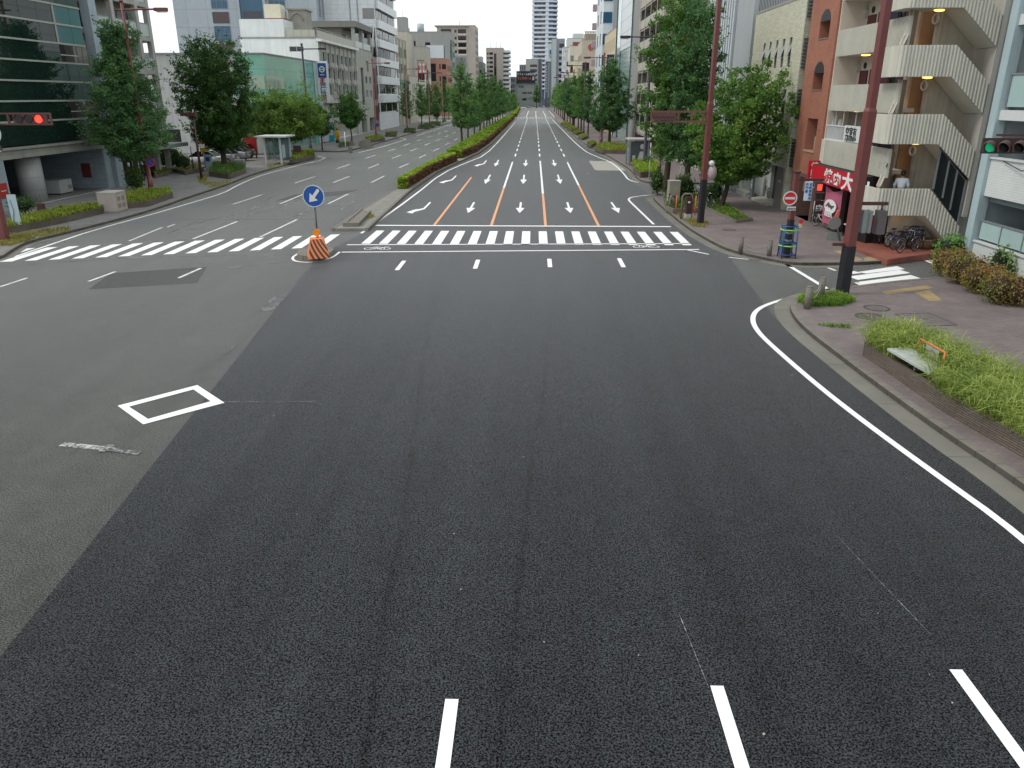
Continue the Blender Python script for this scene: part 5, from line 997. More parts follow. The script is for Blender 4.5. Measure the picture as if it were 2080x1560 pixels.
t = building('cream_house_block', 'cream block with rounded corner windows under a red roof edge', 15.0, 21, 362, 380, 27.4, plain('cream_block', '#d0cbb8', .7, .1, .5), rowspec(363, 379, 4, .5, [8, 12, 16, 20], 1.8), [(15.4, 16.8, 8 + 4.4 * i, 10.4 + 4.4 * i, .2) for i in range(4)], side='R', fr=FRAME, gl=GLP); add(t, 'red_roof', plain('roof_red', '#8d4a48', .7, .1, 1), lambda m: m.box(16.4, 20.4, 361.9, 370, 27.6, 29.0)); add(t, 'stair_wall', plain('cream_wall2', '#d8cfb2', .7, .1, .5), lambda m: m.box(17.6, 20.6, 361.2, 361.98, 3, 22.5))
t = building('cream_narrow_block', 'narrow warm cream block with slot windows beside the red emblem block', 15.2, 19.4, 320, 332, 19.8, plain('warm_cream', '#d6c9a6', .7, .1, .5), rowspec(321, 331, 3, .5, [6, 10, 14], 2.4), [(15.8, 16.8, 8, 12, .3), (17.4, 18.2, 11, 15, .3)], side='R', fr=FRAME, gl=GLD)
M_KB = plain('beige_block', '#c0b6a4', .75, .1, .6, streak=.08)
t = building('beige_emblem_block', 'beige block with a red ring emblem and a roof lattice, right of the cream block', 15.1, 26, 270, 296, 24.0, M_KB, rowspec(271, 295, 4, .5, [6, 10, 14, 18], 2), [(15.4, 17.6, 14.6, 17.3, .5)], side='R', fr=FRAMED, gl=GLD, mull=2)
add(t, 'emblem', plain('emblem_red', '#b23a44', .5, .1, 2), lambda m: (m.ring((18.0, 269.9, 21.9), (0, 1, 0), .62, .95, .1), m.box(17.6, 17.85, 269.86, 269.98, 21.4, 22.5), m.obox((18.1, 269.9, 21.5), .2, .1, .9, 0), m.box(17.85, 18.4, 269.88, 269.97, 21.8, 22.0), m.box(19.2, 19.7, 269.9, 269.99, 21.4, 22.4)))
add(t, 'roof_lattice', plain('lattice_beige', '#b3a896', .7, .1, 1), lambda m: ([m.box(16.0 + .5 * i, 16.3 + .5 * i, 270.3, 270.6, 24.2, 26.3) for i in range(8)], m.box(15.8, 20.2, 270.2, 270.7, 26.3, 26.6), m.box(15.9, 20.0, 270.8, 276, 24.1, 25.9)))
t = building('teal_sign_block', 'white narrow block with a teal signboard, seen between the balcony block and the cream block', 14.6, 19, 438, 455, 31.0, plain('white_block', '#c3c8ca'), rowspec(439, 454, 3, .5, [8, 13, 18, 23], 2), [], side='R'); add(t, 'signboard', plain('teal_board', '#3d7a86', .5, .1, 1), lambda m: m.box(15.0, 17.6, 437.6, 437.98, 22.5, 27.5))
# white and blue tower, cream hall, mirror glass block
M_WB = tiled('white_blue_tile', '#cfd6da', '#d5dbde', '#b1b9be', 1.6, 1.6, .03, 0, .4, .1, 0)
t = building('white_blue_tower', 'white tower with blue wrapped corner windows, above the cream hall', 14.5, 24, 181, 201, 34, M_WB, rowspec(184, 200, 2, .35, [9, 13.4, 17.8, 22.2, 26.6, 31], 2.4), [], side='R', fr=FRAME, gl=GLB)
for z in (9.2, 13.4, 17.6, 21.8, 26.0, 30.2): add(t, 'corner_window', GLB, lambda m: (m.box(14.42, 16.3, 180.9, 180.99, z, z + 2.1), m.box(14.41, 14.49, 180.91, 182.6, z, z + 2.1)))
add(t, 'grey_flank', plain('flank_grey', '#999fa4', .7, .1, .6), lambda m: m.box(16.6, 24, 180.5, 180.98, 0.2, 34)); add(t, 'rear_balcony', plain('pinkish', '#b09a9c', .7, .1, 1), lambda m: [m.box(13.6, 14.5, 201.1, 203, z, z + 1.4) for z in (14, 18, 22, 26, 30)])
M_YH = plain('warm_stone', '#d2c4a4', .7, .1, .6)
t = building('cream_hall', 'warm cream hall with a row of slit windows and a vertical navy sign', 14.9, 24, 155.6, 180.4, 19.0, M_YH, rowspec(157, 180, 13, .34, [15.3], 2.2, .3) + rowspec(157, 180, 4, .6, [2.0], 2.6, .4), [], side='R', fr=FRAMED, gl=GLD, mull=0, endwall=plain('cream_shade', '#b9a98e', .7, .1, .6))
b_ = thing('vertical_sign', 'navy vertical sign with white characters on the cream hall', 'sign', (14.4, 157, 8)); add(b_, 'board', plain('navy_board', '#2a3a58', .5, .1, 2), lambda m: m.box(13.5, 14.9, 157.0, 157.3, 7.6, 14.5))
for i, ch in enumerate('都市設計会'): text(ch, 1.05, (14.2, 156.97, 13.1 - i * 1.25), (1, 0, 0), FRAMEW, b_, bold=.02, align='CENTER')
M_MG = tiled('mirror_glass', '#8fb0ac', '#9bbab6', '#5e7a78', 3.6, 1.75, .03, 0, .06, .08, 0)
t = building('mirror_glass_block', 'mirrored glass block with white spandrels, between the cream hall and the concrete balconies', 15.0, 26, 131, 155.2, 34, M_MG, [], [], side='R'); add(t, 'white_screen', tiled('white_screen', '#d6dcde', '#dde2e4', '#9aa2a6', 8, 1.9, .05, 0, .4, .1, 0), lambda m: m.box(14.9, 14.99, 131.2, 147, 14.5, 33.8)); add(t, 'mullion', FRAMED, lambda m: [m.box(14.88, 14.99, y, y + .15, KH, 33.9) for y in (131.0, 147.1, 155.0)])
# concrete balcony block
M_CB = plain('beige_concrete', '#c0baae', .8, .18, .7, streak=.2)
t = building('concrete_balcony_block', 'beige concrete block with stepped open balconies and a tall end pier', 17.2, 28, 99, 130.6, 24, M_CB, [(100.5, 119.5, 2.6 + 2.75 * i, 4.4 + 2.75 * i, 1.2, 0) for i in range(8)], [], side='R')
add(t, 'end_pier', plain('grey_pier', '#9b9a97', .8, .15, .7, streak=.15), lambda m: m.box(15.0, 17.19, 121.5, 129.6, KH, 24)); add(t, 'pier_cap', plain('pier_edge', '#b9b6b0', .8, .1, 1), lambda m: m.box(14.9, 15.1, 121.2, 121.49, KH, 24))
for i in range(8):
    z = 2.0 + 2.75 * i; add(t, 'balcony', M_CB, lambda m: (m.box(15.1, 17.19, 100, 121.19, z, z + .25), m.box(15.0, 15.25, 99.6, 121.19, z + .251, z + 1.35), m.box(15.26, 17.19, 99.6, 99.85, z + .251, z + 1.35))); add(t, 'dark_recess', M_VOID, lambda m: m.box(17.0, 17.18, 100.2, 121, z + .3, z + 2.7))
add(t, 'balcony_rib', M_CB, lambda m: [m.box(14.95, 15.0, y, y + .25, 2, 23) for y in (105, 110.5, 116)]); add(t, 'ground_floor', plain('brown_shopfront', '#5b4238', .7, .2, 2), lambda m: m.box(16.8, 17.15, 100, 121, KH, 2.0)); add(t, 'raking_strut', M_CB, lambda m: m.tube([(15.4, 112, 6.5), (16.5, 106, 2.2)], .35, 4))
t = building('beige_corner_block', 'beige rounded block half hidden behind the two tall ginkgos', 16.6, 30, 81, 98.4, 20.5, M_CB, rowspec(83, 97, 3, .6, [4.5, 8.5, 12.5, 16.3], 1.9), [(18, 21, 6 + 4 * i, 8 + 4 * i, .2) for i in range(3)], side='R')
for z in (4.0, 8.0, 12.0, 16.0): add(t, 'balcony', plain('rounded_balcony', '#b8b2a5', .8, .12, 1), lambda m: m.prism([tuple(p) for p in smooth([(16.59, 86), (15.6, 86.2), (15.2, 88), (15.2, 94), (15.6, 96), (16.59, 96.4)], 2)], z - .1, z + 1.15))
# ribbed white office
M_RB = plain('ribbed_white', '#c2c8cc', .6, .1, .6); M_RBW = plain('flat_grey_panel', '#a9aeb0', .7, .12, .6, streak=.08)
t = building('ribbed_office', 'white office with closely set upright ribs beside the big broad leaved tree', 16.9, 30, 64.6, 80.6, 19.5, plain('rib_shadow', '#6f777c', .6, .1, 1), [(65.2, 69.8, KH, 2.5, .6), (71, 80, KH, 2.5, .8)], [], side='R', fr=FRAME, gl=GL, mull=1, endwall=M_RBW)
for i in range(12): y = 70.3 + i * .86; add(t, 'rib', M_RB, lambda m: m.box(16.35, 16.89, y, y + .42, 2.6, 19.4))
add(t, 'flat_panel', M_RBW, lambda m: m.box(16.5, 16.89, 64.7, 69.9, 2.6, 19.6))
add(t, 'porch_wall', plain('porch_white', '#c8cbc8', .7, .1, 1), lambda m: m.box(15.6, 16.9, 64.4, 65.2, KH, 2.6)); 
# cream tile office
M_CT = tiled('cream_tile', '#cfcdb9', '#bdbaa3', '#8d8b79', .42, .10, .008, .5, .6, .12, .3)
wn = [(p, p + .52, z, z + 1.75, .22, 0) for z in (9.0, 5.85) for p in (54.4, 55.9, 57.4, 59.0, 60.5)] + [(53.0, 53.5, 3.9, 5.4, .22, 0), (55.6, 56.1, 3.9, 5.2, .22, 0)]
t = building('cream_tile_office', 'cream tiled office with two rows of narrow tilting windows, next to the orange brick wall', 16.5, 30, 52.3, 63.9, 12.9, M_CT, wn + [(52.9, 63.2, KH, 2.75, 1.0, 0)], [], side='R', parapet=.3, endwall=M_CT)
for p in wn:
    add(t, 'window', GLD, lambda m: m.box(16.66, 16.70, p[0] + .02, p[1] - .02, p[2] + .02, p[3] - .02)); add(t, 'frame', FRAME, lambda m: (m.box(16.52, 16.655, p[0] + .005, p[0] + .05, p[2] + .01, p[3] - .01), m.box(16.52, 16.655, p[1] - .05, p[1] - .005, p[2] + .01, p[3] - .01), m.box(16.50, 16.655, p[0] + .051, p[1] - .051, p[2] + .55, p[2] + .62)))
    if p[2] > 5.5: add(t, 'tilted_sash', FRAME, lambda m: m.add([(16.30, p[0] + .06, p[2] + .62), (16.30, p[1] - .06, p[2] + .62), (16.62, p[1] - .06, p[2] + 1.5), (16.62, p[0] + .06, p[2] + 1.5), (16.33, p[0] + .06, p[2] + .61), (16.33, p[1] - .06, p[2] + .61), (16.65, p[1] - .06, p[2] + 1.49), (16.65, p[0] + .06, p[2] + 1.49)], [(0, 1, 2, 3), (7, 6, 5, 4), (0, 4, 5, 1), (2, 6, 7, 3), (0, 3, 7, 4), (1, 5, 6, 2)]))
add(t, 'roof_rail', FRAMED, lambda m: ([m.box(16.6, 16.64, 56 + i * .4, 56.03 + i * .4, 13.1, 14.2) for i in range(20)], m.box(16.58, 16.66, 56, 63.8, 14.2, 14.25)))
add(t, 'entrance_wall', plain('entrance_white', '#c9ccc6', .7, .1, 1), lambda m: (m.box(17.0, 17.45, 57.3, 63.2, KH, 2.74), m.box(16.2, 16.9, 61.9, 62.6, KH, 2.74))); add(t, 'glass_door', GLD, lambda m: m.box(17.2, 17.3, 54.3, 57.2, KH, 2.74)); add(t, 'stone_pier', tiled('grey_stone_pier', '#7f7773', '#888079', '#5d5652', .3, .1, .008, .5, .7, .2, .3), lambda m: m.box(16.45, 17.3, 52.7, 54.2, KH, 2.75)); add(t, 'step', plain('marble_step', '#b3aea5', .6, .15, 2), lambda m: m.box(15.9, 17.2, 54.3, 58.4, KH, .3))
text('1-107', .28, (16.44, 53.75, 1.75), (0, -1, 0), FRAMEW, t, bold=.01)
add(t, 'planter_box', plain('marble_step', '#b3aea5'), lambda m: m.box(15.7, 16.4, 58.8, 61.5, KH, .5))
b_ = thing('upright_sign', 'tall dark grey sign board with white characters leaning at the tiled office entrance', 'sign', (16.0, 58.3, KH)); add(b_, 'board', plain('sign_grey', '#5a6468', .5, .1, 2), lambda m: m.box(15.95, 16.05, 57.85, 58.65, .3, 2.7)); add(b_, 'base', FRAME, lambda m: m.box(15.7, 16.3, 57.8, 58.7, KH, .3))
for i, ch in enumerate('設計工房'): text(ch, .40, (15.94, 58.25, 2.2 - i * .44), (0, -1, 0), FRAMEW, b_, bold=.02, align='CENTER')
# dark louvre gap between the tile office and the brick building
t = thing('louvred_stair_block', 'narrow dark louvred strip between the cream tiles and the orange brick', 'building', (17, 51.8, KH)); add(t, 'wall', plain('narrow_wall', '#8e8a80', .8, .2, 1), lambda m: m.box(17.0, 26, 51.25, 52.28, KH, 13.5))
for z in (1.9, 4.85, 7.8, 10.7): add(t, 'louvre', plain('louvre_black', '#22252a', .5, .1, 2), lambda m: [m.box(16.55, 16.99, 51.27, 52.2, z + 1.0 + k * .2, z + 1.13 + k * .2) for k in range(9)]); link_mesh('window', winmesh(.8, .8, FRAME, GLD, 0), (16.96, 51.76, z + .1), t, -math.pi / 2)

# ---------------------------------------------------------------- right: orange brick and ribbed concrete apartments with the outside stair
M_BRK = tiled('orange_brick', '#a96f59', '#9f6650', '#8c6050', .22, .075, .006, .5, .75, .22, .4)
M_BRD = tiled('dark_brick', '#74564a', '#6a4e44', '#564038', .22, .075, .006, .5, .8, .2, .4)
M_COR = plain('corridor_wall', '#dcd2c4', .8, .12, 1); M_RIBC = plain('ribbed_concrete', '#cbc9bc', .75, .12, 1.2, streak=.14); M_SOF = plain('soffit_paint', '#d6d3c6', .8, .1, 1)
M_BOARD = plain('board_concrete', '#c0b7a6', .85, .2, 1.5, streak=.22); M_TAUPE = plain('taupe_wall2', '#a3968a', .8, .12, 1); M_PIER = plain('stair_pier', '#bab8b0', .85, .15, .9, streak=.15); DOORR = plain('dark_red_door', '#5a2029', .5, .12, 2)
apt = thing('brick_apartment', 'apartment building with an orange brick bay, ribbed concrete corridors and an outside stair', 'building', (16.5, 44, KH))
BX = 16.5
def brick(m):
    panel(m, (BX, 46.7, 2.75), (0, 1, 0), (-1, 0, 0), 4.5, 13, [(1.1, 2.75, 10.3 - 2.75, 11.2 - 2.75, .55), (1.1, 2.75, 7.55 - 2.75, 8.45 - 2.75, .55), (1.0, 2.8, 4.15 - 2.75, 5.95 - 2.75, .8), (1.1, 2.75, 13.2 - 2.75, 14.1 - 2.75, .55)])
    m.quad((BX, 46.7, 2.75), (BX, 46.7, 15.75), (18.2, 46.7, 15.75), (18.2, 46.7, 2.75)); m.quad((BX, 51.2, 2.75), (20, 51.2, 2.75), (20, 51.2, 15.75), (BX, 51.2, 15.75))
add(apt, 'brick_bay', M_BRK, brick)
for z in (7.55, 10.3, 13.2):                                   # arched window: rectangular opening with a round head set in the brick
    yc = 48.625; N_ = 12; wd = .825
    add(apt, 'arch_head', FRAMED, lambda m: m.prism([(0, 0), (.001, 0), (0, .001)], 0, .001) if False else m.add([(BX - .006, yc + wd * math.cos(math.pi * i / N_), z + .9 + .62 * math.sin(math.pi * i / N_)) for i in range(N_ + 1)] + [(BX + .5, yc + wd * math.cos(math.pi * i / N_), z + .9 + .62 * math.sin(math.pi * i / N_)) for i in range(N_ + 1)], [tuple(range(N_ + 1))[::-1]] + [(i, i + 1, N_ + 2 + i, N_ + 1 + i) for i in range(N_)]))
    w_ = add(apt, 'window', FRAMEW, lambda m: (m.box(BX + .28, BX + .34, yc - .80, yc - .05, z, z + .06), m.box(BX + .28, BX + .34, yc - .80, yc - .74, z + .061, z + .9), m.box(BX + .28, BX + .34, yc - .11, yc - .05, z + .061, z + .9), m.box(BX + .28, BX + .34, yc - .739, yc - .111, z + .84, z + .9)))
    add(w_, 'pane', GLD, lambda m: m.box(BX + .30, BX + .32, yc - .74, yc - .11, z + .06, z + .84)); add(w_, 'sill', FRAME, lambda m: m.box(BX - .04, BX + .5, yc - .82, yc + .82, z - .05, z - .004))
add(apt, 'stair_window', GLD, lambda m: m.box(BX + .7, BX + .75, 47.7, 49.5, 4.9, 5.95)); add(apt, 'inner_ledge', M_TAUPE, lambda m: m.box(BX + .55, BX + .79, 47.71, 49.49, 4.16, 4.9)); add(apt, 'sill', plain('brick_sill', '#a8967f', .7, .1, 2), lambda m: m.box(BX - .05, BX + .5, 47.68, 49.52, 4.05, 4.148))
add(apt, 'ground_front', M_BRD, lambda m: (panel(m, (BX + .01, 46.7, KH), (0, 1, 0), (-1, 0, 0), 4.5, 2.62, [(.5, 2.9, 0, 2.4, 1.5)]), ))
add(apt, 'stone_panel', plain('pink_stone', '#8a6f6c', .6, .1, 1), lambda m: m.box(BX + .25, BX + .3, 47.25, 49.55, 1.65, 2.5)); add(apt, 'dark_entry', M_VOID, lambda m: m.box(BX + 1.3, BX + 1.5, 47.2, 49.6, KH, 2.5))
add(apt, 'core', M_COR, lambda m: (m.box(18.2, 27, 40.6, 51.15, 3.4, 15.7), m.box(18.0, 18.199, 40.6, 46.69, 3.4, 15.7)))
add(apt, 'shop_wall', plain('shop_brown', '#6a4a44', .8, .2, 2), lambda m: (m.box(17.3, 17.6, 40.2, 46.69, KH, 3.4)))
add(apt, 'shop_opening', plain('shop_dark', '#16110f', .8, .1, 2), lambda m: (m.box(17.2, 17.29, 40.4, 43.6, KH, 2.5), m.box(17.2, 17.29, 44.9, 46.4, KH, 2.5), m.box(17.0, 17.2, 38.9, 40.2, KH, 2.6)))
add(apt, 'return_wall', M_COR, lambda m: m.box(16.62, 18.0, 46.6, 46.69, 3.62, 15.7))
def corr(mb, path, zb, zt, pitch=.13, amp=.03, th=.10, flat=0.0):
    """ribbed concrete parapet along a plan path; zb / zt give its lower and upper edge at each distance"""
    P = [Vector(p) for p in path]; L = [0]
    for i in range(len(P) - 1): L.append(L[-1] + (P[i + 1] - P[i]).length)
    n = max(1, round(L[-1] / pitch)) * 4; pts = []
    for k in range(n + 1):
        s = L[-1] * k / n; i = 0
        while i < len(P) - 2 and L[i + 1] < s: i += 1
        u = (s - L[i]) / (L[i + 1] - L[i]); p = P[i].lerp(P[i + 1], u); d = (P[i + 1] - P[i]).normalized(); nr = Vector((d.y, -d.x))
        a = amp if (s > flat and (k // 2) % 2) else 0
        pts.append((p + nr * a, p - nr * th, s))
    vs = []; fs = []
    for o, i_, s in pts:
        b, t_ = zb(s / L[-1]), zt(s / L[-1]); vs += [(o.x, o.y, b), (o.x, o.y, t_), (i_.x, i_.y, t_), (i_.x, i_.y, b)]
    for k in range(n): a, b = 4 * k, 4 * k + 4; fs += [(a, a + 1, b + 1, b), (a + 1, a + 2, b + 2, b + 1), (a + 2, a + 3, b + 3, b + 2), (a + 3, a, b, b + 3)]
    fs += [(0, 3, 2, 1), (4 * n, 4 * n + 1, 4 * n + 2, 4 * n + 3)]
    return mb.add(vs, fs)
bal = smooth([(17.9, 46.75), (16.9, 46.72), (16.5, 46.3), (16.5, 45.6)], 2) + [Vector((16.5, 37.7))]
LAMPM = emit('warm_lamp', '#ffc05a', 4.0)
for k, z in enumerate((3.6, 6.45, 9.2, 11.95)):
    path = bal if k else [Vector((16.5, 46.65)), Vector((16.5, 37.6))]
    add(apt, 'corridor_parapet', M_RIBC, lambda m: corr(m, path[::-1] if False else path, lambda s: z, lambda s: z + 1.3, pitch=.16, amp=.11, flat=1.7 if k else .9) if True else None)
    add(apt, 'corridor_floor', M_SOF, lambda m: m.prism([(p.x + .12, max(p.y, 39.3)) for p in path] + [(18.05, 39.3), (18.05, 46.6)], z + .02, z + .2))
    if k == 0: continue
    for (ya, yb, mt) in ((46.25, 45.25, DOORR), (43.4, 42.5, DOORR if k != 2 else plain('navy_door', '#22264a', .5, .1, 2)), (40.9, 41.6, DOORR)): 
        d_ = add(apt, 'door', mt, lambda m: m.box(17.93, 17.999, min(ya, yb), max(ya, yb), z + .21, z + 2.05)); add(d_, 'handle', FRAME, lambda m: m.ell((17.9, min(ya, yb) + .12, z + 1.15), .03, .03, .04, 6, 4))
    for ya, yb in ((44.0, 44.9), (41.75, 42.3)): link_mesh('window', winmesh(yb - ya, 1.15, FRAMED, GL, 0), (17.95, (ya + yb) / 2, z + .95), apt, -math.pi / 2)
    for y in (46.5, 43.65): add(apt, 'gas_meter', AC, lambda m: (m.box(17.8, 17.99, y - .15, y + .15, z + 2.0, z + 2.35), m.tube([(17.9, y, z + 2.35), (17.9, y, z + 2.6)], .03, 5))); 
    for y in (45.75, 42.95): add(apt, 'vent', FRAMED, lambda m: m.ring((17.97, y, z + 2.3), (1, 0, 0), .09, .16, .06, 14))
    add(apt, 'lamp', LAMPM, lambda m: m.ell((17.2, 43.9, z + .0), .22, .3, .05, 10, 5))
# first floor loggia in front: white rail, posts, notice board, tents of sheet
for y in np.linspace(46.2, 39.9, 42): pass
add(apt, 'rail', FRAMEW, lambda m: ([m.box(16.60, 16.63, 46.3 - i * .12, 46.33 - i * .12, 4.95, 5.62) for i in range(52)], m.box(16.58, 16.65, 40.0, 46.5, 5.63, 5.69), m.box(16.58, 16.65, 40.0, 46.5, 4.9, 4.949)))
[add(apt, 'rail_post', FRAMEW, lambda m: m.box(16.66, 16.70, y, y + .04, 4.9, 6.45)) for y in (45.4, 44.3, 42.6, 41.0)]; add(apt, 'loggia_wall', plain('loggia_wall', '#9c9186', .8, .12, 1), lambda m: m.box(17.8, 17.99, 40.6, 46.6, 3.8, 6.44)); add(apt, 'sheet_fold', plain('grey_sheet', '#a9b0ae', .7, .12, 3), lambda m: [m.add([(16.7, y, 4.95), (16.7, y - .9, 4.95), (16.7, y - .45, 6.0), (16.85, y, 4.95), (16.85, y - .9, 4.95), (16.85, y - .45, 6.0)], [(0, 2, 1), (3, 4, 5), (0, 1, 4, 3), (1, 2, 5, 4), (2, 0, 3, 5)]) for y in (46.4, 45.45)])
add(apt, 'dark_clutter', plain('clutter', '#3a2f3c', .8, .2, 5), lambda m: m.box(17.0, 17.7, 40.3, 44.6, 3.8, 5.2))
nb = thing('notice_board', 'white notice board on the first floor rail behind the big brown pole', 'sign', (16.5, 42.3, 5)); add(nb, 'board', FRAMEW, lambda m: m.box(16.50, 16.55, 41.3, 43.5, 4.95, 5.75)); text('空室有', .5, (16.49, 43.3, 5.25), (0, -1, 0), FRAMED, nb, bold=.02); text('入居者募集中', .26, (16.49, 43.3, 5.0), (0, -1, 0), FRAMED, nb, bold=.01)
for i, ch in enumerate('新栄サンクリマンション'): text(ch, .44, (16.44, 44.25 - i * .655, 4.0), (0, -1, 0), plain('bronze_letters', '#4a423c', .5, .1, 4), apt, 'letter', bold=.025, align='CENTER', depth=.03)
# outside stair tower
SY = 37.0
def landing(z, low):
    pl = [Vector((15.95, 39.2)), Vector((15.95, 37.6))] + smooth([(15.95, 37.6), (15.95, SY), (16.6, SY)], 2)[1:] + [Vector((18.35, SY)), Vector((20.05, SY))]
    L = [0]
    for i in range(len(pl) - 1): L.append(L[-1] + (pl[i + 1] - pl[i]).length)
    sk = L[-2] / L[-1]; dz = 1.55 if not low else 1.75; hh = 1.28 if not low else 1.22
    f = lambda s: z - max(0, (s - sk) / (1 - sk)) * dz
    add(apt, 'stair_parapet', M_RIBC, lambda m: corr(m, pl, f, lambda s: f(s) + hh, pitch=.15, amp=.035))
    add(apt, 'stair_soffit', M_SOF, lambda m: (m.prism([(16.08, 38.7), (16.08, 37.7), (16.25, 37.25), (16.65, 37.12), (18.35, 37.12), (18.35, 38.7)], z + .01, z + .16),
        m.add([(18.351, 37.12, z + .01), (20.05, 37.12, z + .01 - dz), (20.05, 38.7, z + .01 - dz), (18.351, 38.7, z + .01), (18.351, 37.12, z + .2), (20.05, 37.12, z + .2 - dz), (20.05, 38.7, z + .2 - dz), (18.351, 38.7, z + .2)], [(3, 2, 1, 0), (4, 5, 6, 7), (0, 1, 5, 4), (1, 2, 6, 5), (2, 3, 7, 6), (3, 0, 4, 7)])))
    # inner cheek wall of the flight that climbs to the corridor, with a pale double cap on its sloping edge
    p0, p1 = Vector((16.12, 37.35, 0)), Vector((17.15, 38.65, 0)); dd = (p1 - p0); nn = Vector((-dd.y, dd.x, 0)).normalized() * .06
    prof = [(0, .2), (1, .2), (1, 2.75), (.46, 2.75), (.46, 1.95), (0, 1.29)]
    add(apt, 'stair_cheek', M_TAUPE, lambda m: m.add([tuple(p0 + dd * u - nn + Vector((0, 0, z + h))) for u, h in prof] + [tuple(p0 + dd * u + nn + Vector((0, 0, z + h))) for u, h in prof], [tuple(range(6)), tuple(range(11, 5, -1))] + [(i, 6 + i, 6 + (i + 1) % 6, (i + 1) % 6) for i in range(6)]))
    for o in (-1.3, 1.3): add(apt, 'cap', plain('pale_cap', '#cfcbbd', .6, .1, 2), lambda m: m.tube([p0 + nn * o + Vector((0, 0, z + 1.30)), p0 + dd * .46 + nn * o + Vector((0, 0, z + 1.97)), p0 + dd * .46 + nn * o + Vector((0, 0, z + 2.75))], .035, 5))
    add(apt, 'lamp', LAMPM, lambda m: m.ell((17.75, 37.9, z - .02), .24, .14, .05, 10, 5))
for z in (1.95, 5.15, 8.0, 10.75): landing(z, z < 3)
for z in (5.15 - 1.9, 8.0 - 1.9, 10.75 - 1.9): add(apt, 'lamp', LAMPM, lambda m: m.ell((20.0, 39.5, z + 1.5), .24, .14, .05, 10, 5))
add(apt, 'spine_wall', M_BOARD, lambda m: (m.box(18.3, 20.6, 38.75, 39.0, KH, 15.5), m.cyl(18.3, 38.875, KH, 15.4, .15, 12)))
add(apt, 'stair_pier', M_PIER, lambda m: m.box(20.15, 22.2, 37.6, 40.4, KH, 16)); add(apt, 'pier_edge', plain('pier_edge2', '#b3b1a9', .8, .12, 1), lambda m: m.box(20.08, 20.3, 37.0, 37.59, 1.9, 16))
add(apt, 'back_wall', plain('lit_brown_wall', '#b68c66', .8, .15, 2), lambda m: m.box(18.2, 22, 40.41, 40.59, KH, 15.6)); add(apt, 'dark_opening', M_VOID, lambda m: [m.box(18.9, 20.1, 40.3, 40.4, z, z + 1.5) for z in (3.4, 6.2, 8.9)])  # brown back wall, with the orange lamp glow mixed into its colour
for z in (3.4, 6.3, 9.1): add(apt, 'ring_ornament', plain('ring_white', '#c4c2b8', .6, .1, 2), lambda m: m.torus((18.05, 38.7, z + 1.35), (1, .2, 0), .2, .05, 20, 6))
# glazed screen beside the lowest flight
scr = [(18.55, 3.15, 4.95), (19.05, 2.75, 4.55), (19.5, 2.2, 4.05), (19.98, 1.6, 3.55)]
add(apt, 'stair_glass', glass('smoked_glass', '#23282a', .08), lambda m: m.add([(18.55, 37.16, 3.15), (19.98, 37.16, 1.6), (19.98, 37.16, 3.5), (18.55, 37.16, 4.92), (18.55, 37.19, 3.15), (19.98, 37.19, 1.6), (19.98, 37.19, 3.5), (18.55, 37.19, 4.92)], [(0, 1, 2, 3), (7, 6, 5, 4)]))
for x, z0, z1 in scr: add(apt, 'glass_mullion', FRAME, lambda m: m.box(x - .03, x + .03, 37.08, 37.15, z0, z1))
add(apt, 'screen_rail', FRAMED, lambda m: m.tube([(18.5, 37.1, 5.0), (20.0, 37.1, 3.6)], .05, 6)); add(apt, 'stair_light', emit('tube_light', '#f4f6ff', 2.5), lambda m: m.ell((19.3, 38.3, 3.6), .12, .05, .05, 8, 5))
pf = [G(1708, 494, .3), G(1803, 527, .3), G(1925, 510, .3)]
add(apt, 'tiled_plinth', tiled('red_tile', '#8e5244', '#98594a', '#6e4a40', .25, .25, .01, 0, .7, .25, .2, True), lambda m: m.prism([(pf[0].x, pf[0].y), (pf[1].x, pf[1].y), (pf[2].x, pf[2].y), (20.1, 40.3), (17.2, 40.3), (16.6, 41.6)], .02, .3))
add(apt, 'under_stair_wall', M_PIER, lambda m: (m.add([(17.4, 38.4, .3), (20.0, 38.4, .3), (20.0, 38.4, .5), (18.4, 38.4, 1.95), (17.4, 38.4, 1.95), (17.4, 38.6, .3), (20.0, 38.6, .3), (20.0, 38.6, .5), (18.4, 38.6, 1.95), (17.4, 38.6, 1.95)], [(4, 3, 2, 1, 0)[::-1], (5, 6, 7, 8, 9)[::-1], (4, 9, 5, 0)])))
# --- signs on the barbecue shop
SR = plain('sign_red', '#c01f2e', .35, .05, 2); LW = plain('letter_white', '#dfe3e2', .5, .05, 2)
b_ = thing('shop_sign', 'wide red shop sign with big white characters under the first floor corridor', 'sign', (16.2, 42.5, 3))
add(b_, 'box', plain('sign_case', '#1d1a1a', .5, .1, 2), lambda m: m.box(16.0, 16.45, 38.7, 46.1, 2.66, 3.56)); add(b_, 'face', SR, lambda m: m.box(15.97, 15.999, 38.75, 46.08, 2.68, 3.54))
for ch, sz, y, z in (('焼', .74, AX(1683, 352, 15.96).y, 2.86), ('肉', .66, AX(1701, 356, 15.96).y, 2.86), ('大', .92, AX(1723, 358, 15.96).y, 2.76), ('山', .92, AX(1756, 362, 15.96).y, 2.76)): text(ch, sz, (15.96, y, z), (0, -1, 0), LW, b_, bold=.035, align='CENTER', xs=1.65)
b_ = thing('projecting_sign', 'narrow upright red sign with white characters, left end of the wide red shop sign', 'sign', (16.2, 46.45, 2.5)); add(b_, 'box', SR, lambda m: m.box(15.9, 16.48, 46.35, 46.6, 2.3, 3.72))
for i, ch in enumerate('焼肉大山'): text(ch, .42, (16.19, 46.34, 3.28 - i * .36), (1, 0, 0), LW, b_, bold=.03, align='CENTER')
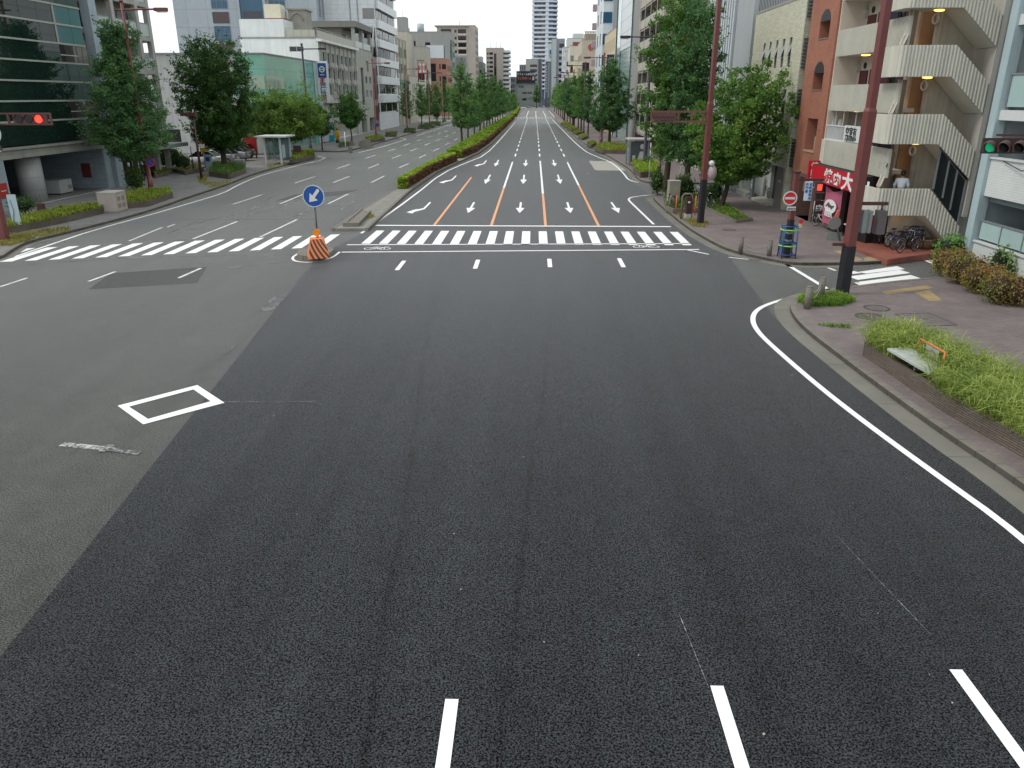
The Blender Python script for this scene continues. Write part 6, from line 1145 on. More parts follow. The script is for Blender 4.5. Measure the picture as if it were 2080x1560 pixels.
b_ = thing('street_sign_box', 'red and grey upright shop sign box standing behind the big brown pole', 'sign', (16.85, 39.5, KH)); add(b_, 'box', SR, lambda m: m.obox((16.85, 39.5, .85), .5, .8, 1.65, R(12))); add(b_, 'base', plain('sign_case', '#1d1a1a'), lambda m: m.obox((16.85, 39.5, KH), .75, 1.0, .7, R(12)))
for i, ch in enumerate('焼肉大山'): text(ch, .36, (16.60, 39.42, 2.05 - i * .37), (math.sin(R(12)), -math.cos(R(12)), 0), LW, b_, bold=.03, align='CENTER')
# beer banner with a folded cloth surface
def banner(m):
    n, k = 14, 10
    for i in range(k + 1):
        for j in range(n + 1):
            u, v = j / n, i / k; y = 44.5 - u * 2.6; sag = .22 * math.sin(math.pi * u) * (1 - v); z = 2.5 - v * 1.95 - sag + .1 * u * (1 - v); x = 16.3 + .06 * math.sin(u * 9 + v * 3) * (1 - v * .5) + .03 * math.sin(v * 8 + u * 4); m.v.append((x, y, z))
    for i in range(k):
        for j in range(n): m.f.append((i * (n + 1) + j, i * (n + 1) + j + 1, (i + 1) * (n + 1) + j + 1, (i + 1) * (n + 1) + j)); m.mi.append(0); m.smooth.append(True)
b_ = thing('beer_banner', 'pink cloth banner with a white oval beer emblem hung at the barbecue shop', 'banner', (16.3, 43.2, .5)); cl = add(b_, 'cloth', plain('pink_cloth', '#b05a74', .8, .12, 2), banner)
add(b_, 'emblem', LW, lambda m: m.add([(16.2, 43.2 - .85 * math.cos(a), 1.55 + .36 * math.sin(a)) for a in np.linspace(0, 2 * math.pi, 25)[:-1]] + [(16.23, 43.2 - .85 * math.cos(a), 1.55 + .36 * math.sin(a)) for a in np.linspace(0, 2 * math.pi, 25)[:-1]], [tuple(range(24))] + [(i, (i + 1) % 24, 24 + (i + 1) % 24, 24 + i) for i in range(24)]))
add(b_, 'emblem_lines', plain('emblem_brown', '#5e4a4e', .6, .1, 3), lambda m: [m.tube([(16.18, 43.75 - i * .12, 1.5 + .1 * math.sin(i)), (16.18, 43.45 - i * .15, 1.72 - .05 * i), (16.18, 42.9 - i * .1, 1.45 + .06 * i)], .035, 5) for i in range(4)]); text('BEER', .42, (16.19, 43.85, 1.0), (0, -1, 0), LW, b_, bold=.03, xs=1.25); add(b_, 'orange_arc', plain('orange_print', '#d88a4a', .6, .1, 2), lambda m: m.tube([(16.2, 42.0, 1.5), (16.2, 42.3, 1.0), (16.2, 43.0, .85)], .04, 5))
# ---------------------------------------------------------------- far right: white tiled house with glass balconies
M_W2 = tiled('white_small_tile', '#d3d8d6', '#dadedc', '#b3b9b8', .1, .1, .006, 0, .45, .1, .15); M_PBL = plain('pale_blue_steel', '#a9bcc0', .5, .1, 1.5, streak=.1); M_GRN2 = plain('grey_green_wall', '#6f7d7e', .8, .12, .8)
t = thing('white_tiled_house', 'white tiled building with frosted glass balconies at the right picture edge', 'building', (18.6, 28, KH))
add(t, 'inner_wall', M_GRN2, lambda m: m.box(20.6, 30, 15, 33.1, KH, 14)); add(t, 'end_wall', plain('house_grey', '#9aa4a6', .8, .12, 1), lambda m: m.box(18.9, 30, 33.11, 33.4, KH, 14)); add(t, 'corner_post', M_PBL, lambda m: m.box(18.45, 18.85, 33.0, 33.5, KH, 14))
for z, zt_ in ((KH, 1.47), (3.35, 4.82)): add(t, 'tiled_wall', M_W2, lambda m: m.box(18.6, 18.85, 15, 32.99, z, zt_)); add(t, 'coping', FRAMEW, lambda m: m.box(18.52, 18.9, 15, 32.98, zt_ + .001, zt_ + .06))
for z in (6.3, 9.75): add(t, 'floor_edge', FRAMEW, lambda m: m.box(18.55, 20.6, 15, 32.99, z, z + .38))
for zb_, zt_ in ((1.62, 2.3), (6.8, 7.95), (10.25, 11.4)):
    for i in range(12): add(t, 'glass_panel', plain('frosted_blue', '#a4bdba', .25, .08, 2), lambda m: m.box(18.68, 18.71, 32.85 - i * 1.5 - 1.42, 32.85 - i * 1.5, zb_, zt_)); add(t, 'post', FRAME, lambda m: m.box(18.66, 18.74, 32.87 - i * 1.5, 32.91 - i * 1.5, zb_ - .1, zt_ + .02))
    add(t, 'rail', FRAME, lambda m: m.box(18.64, 18.76, 15, 32.93, zt_ + .021, zt_ + .08))
add(t, 'ceiling', M_GRN2, lambda m: (m.box(18.86, 20.59, 15, 32.98, 3.1, 3.34), m.box(18.86, 20.59, 15, 32.98, 4.4, 4.6)))
for y in (30.5, 27.5): link_mesh('window', winmesh(1.6, 1.3, FRAME, GL, 1), (20.57, y, 1.6), t, -math.pi / 2); link_mesh('window', winmesh(1.6, 1.6, FRAME, GL, 1), (20.57, y, 7.0), t, -math.pi / 2)
add(t, 'drain_pipe', FRAME, lambda m: m.tube([(20.4, 31.6, 1.5), (20.4, 31.6, 3.1)], .06, 6)); add(t, 'cables', FRAMED, lambda m: m.tube([(18.5, 32, 4.8), (18.4, 30.5, 4.55), (18.5, 29, 4.8), (18.5, 27, 4.7)], .02, 5))

# ================================================================ STREET FURNITURE
POLE = plain('brown_pole_paint', '#764240', .36, .18, 3, spec=.5); POLED = plain('dark_brown_paint', '#4b2a2c', .5, .2, 3); SLEEVE = plain('dark_sleeve', '#26262c', .45, .25, 3); NAVY = plain('navy_pole_paint', '#23202e', .45, .15, 3); SIG = plain('signal_housing', '#5a3836', .5, .15, 3); GALV = plain('galvanised', '#8e9294', .45, .2, 3, .4); BLKL = plain('unlit_lens', '#141416', .25, .05, 3)
def stepped_pole(t, p, s, z1, z2, k=.85, rz=0.0, sleeve=None, mat=None):
    mat = mat or POLE; zs = sleeve or KH
    if sleeve: add(t, 'base_sleeve', SLEEVE, lambda m: m.obox((p.x, p.y, KH), s + .03, s + .03, sleeve - KH, rz))
    add(t, 'pole', mat, lambda m: (m.obox((p.x, p.y, zs), s, s, z1 - zs, rz), m.obox((p.x, p.y, z1), s, s, .12, rz, k), m.obox((p.x, p.y, z1 + .12), s * k, s * k, z2 - z1, rz)))
# big near pole with the pedestrian signal arm
p = G(1709, 606, KH); p = Vector((11.72, 28.8, 0)); t = thing('signal_pole', 'big square brown pole with a dark base on the near right corner', 'pole', (p.x, p.y, KH)); stepped_pole(t, p, .32, 6.7, 15, .78, R(14), 2.0)
add(t, 'arm', POLED, lambda m: (m.box(p.x + .2, p.x + 1.15, p.y - .05, p.y + .05, 3.48, 3.60), m.box(p.x - .62, p.x - .2, p.y - .04, p.y + .04, 2.0, 2.1)))
add(t, 'pedestrian_signal', plain('signal_back_grey', '#7d8484', .5, .15, 3), lambda m: (m.box(p.x + .30, p.x + .42, p.y - .2, p.y + .2, 2.5, 3.3), m.box(p.x + .5, p.x + .60, p.y - .2, p.y + .2, 2.5, 3.3), m.box(p.x + .42, p.x + .5, p.y - .16, p.y + .16, 2.52, 3.28)))
add(t, 'pedestrian_signal', plain('signal_hood', '#5f5558', .5, .15, 3), lambda m: (m.box(p.x + .82, p.x + 1.12, p.y - .2, p.y + .2, 2.45, 3.3), m.tube([(p.x + .97, p.y, 3.3), (p.x + .97, p.y, 3.48)], .04, 6)))
# second pole with rear facing signal gantry
p = G(1422, 456, KH); t = thing('signal_pole', 'square brown pole with a rear facing signal frame, under the tall ginkgos', 'pole', p); stepped_pole(t, p, .27, 6.8, 13.5, .8, R(14), 2.7)
add(t, 'arm', POLE, lambda m: (m.box(6.55, p.x - .2, p.y - .05, p.y + .05, 6.33, 6.43), m.box(6.55, p.x - .2, p.y - .05, p.y + .05, 5.80, 5.90), [m.box(x, x + .1, p.y - .045, p.y + .045, 5.901, 6.329) for x in (6.5, 8.0, 8.75, 9.4)]))
sg_ = thing('traffic_signal', 'brown backed traffic signal in the frame of the pole under the ginkgos', 'traffic light', (7.2, p.y, 5.85)); add(sg_, 'housing', SIG, lambda m: m.prism([(6.62, p.y - .14), (7.9, p.y - .14), (7.8, p.y + .1), (6.7, p.y + .1)], 5.92, 6.32)); add(sg_, 'visor', SIG, lambda m: [m.tube([(x, p.y + .1, 6.14), (x, p.y + .35, 6.10)], .17, 12) for x in (6.9, 7.28, 7.66)]); add(sg_, 'rib', POLED, lambda m: m.box(6.62, 7.88, p.y - .17, p.y - .141, 6.08, 6.13))
b_ = thing('round_signal_unit', 'white and brown round control unit on the side of the brown signal pole', 'equipment', (p.x + .45, p.y, 3)); add(b_, 'cabinet', plain('unit_pale', '#a99a9c', .4, .15, 4), lambda m: m.ell((p.x + .42, p.y - .1, 3.1), .26, .24, .42, 12, 8)); add(b_, 'cap', FRAMEW, lambda m: (m.ell((p.x + .32, p.y - .2, 3.62), .17, .17, .16, 10, 6), m.box(p.x + .15, p.x + .3, p.y - .1, p.y, 3.0, 3.1)))
# green signal reaching in from the right, on its own pole beyond the picture
t = thing('signal_pole', 'brown pole just outside the picture carrying the green signal arm', 'pole', (18.1, 27.5, KH)); stepped_pole(t, Vector((18.1, 27.5, 0)), .32, 6.6, 9, .85)
add(t, 'arm', SIG, lambda m: m.box(15.6, 18.0, 27.6, 27.7, 5.93, 6.0))
sg_ = thing('traffic_signal', 'traffic signal with hooded lenses and the green one lit, at the right edge', 'traffic light', (15.8, 27.5, 5.4)); add(sg_, 'housing', plain('signal_dark', '#3c3030', .5, .15, 3), lambda m: m.prism([(15.06, 27.42), (16.66, 27.42), (16.6, 27.59), (15.12, 27.59)], 5.38, 5.88))
for i, (x, mt) in enumerate(((15.33, emit('green_lens', '#12a070', .6)), (15.83, BLKL), (16.33, BLKL))):
    add(sg_, 'lens', mt, lambda m: m.disc((x, 27.40, 5.60), (0, 1, 0), .165, .03, 20))
    def visor(m):
        n = 16; vs = []; fs = []
        for k in range(n + 1):
            a = R(-35 + 250 * k / n); d = .16 + .26 * max(0, math.sin(a))
            for r_ in (.19, .215): vs += [(x + r_ * math.cos(a), 27.42, 5.60 + r_ * math.sin(a)), (x + r_ * math.cos(a) - d * .75, 27.42 - d * .8, 5.60 + r_ * math.sin(a) - .05)]
        for k in range(n): a, b = 4 * k, 4 * k + 4; fs += [(a, a + 1, b + 1, b), (a + 2, b + 2, b + 3, a + 3), (a + 1, a + 3, b + 3, b + 1)]
        m.add(vs, fs, True)
    add(sg_, 'visor', plain('visor_brown', '#6a5350', .5, .15, 3), visor)
# left gantry with the red lamp
p = Vector((-27.5, 39.3, 0)); t = thing('signal_pole', 'brown signal pole with a long framed arm at the left edge', 'pole', (p.x, p.y, KH)); stepped_pole(t, p, .38, 6.6, 9, .85)
add(t, 'arm', SIG, lambda m: (m.box(p.x - .1, -24.15, 39.95, 40.05, 6.34, 6.42), m.box(p.x - .1, -24.15, 39.95, 40.05, 5.83, 5.91), [m.box(x, x + .09, 39.955, 40.045, 5.911, 6.339) for x in (-26.4, -24.24)], m.box(p.x - .1, p.x + .1, 39.2, 40.0, 5.9, 6.4)))
sg_ = thing('traffic_signal', 'traffic signal with the red lamp lit in the left frame', 'traffic light', (-25.2, 40, 5.9)); add(sg_, 'housing', SIG, lambda m: m.box(-26.1, -24.4, 39.97, 40.12, 5.92, 6.33))
for x, mt in ((-25.8, BLKL), (-25.3, BLKL), (-24.78, emit('red_lens', '#ff3a2a', 2.2))):
    add(sg_, 'lens', mt, lambda m: m.disc((x, 39.93, 6.12), (0, 1, 0), .19, .03, 20)); add(sg_, 'visor', SIG, lambda m: m.add([(x + r_ * math.cos(a), yy, 6.12 + r_ * math.sin(a)) for a in np.linspace(R(0), R(180), 9) for r_, yy in ((.21, 39.96), (.215, 39.86))], [(2 * i, 2 * i + 1, 2 * i + 3, 2 * i + 2) for i in range(8)]))
b_ = thing('round_blue_sign', 'blue round road sign cut by the left picture edge, below the red signal arm', 'sign', (-27.2, 39.9, 5)); add(b_, 'disc', plain('sign_blue2', '#1b62a8', .4, .06, 2), lambda m: m.disc((-27.2, 39.7, 5.45), (0, 1, 0), .48, .03, 30)); add(b_, 'rim', FRAMEW, lambda m: m.ring((-27.2, 39.68, 5.45), (0, 1, 0), .46, .51, .03)); add(b_, 'plate', FRAMEW, lambda m: m.box(-27.5, -26.9, 39.68, 39.71, 4.55, 4.9)); text('自転車', .24, (-27.46, 39.66, 4.63), (1, 0, 0), FRAMED, b_, bold=.02)
b_ = thing('red_wall_sign', 'red sign on the pier of the glass office at the left edge', 'sign', (-34.3, 50.3, 1)); add(b_, 'board', plain('sign_red2', '#a33028', .5, .1, 2), lambda m: m.box(-34.48, -34.4, 49.7, 50.6, 1.0, 1.9)); add(b_, 'line', FRAMEW, lambda m: m.box(-34.39, -34.38, 49.9, 50.4, 1.4, 1.45))
b_ = thing('upright_board', 'thin pale upright board leaning in the left ground cover bed', 'sign', (-28.6, 42.2, KH)); add(b_, 'board', plain('pale_board', '#b9cdd2', .5, .1, 2), lambda m: m.obox((-28.6, 42.2, .4), .42, .08, 1.75, R(20))); add(b_, 'stripe', plain('board_mark', '#6d8a9a', .5, .1, 2), lambda m: m.tube([(-28.7, 42.1, .7), (-28.58, 42.12, 1.3), (-28.66, 42.1, 1.9)], .02, 5))
def bollard(px, py, label, mat, h=.75, s=.16, rnd=False):
    c = G(px, py, KH); t = thing('bollard', label, 'bollard', c); add(t, 'post', mat, lambda m: m.cyl(c.x, c.y, KH, KH + h, s / 2, 12) if rnd else m.obox((c.x, c.y, KH), s, s, h, .2)); add(t, 'cap', mat, lambda m: m.cyl(c.x, c.y, KH + h, KH + h + .03, s / 2 * .9, 12) if rnd else m.obox((c.x, c.y, KH + h), s * .9, s * .9, .03, .2)); return c
bollard(88, 443, 'square rust brown post in the left ground cover bed', POLED, .85, .36)
WOODG = plain('weathered_grey', '#7a756c', .85, .3, 6)
pa = bollard(1504, 512, 'grey post at the left end of the sagging chain on the corner', WOODG, .72, .22, True); pb = bollard(1562, 520, 'grey post at the right end of the sagging chain, by the blue frame', WOODG, .72, .22, True)
pc = bollard(1639, 627, 'nearest grey post in the grass by the big brown pole', WOODG, .78, .24, True); pd = bollard(1666, 607, 'grey post behind the nearest one, closer to the alley', WOODG, .78, .24, True)
def chain(a, b, label, z=.68):
    mb = MB(); 
    for d in (0, -.18): mb.tube([tuple(Vector((a.x, a.y, z + d)).lerp(Vector((b.x, b.y, z + d)), u) - Vector((0, 0, .26 * math.sin(math.pi * u)))) for u in np.linspace(0, 1, 13)], .018, 5)
    tag(mb.build('chain', plain('chain_grey', '#8f8a82', .6, .2, 8)), label, 'chain')
chain(pa, pb, 'sagging double chain between the two posts on the corner'); chain(pc, pd, 'short chain between the two posts in the grass tuft', .8)
# lamp posts
def lamp(px, py, h, arm, side, label, mat, r=.10, finial=True):
    c = G(px, py, KH); t = thing('street_lamp', label, 'street lamp', c); sgn = side
    add(t, 'pole', mat, lambda m: (m.tube([(c.x, c.y, KH), (c.x, c.y, 1.3), (c.x, c.y, 1.31), (c.x, c.y, h + .5)], [r * 1.3, r * 1.25, r, r * .7], 12), m.cyl(c.x, c.y, h + .5, h + .65, r * .9, 10)))
    add(t, 'arm', mat, lambda m: m.tube([(c.x - sgn * .6, c.y, h - .02), (c.x, c.y, h), (c.x + sgn * (arm - .9), c.y, h + .03)], [.05, .07, .06], 8))
    hd = add(t, 'lamp_head', mat, lambda m: m.prism([(c.x + sgn * (arm - .95), c.y - .12), (c.x + sgn * (arm - .7), c.y - .2), (c.x + sgn * arm, c.y - .17), (c.x + sgn * (arm + .08), c.y), (c.x + sgn * arm, c.y + .17), (c.x + sgn * (arm - .7), c.y + .2), (c.x + sgn * (arm - .95), c.y + .12)], h - .10, h + .12)); add(hd, 'diffuser', plain('lamp_diffuser', '#c9bda8', .3, .05, 3), lambda m: m.prism([(c.x + sgn * (arm - .75), c.y - .14), (c.x + sgn * (arm - .03), c.y - .12), (c.x + sgn * (arm - .03), c.y + .12), (c.x + sgn * (arm - .75), c.y + .14)], h - .18, h - .101))
    return t, c
lamp(308, 389, 13.1, 3.3, 1, 'red brown street lamp in front of the balcony apartments, near left', POLE, .15)
c = G(410, 365, KH); t = thing('short_lamp', 'thin purple brown post with a dark hood beside the dark oval tree', 'street lamp', c); add(t, 'post', POLED, lambda m: m.tube([(c.x, c.y, KH), (c.x, c.y, 5.6)], [.12, .08], 10)); add(t, 'lamp_head', SIG, lambda m: m.prism([(c.x - 1.0, c.y - .2), (c.x + .25, c.y - .2), (c.x + .25, c.y + .2), (c.x - 1.0, c.y + .2)], 5.55, 5.85))
lamp(632, 311, 12.75, 3.0, 1, 'dark navy street lamp before the green glass corner', NAVY, .17)
lamp(765, 281, 12.5, 3.0, 1, 'red brown street lamp with a small blue sign, before the slim red panelled building', POLE, .16)
for i, (a, b) in enumerate(((828, 266), (873, 256), (900, 249))): lamp(a, b, 12.5, 3.2, 1, '%s of three far street lamps along the left row of ginkgos' % ORD[i], POLE, .16)[0]['group'] = 'far street lamps along the left row'
lamp(1308, 343, 12.6, 3.0, -1, 'dark navy street lamp beside the right bus shelter', NAVY, .16); lamp(1221, 295, 12.5, 3.0, -1, 'red brown street lamp beside the largest right ginkgo', POLE, .17)
for i, (a, b) in enumerate(((1185, 276), (1163, 258), (1152, 250), (1145, 245))): lamp(a, b, 12.4, 3.2, -1, '%s of four far street lamps along the right row of ginkgos' % ORD[i], POLED, .17)[0]['group'] = 'far street lamps along the right row'
def roundsign(name, label, c, face, rim, z, r=.3, mark=None, pole=None, h=2.4, pr=.04, d=.08):
    t = thing(name, label, 'sign', (c.x, c.y, KH if pole else z))
    if pole: add(t, 'post', pole, lambda m: m.cyl(c.x, c.y + .06, KH, h, pr, 10))
    add(t, 'disc', face, lambda m: m.disc((c.x, c.y - d, z), (0, 1, 0), r, .02, 32)); add(t, 'rim', rim, lambda m: m.ring((c.x, c.y - d - .005, z), (0, 1, 0), r * .86, r * 1.02, .026))
    if mark: add(t, 'mark', mark[0], lambda m: mark[1](m, c.x, c.y - d - .022, z))
    return t
SBL = plain('traffic_blue', '#12509e', .35, .05, 2); SRD = plain('traffic_red', '#c8262c', .35, .05, 2)
def arrow_mark(m, x, y, z, k=1.0):
    pts = [(.42, .50), (.30, .52), (-.08, .05), (-.26, .23), (-.34, -.42), (.30, -.30), (.08, -.12), (.46, .36)]; pts = [(a * .62 * k, b * .62 * k) for a, b in pts]
    m.add([(x + a, y, z + b) for a, b in pts] + [(x + a, y + .008, z + b) for a, b in pts], [(4, 3, 2, 1, 0, 7, 6, 5)])
c = Vector((-9.95, 35.3, 0)); t = thing('keep_left_sign', 'round blue sign with a white diagonal arrow on the island pole', 'sign', (c.x, c.y, .22))
add(t, 'post', plain('sign_post_grey', '#5d6064', .4, .15, 4, .3), lambda m: m.cyl(c.x, c.y, .9, 2.6, .04, 10)); add(t, 'disc', SBL, lambda m: m.disc((c.x, c.y - .06, 2.96), (0, 1, 0), .46, .03, 40)); add(t, 'rim', FRAMEW, lambda m: m.ring((c.x, c.y - .065, 2.96), (0, 1, 0), .455, .49, .036, 40)); add(t, 'arrow', plain('arrow_white', '#d9dcd8', .5, .05, 2), lambda m: arrow_mark(m, c.x, c.y - .085, 2.96))
add(t, 'reflector', plain('reflector_orange', '#e58a1c', .35, .05, 3), lambda m: (m.disc((c.x, c.y - .1, 1.33), (0, 1, 0), .165, .09, 24), m.cyl(c.x, c.y, 1.1, 1.3, .06, 10)))
# striped crash cushion
def cushion(m): m.obox((c.x, c.y - .1, .22), .98, 1.05, .86, R(18), .62)
t = thing('crash_cushion', 'orange and black striped barrier block on the traffic island', 'barrier', (c.x, c.y - .1, .22)); CO = plain('barrier_orange', '#e8844a', .55, .12, 3); CB = plain('barrier_black', '#3a3432', .6, .12, 3)
add(t, 'body', CO, cushion)
def bstripe(m):
    H_, rz, ca, sa = .86, R(18), math.cos(R(18)), math.sin(R(18))
    def pt(fx, u, v):                                     # front face fx=0, right face fx=1: u in -1..1, v in 0..1
        k = 1 - .38 * v
        x, y = (u * .49 * k, -.525 * k - .006) if fx == 0 else (.49 * k + .006, u * .525 * k)
        return (c.x + x * ca - y * sa, c.y - .1 + x * sa + y * ca, .22 + H_ * v)
    for fx, rows_ in ((0, ((-.95, .12), (-.45, .12), (.05, .12), (.55, .12), (1.05, .12))),):
        for u0, _ in rows_:
            n = 8
            for k in range(n):
                v0, v1 = k / n, (k + 1) / n; a0, a1 = u0 - 1.15 * v0 + .35, u0 - 1.15 * v1 + .35
                q = [max(-1, min(1, a)) for a in (a0, a0 + .22, a1 + .22, a1)]
                if q[1] - q[0] > .01: m.quad(pt(0, q[0], v0), pt(0, q[1], v0), pt(0, q[2], v1), pt(0, q[3], v1))
    for u in (-.72, -.3, .12, .5): m.quad(pt(1, u, .01), pt(1, u + .14, .01), pt(1, u + .14, .98), pt(1, u, .98))
add(t, 'stripe', CB, bstripe)
for px, py, z, lab in ((310, 389, 2.42, 'round no stopping sign with a red rim on the near left lamp post'),):
    cc = G(px, py, KH); cc.x += .3; roundsign('no_stopping_sign', lab, cc, SBL, SRD, z, .37, (SRD, lambda m, x, y, zz: m.add([(x - .25, y, zz + .2), (x - .2, y, zz + .25), (x + .25, y, zz - .2), (x + .2, y, zz - .25)], [(0, 3, 2, 1)])), d=.25)
cc = G(766, 281, KH); roundsign('no_stopping_sign', 'small blue no stopping sign on the third left lamp', Vector((cc.x + .25, cc.y, 0)), SBL, SRD, 2.4, .36, d=.3)
# pedestrian signal post with no entry sign
p = G(1597, 523, KH); t = thing('pedestrian_signal_post', 'short brown post with an arm, banded in blue at its foot', 'pole', p)
add(t, 'post', POLE, lambda m: m.obox((p.x, p.y, 1.9), .20, .20, 2.05, R(14))); add(t, 'lower_post', SLEEVE, lambda m: m.obox((p.x, p.y, KH), .23, .23, 1.76, R(14))); add(t, 'cap', POLED, lambda m: m.obox((p.x, p.y, 3.951), .26, .26, .08, R(14))); add(t, 'arm', POLED, lambda m: m.box(p.x + .1, p.x + 1.25, p.y - .04, p.y + .04, 3.62, 3.72)); [add(t, 'band', FRAME, lambda m: m.obox((p.x, p.y, z_), .245, .245, .08, R(14))) for z_ in (1.25, .9)]
roundsign('no_entry_sign', 'round red no entry sign with a white bar on the short brown post', Vector((p.x - .22, p.y - .1, 0)), SRD, FRAMEW, 2.87, .31, (FRAMEW, lambda m, x, y, z: m.box(x - .22, x + .22, y, y + .01, z - .05, z + .05)))
b_ = thing('supplementary_plate', 'small white plate with dark letters under the no entry sign', 'sign', (p.x - .1, p.y - .2, 2.4)); add(b_, 'plate', FRAMEW, lambda m: m.box(p.x - .32, p.x + .08, p.y - .22, p.y - .2, 2.33, 2.5)); text('自転車を除く', .07, (p.x - .30, p.y - .225, 2.38), (1, 0, 0), FRAMED, b_, bold=.015)
sg_ = thing('pedestrian_signal', 'pedestrian signal with the red man lit, hanging from the short brown post', 'traffic light', (p.x + 1.0, p.y, 3)); add(sg_, 'housing', SIG, lambda m: m.box(p.x + .9, p.x + 1.2, p.y - .12, p.y + .12, 2.75, 3.6)); [add(sg_, 'visor', FRAMED, lambda m: m.box(p.x + .88, p.x + 1.24, p.y - .38, p.y - .121, zz_, zz_ + .04)) for zz_ in (3.52, 3.1)]; add(sg_, 'lens', emit('red_lens', '#ff3a2a', 2.2), lambda m: m.box(p.x + .96, p.x + 1.16, p.y - .14, p.y - .121, 3.22, 3.48)); add(sg_, 'lens', BLKL, lambda m: m.box(p.x + .96, p.x + 1.16, p.y - .14, p.y - .121, 2.82, 3.06))
b_ = thing('hanging_sign', 'white hanging plate with two columns of blue characters below the post arm', 'sign', (p.x + .55, p.y, 3)); add(b_, 'plate', plain('pale_plate', '#c4d4de', .4, .06, 2), lambda m: m.box(p.x + .42, p.x + .76, p.y - .06, p.y - .04, 2.75, 3.6))
for i, ch in enumerate('自転車専用'): text(ch, .145, (p.x + .68, p.y - .065, 3.42 - i * .155), (1, 0, 0), SBL, b_, bold=.02, align='CENTER')
for i, ch in enumerate('歩行者'): text(ch, .145, (p.x + .51, p.y - .065, 3.42 - i * .155), (1, 0, 0), SBL, b_, bold=.02, align='CENTER')
t = thing('blue_frame', 'blue steel guard frame with green bands round the short brown post', 'barrier', p); BLF = plain('frame_blue', '#1f4f92', .45, .12, 3)
for dx in (-.32, .32):
    for dy in (-.3, .3): add(t, 'leg', BLF, lambda m: m.tube([(p.x + dx, p.y + dy, KH), (p.x + dx * .9, p.y + dy * .9, 1.62)], .03, 6))
add(t, 'cross_rail', BLF, lambda m: [m.tube([(p.x + a[0] * s, p.y + a[1] * s, z), (p.x + b[0] * s, p.y + b[1] * s, z)], .025, 6) for z, s in ((1.6, .9), (.85, .95), (.3, 1)) for a, b in (((-.32, -.3), (.32, -.3)), ((.32, -.3), (.32, .3)), ((.32, .3), (-.32, .3)), ((-.32, .3), (-.32, -.3)))]); add(t, 'panel', plain('panel_grey', '#8d9592', .6, .15, 3), lambda m: m.box(p.x - .28, p.x + .28, p.y + .28, p.y + .3, .35, 1.5)); [add(t, 'band', plain('band_green', '#8fd86a', .5, .1, 3), lambda m: m.ring((p.x, p.y, z), (0, 0, 1), .40, .43, .05, 8)) for z in (1.45, .72)]
t = thing('warning_lamp', 'small red round warning lamp on the blue guard frame', 'lamp', (p.x + .38, p.y - .2, 1.6)); add(t, 'lamp', SRD, lambda m: m.disc((p.x + .36, p.y - .3, 1.85), (0, 1, 0), .10, .08, 16)); add(t, 'battery', plain('battery_cream', '#c7ba8a', .5, .1, 3), lambda m: m.box(p.x + .3, p.x + .42, p.y - .33, p.y - .24, 1.58, 1.76))
p = G(1698, 489, KH); t = thing('back_of_sign', 'grey back of a round sign on a short post before the barbecue shop', 'sign', p); add(t, 'post', GALV, lambda m: m.tube([(p.x + .2, p.y, KH), (p.x - .2, p.y, 1.35)], .035, 8)); add(t, 'disc', plain('sign_back', '#909590', .5, .15, 3), lambda m: m.disc((p.x - .22, p.y - .05, 1.05), (0, 1, .1), .33, .02, 24)); add(t, 'board', plain('sign_back', '#909590'), lambda m: m.box(p.x - .5, p.x + .3, p.y + .1, p.y + .14, KH, .55))
# grey cabinets
def cabinet(px, py, sx, sy, h, label, mat, rz=0.0, cap=True):
    c = G(px, py, KH); t = thing('utility_cabinet', label, 'cabinet', c, 0); add(t, 'base', M_CONC, lambda m: m.obox((c.x, c.y, KH), sx + .06, sy + .06, .12, rz)); add(t, 'body', mat, lambda m: m.obox((c.x, c.y, KH + .12), sx, sy, h - .12, rz)); 
    if cap: add(t, 'lid', plain('cabinet_lid', '#b5b1ab', .6, .15, 3), lambda m: m.obox((c.x, c.y, KH + h), sx + .05, sy + .05, .05, rz))
    ca, sa = math.cos(rz), math.sin(rz)
    [add(t, 'vent', plain('vent_grey', '#83796f', .7, .1, 5), lambda m: m.obox((c.x + (sx / 2 + .008) * ca - yy * sa, c.y + (sx / 2 + .008) * sa + yy * ca, KH + z), .02, sy * .26, h * .2, rz)) for yy in (-.2 * sy, .2 * sy) for z in (h * .25, h * .6)]; return t
cabinet(232, 430, 1.15, 1.5, 1.25, 'pale pinkish grey utility cabinet on the left kerb bed', plain('cabinet_pink', '#b0a49c', .6, .15, 2, streak=.1), .05)
cabinet(1366, 418, .75, .55, 1.65, 'tall beige cabinet at the kerb under the two tall ginkgos', plain('cabinet_beige', '#9e9a8a', .6, .15, 2, streak=.1), .1)
cabinet(489, 345, .9, .8, .95, 'low grey box in the bed behind the bus stop on the left', plain('cabinet_grey', '#8d8d85', .6, .15, 2, streak=.1), .1)
c = G(1396, 446, KH); t = thing('post_box', 'dark brown narrow box with a grey loop guard by the signal pole', 'box', c); add(t, 'body', POLED, lambda m: m.obox((c.x, c.y, .5), .28, .3, 1.0, .1)); add(t, 'foot', plain('foot_white', '#b4b6b2', .6, .15, 3), lambda m: m.obox((c.x, c.y, KH), .35, .35, .35, .1)); add(t, 'plate', FRAMEW, lambda m: m.box(c.x - .07, c.x + .07, c.y - .17, c.y - .16, 1.15, 1.25)); add(t, 'guard', WOODG, lambda m: m.tube([(c.x - .35, c.y + .2, KH), (c.x - .35, c.y + .2, 1.5), (c.x - .25, c.y + .2, 1.65), (c.x + .15, c.y + .2, 1.65), (c.x + .25, c.y + .2, 1.5), (c.x + .25, c.y + .2, KH)], .06, 8))
ORP = plain('orange_rail', '#d8743c', .5, .12, 3)
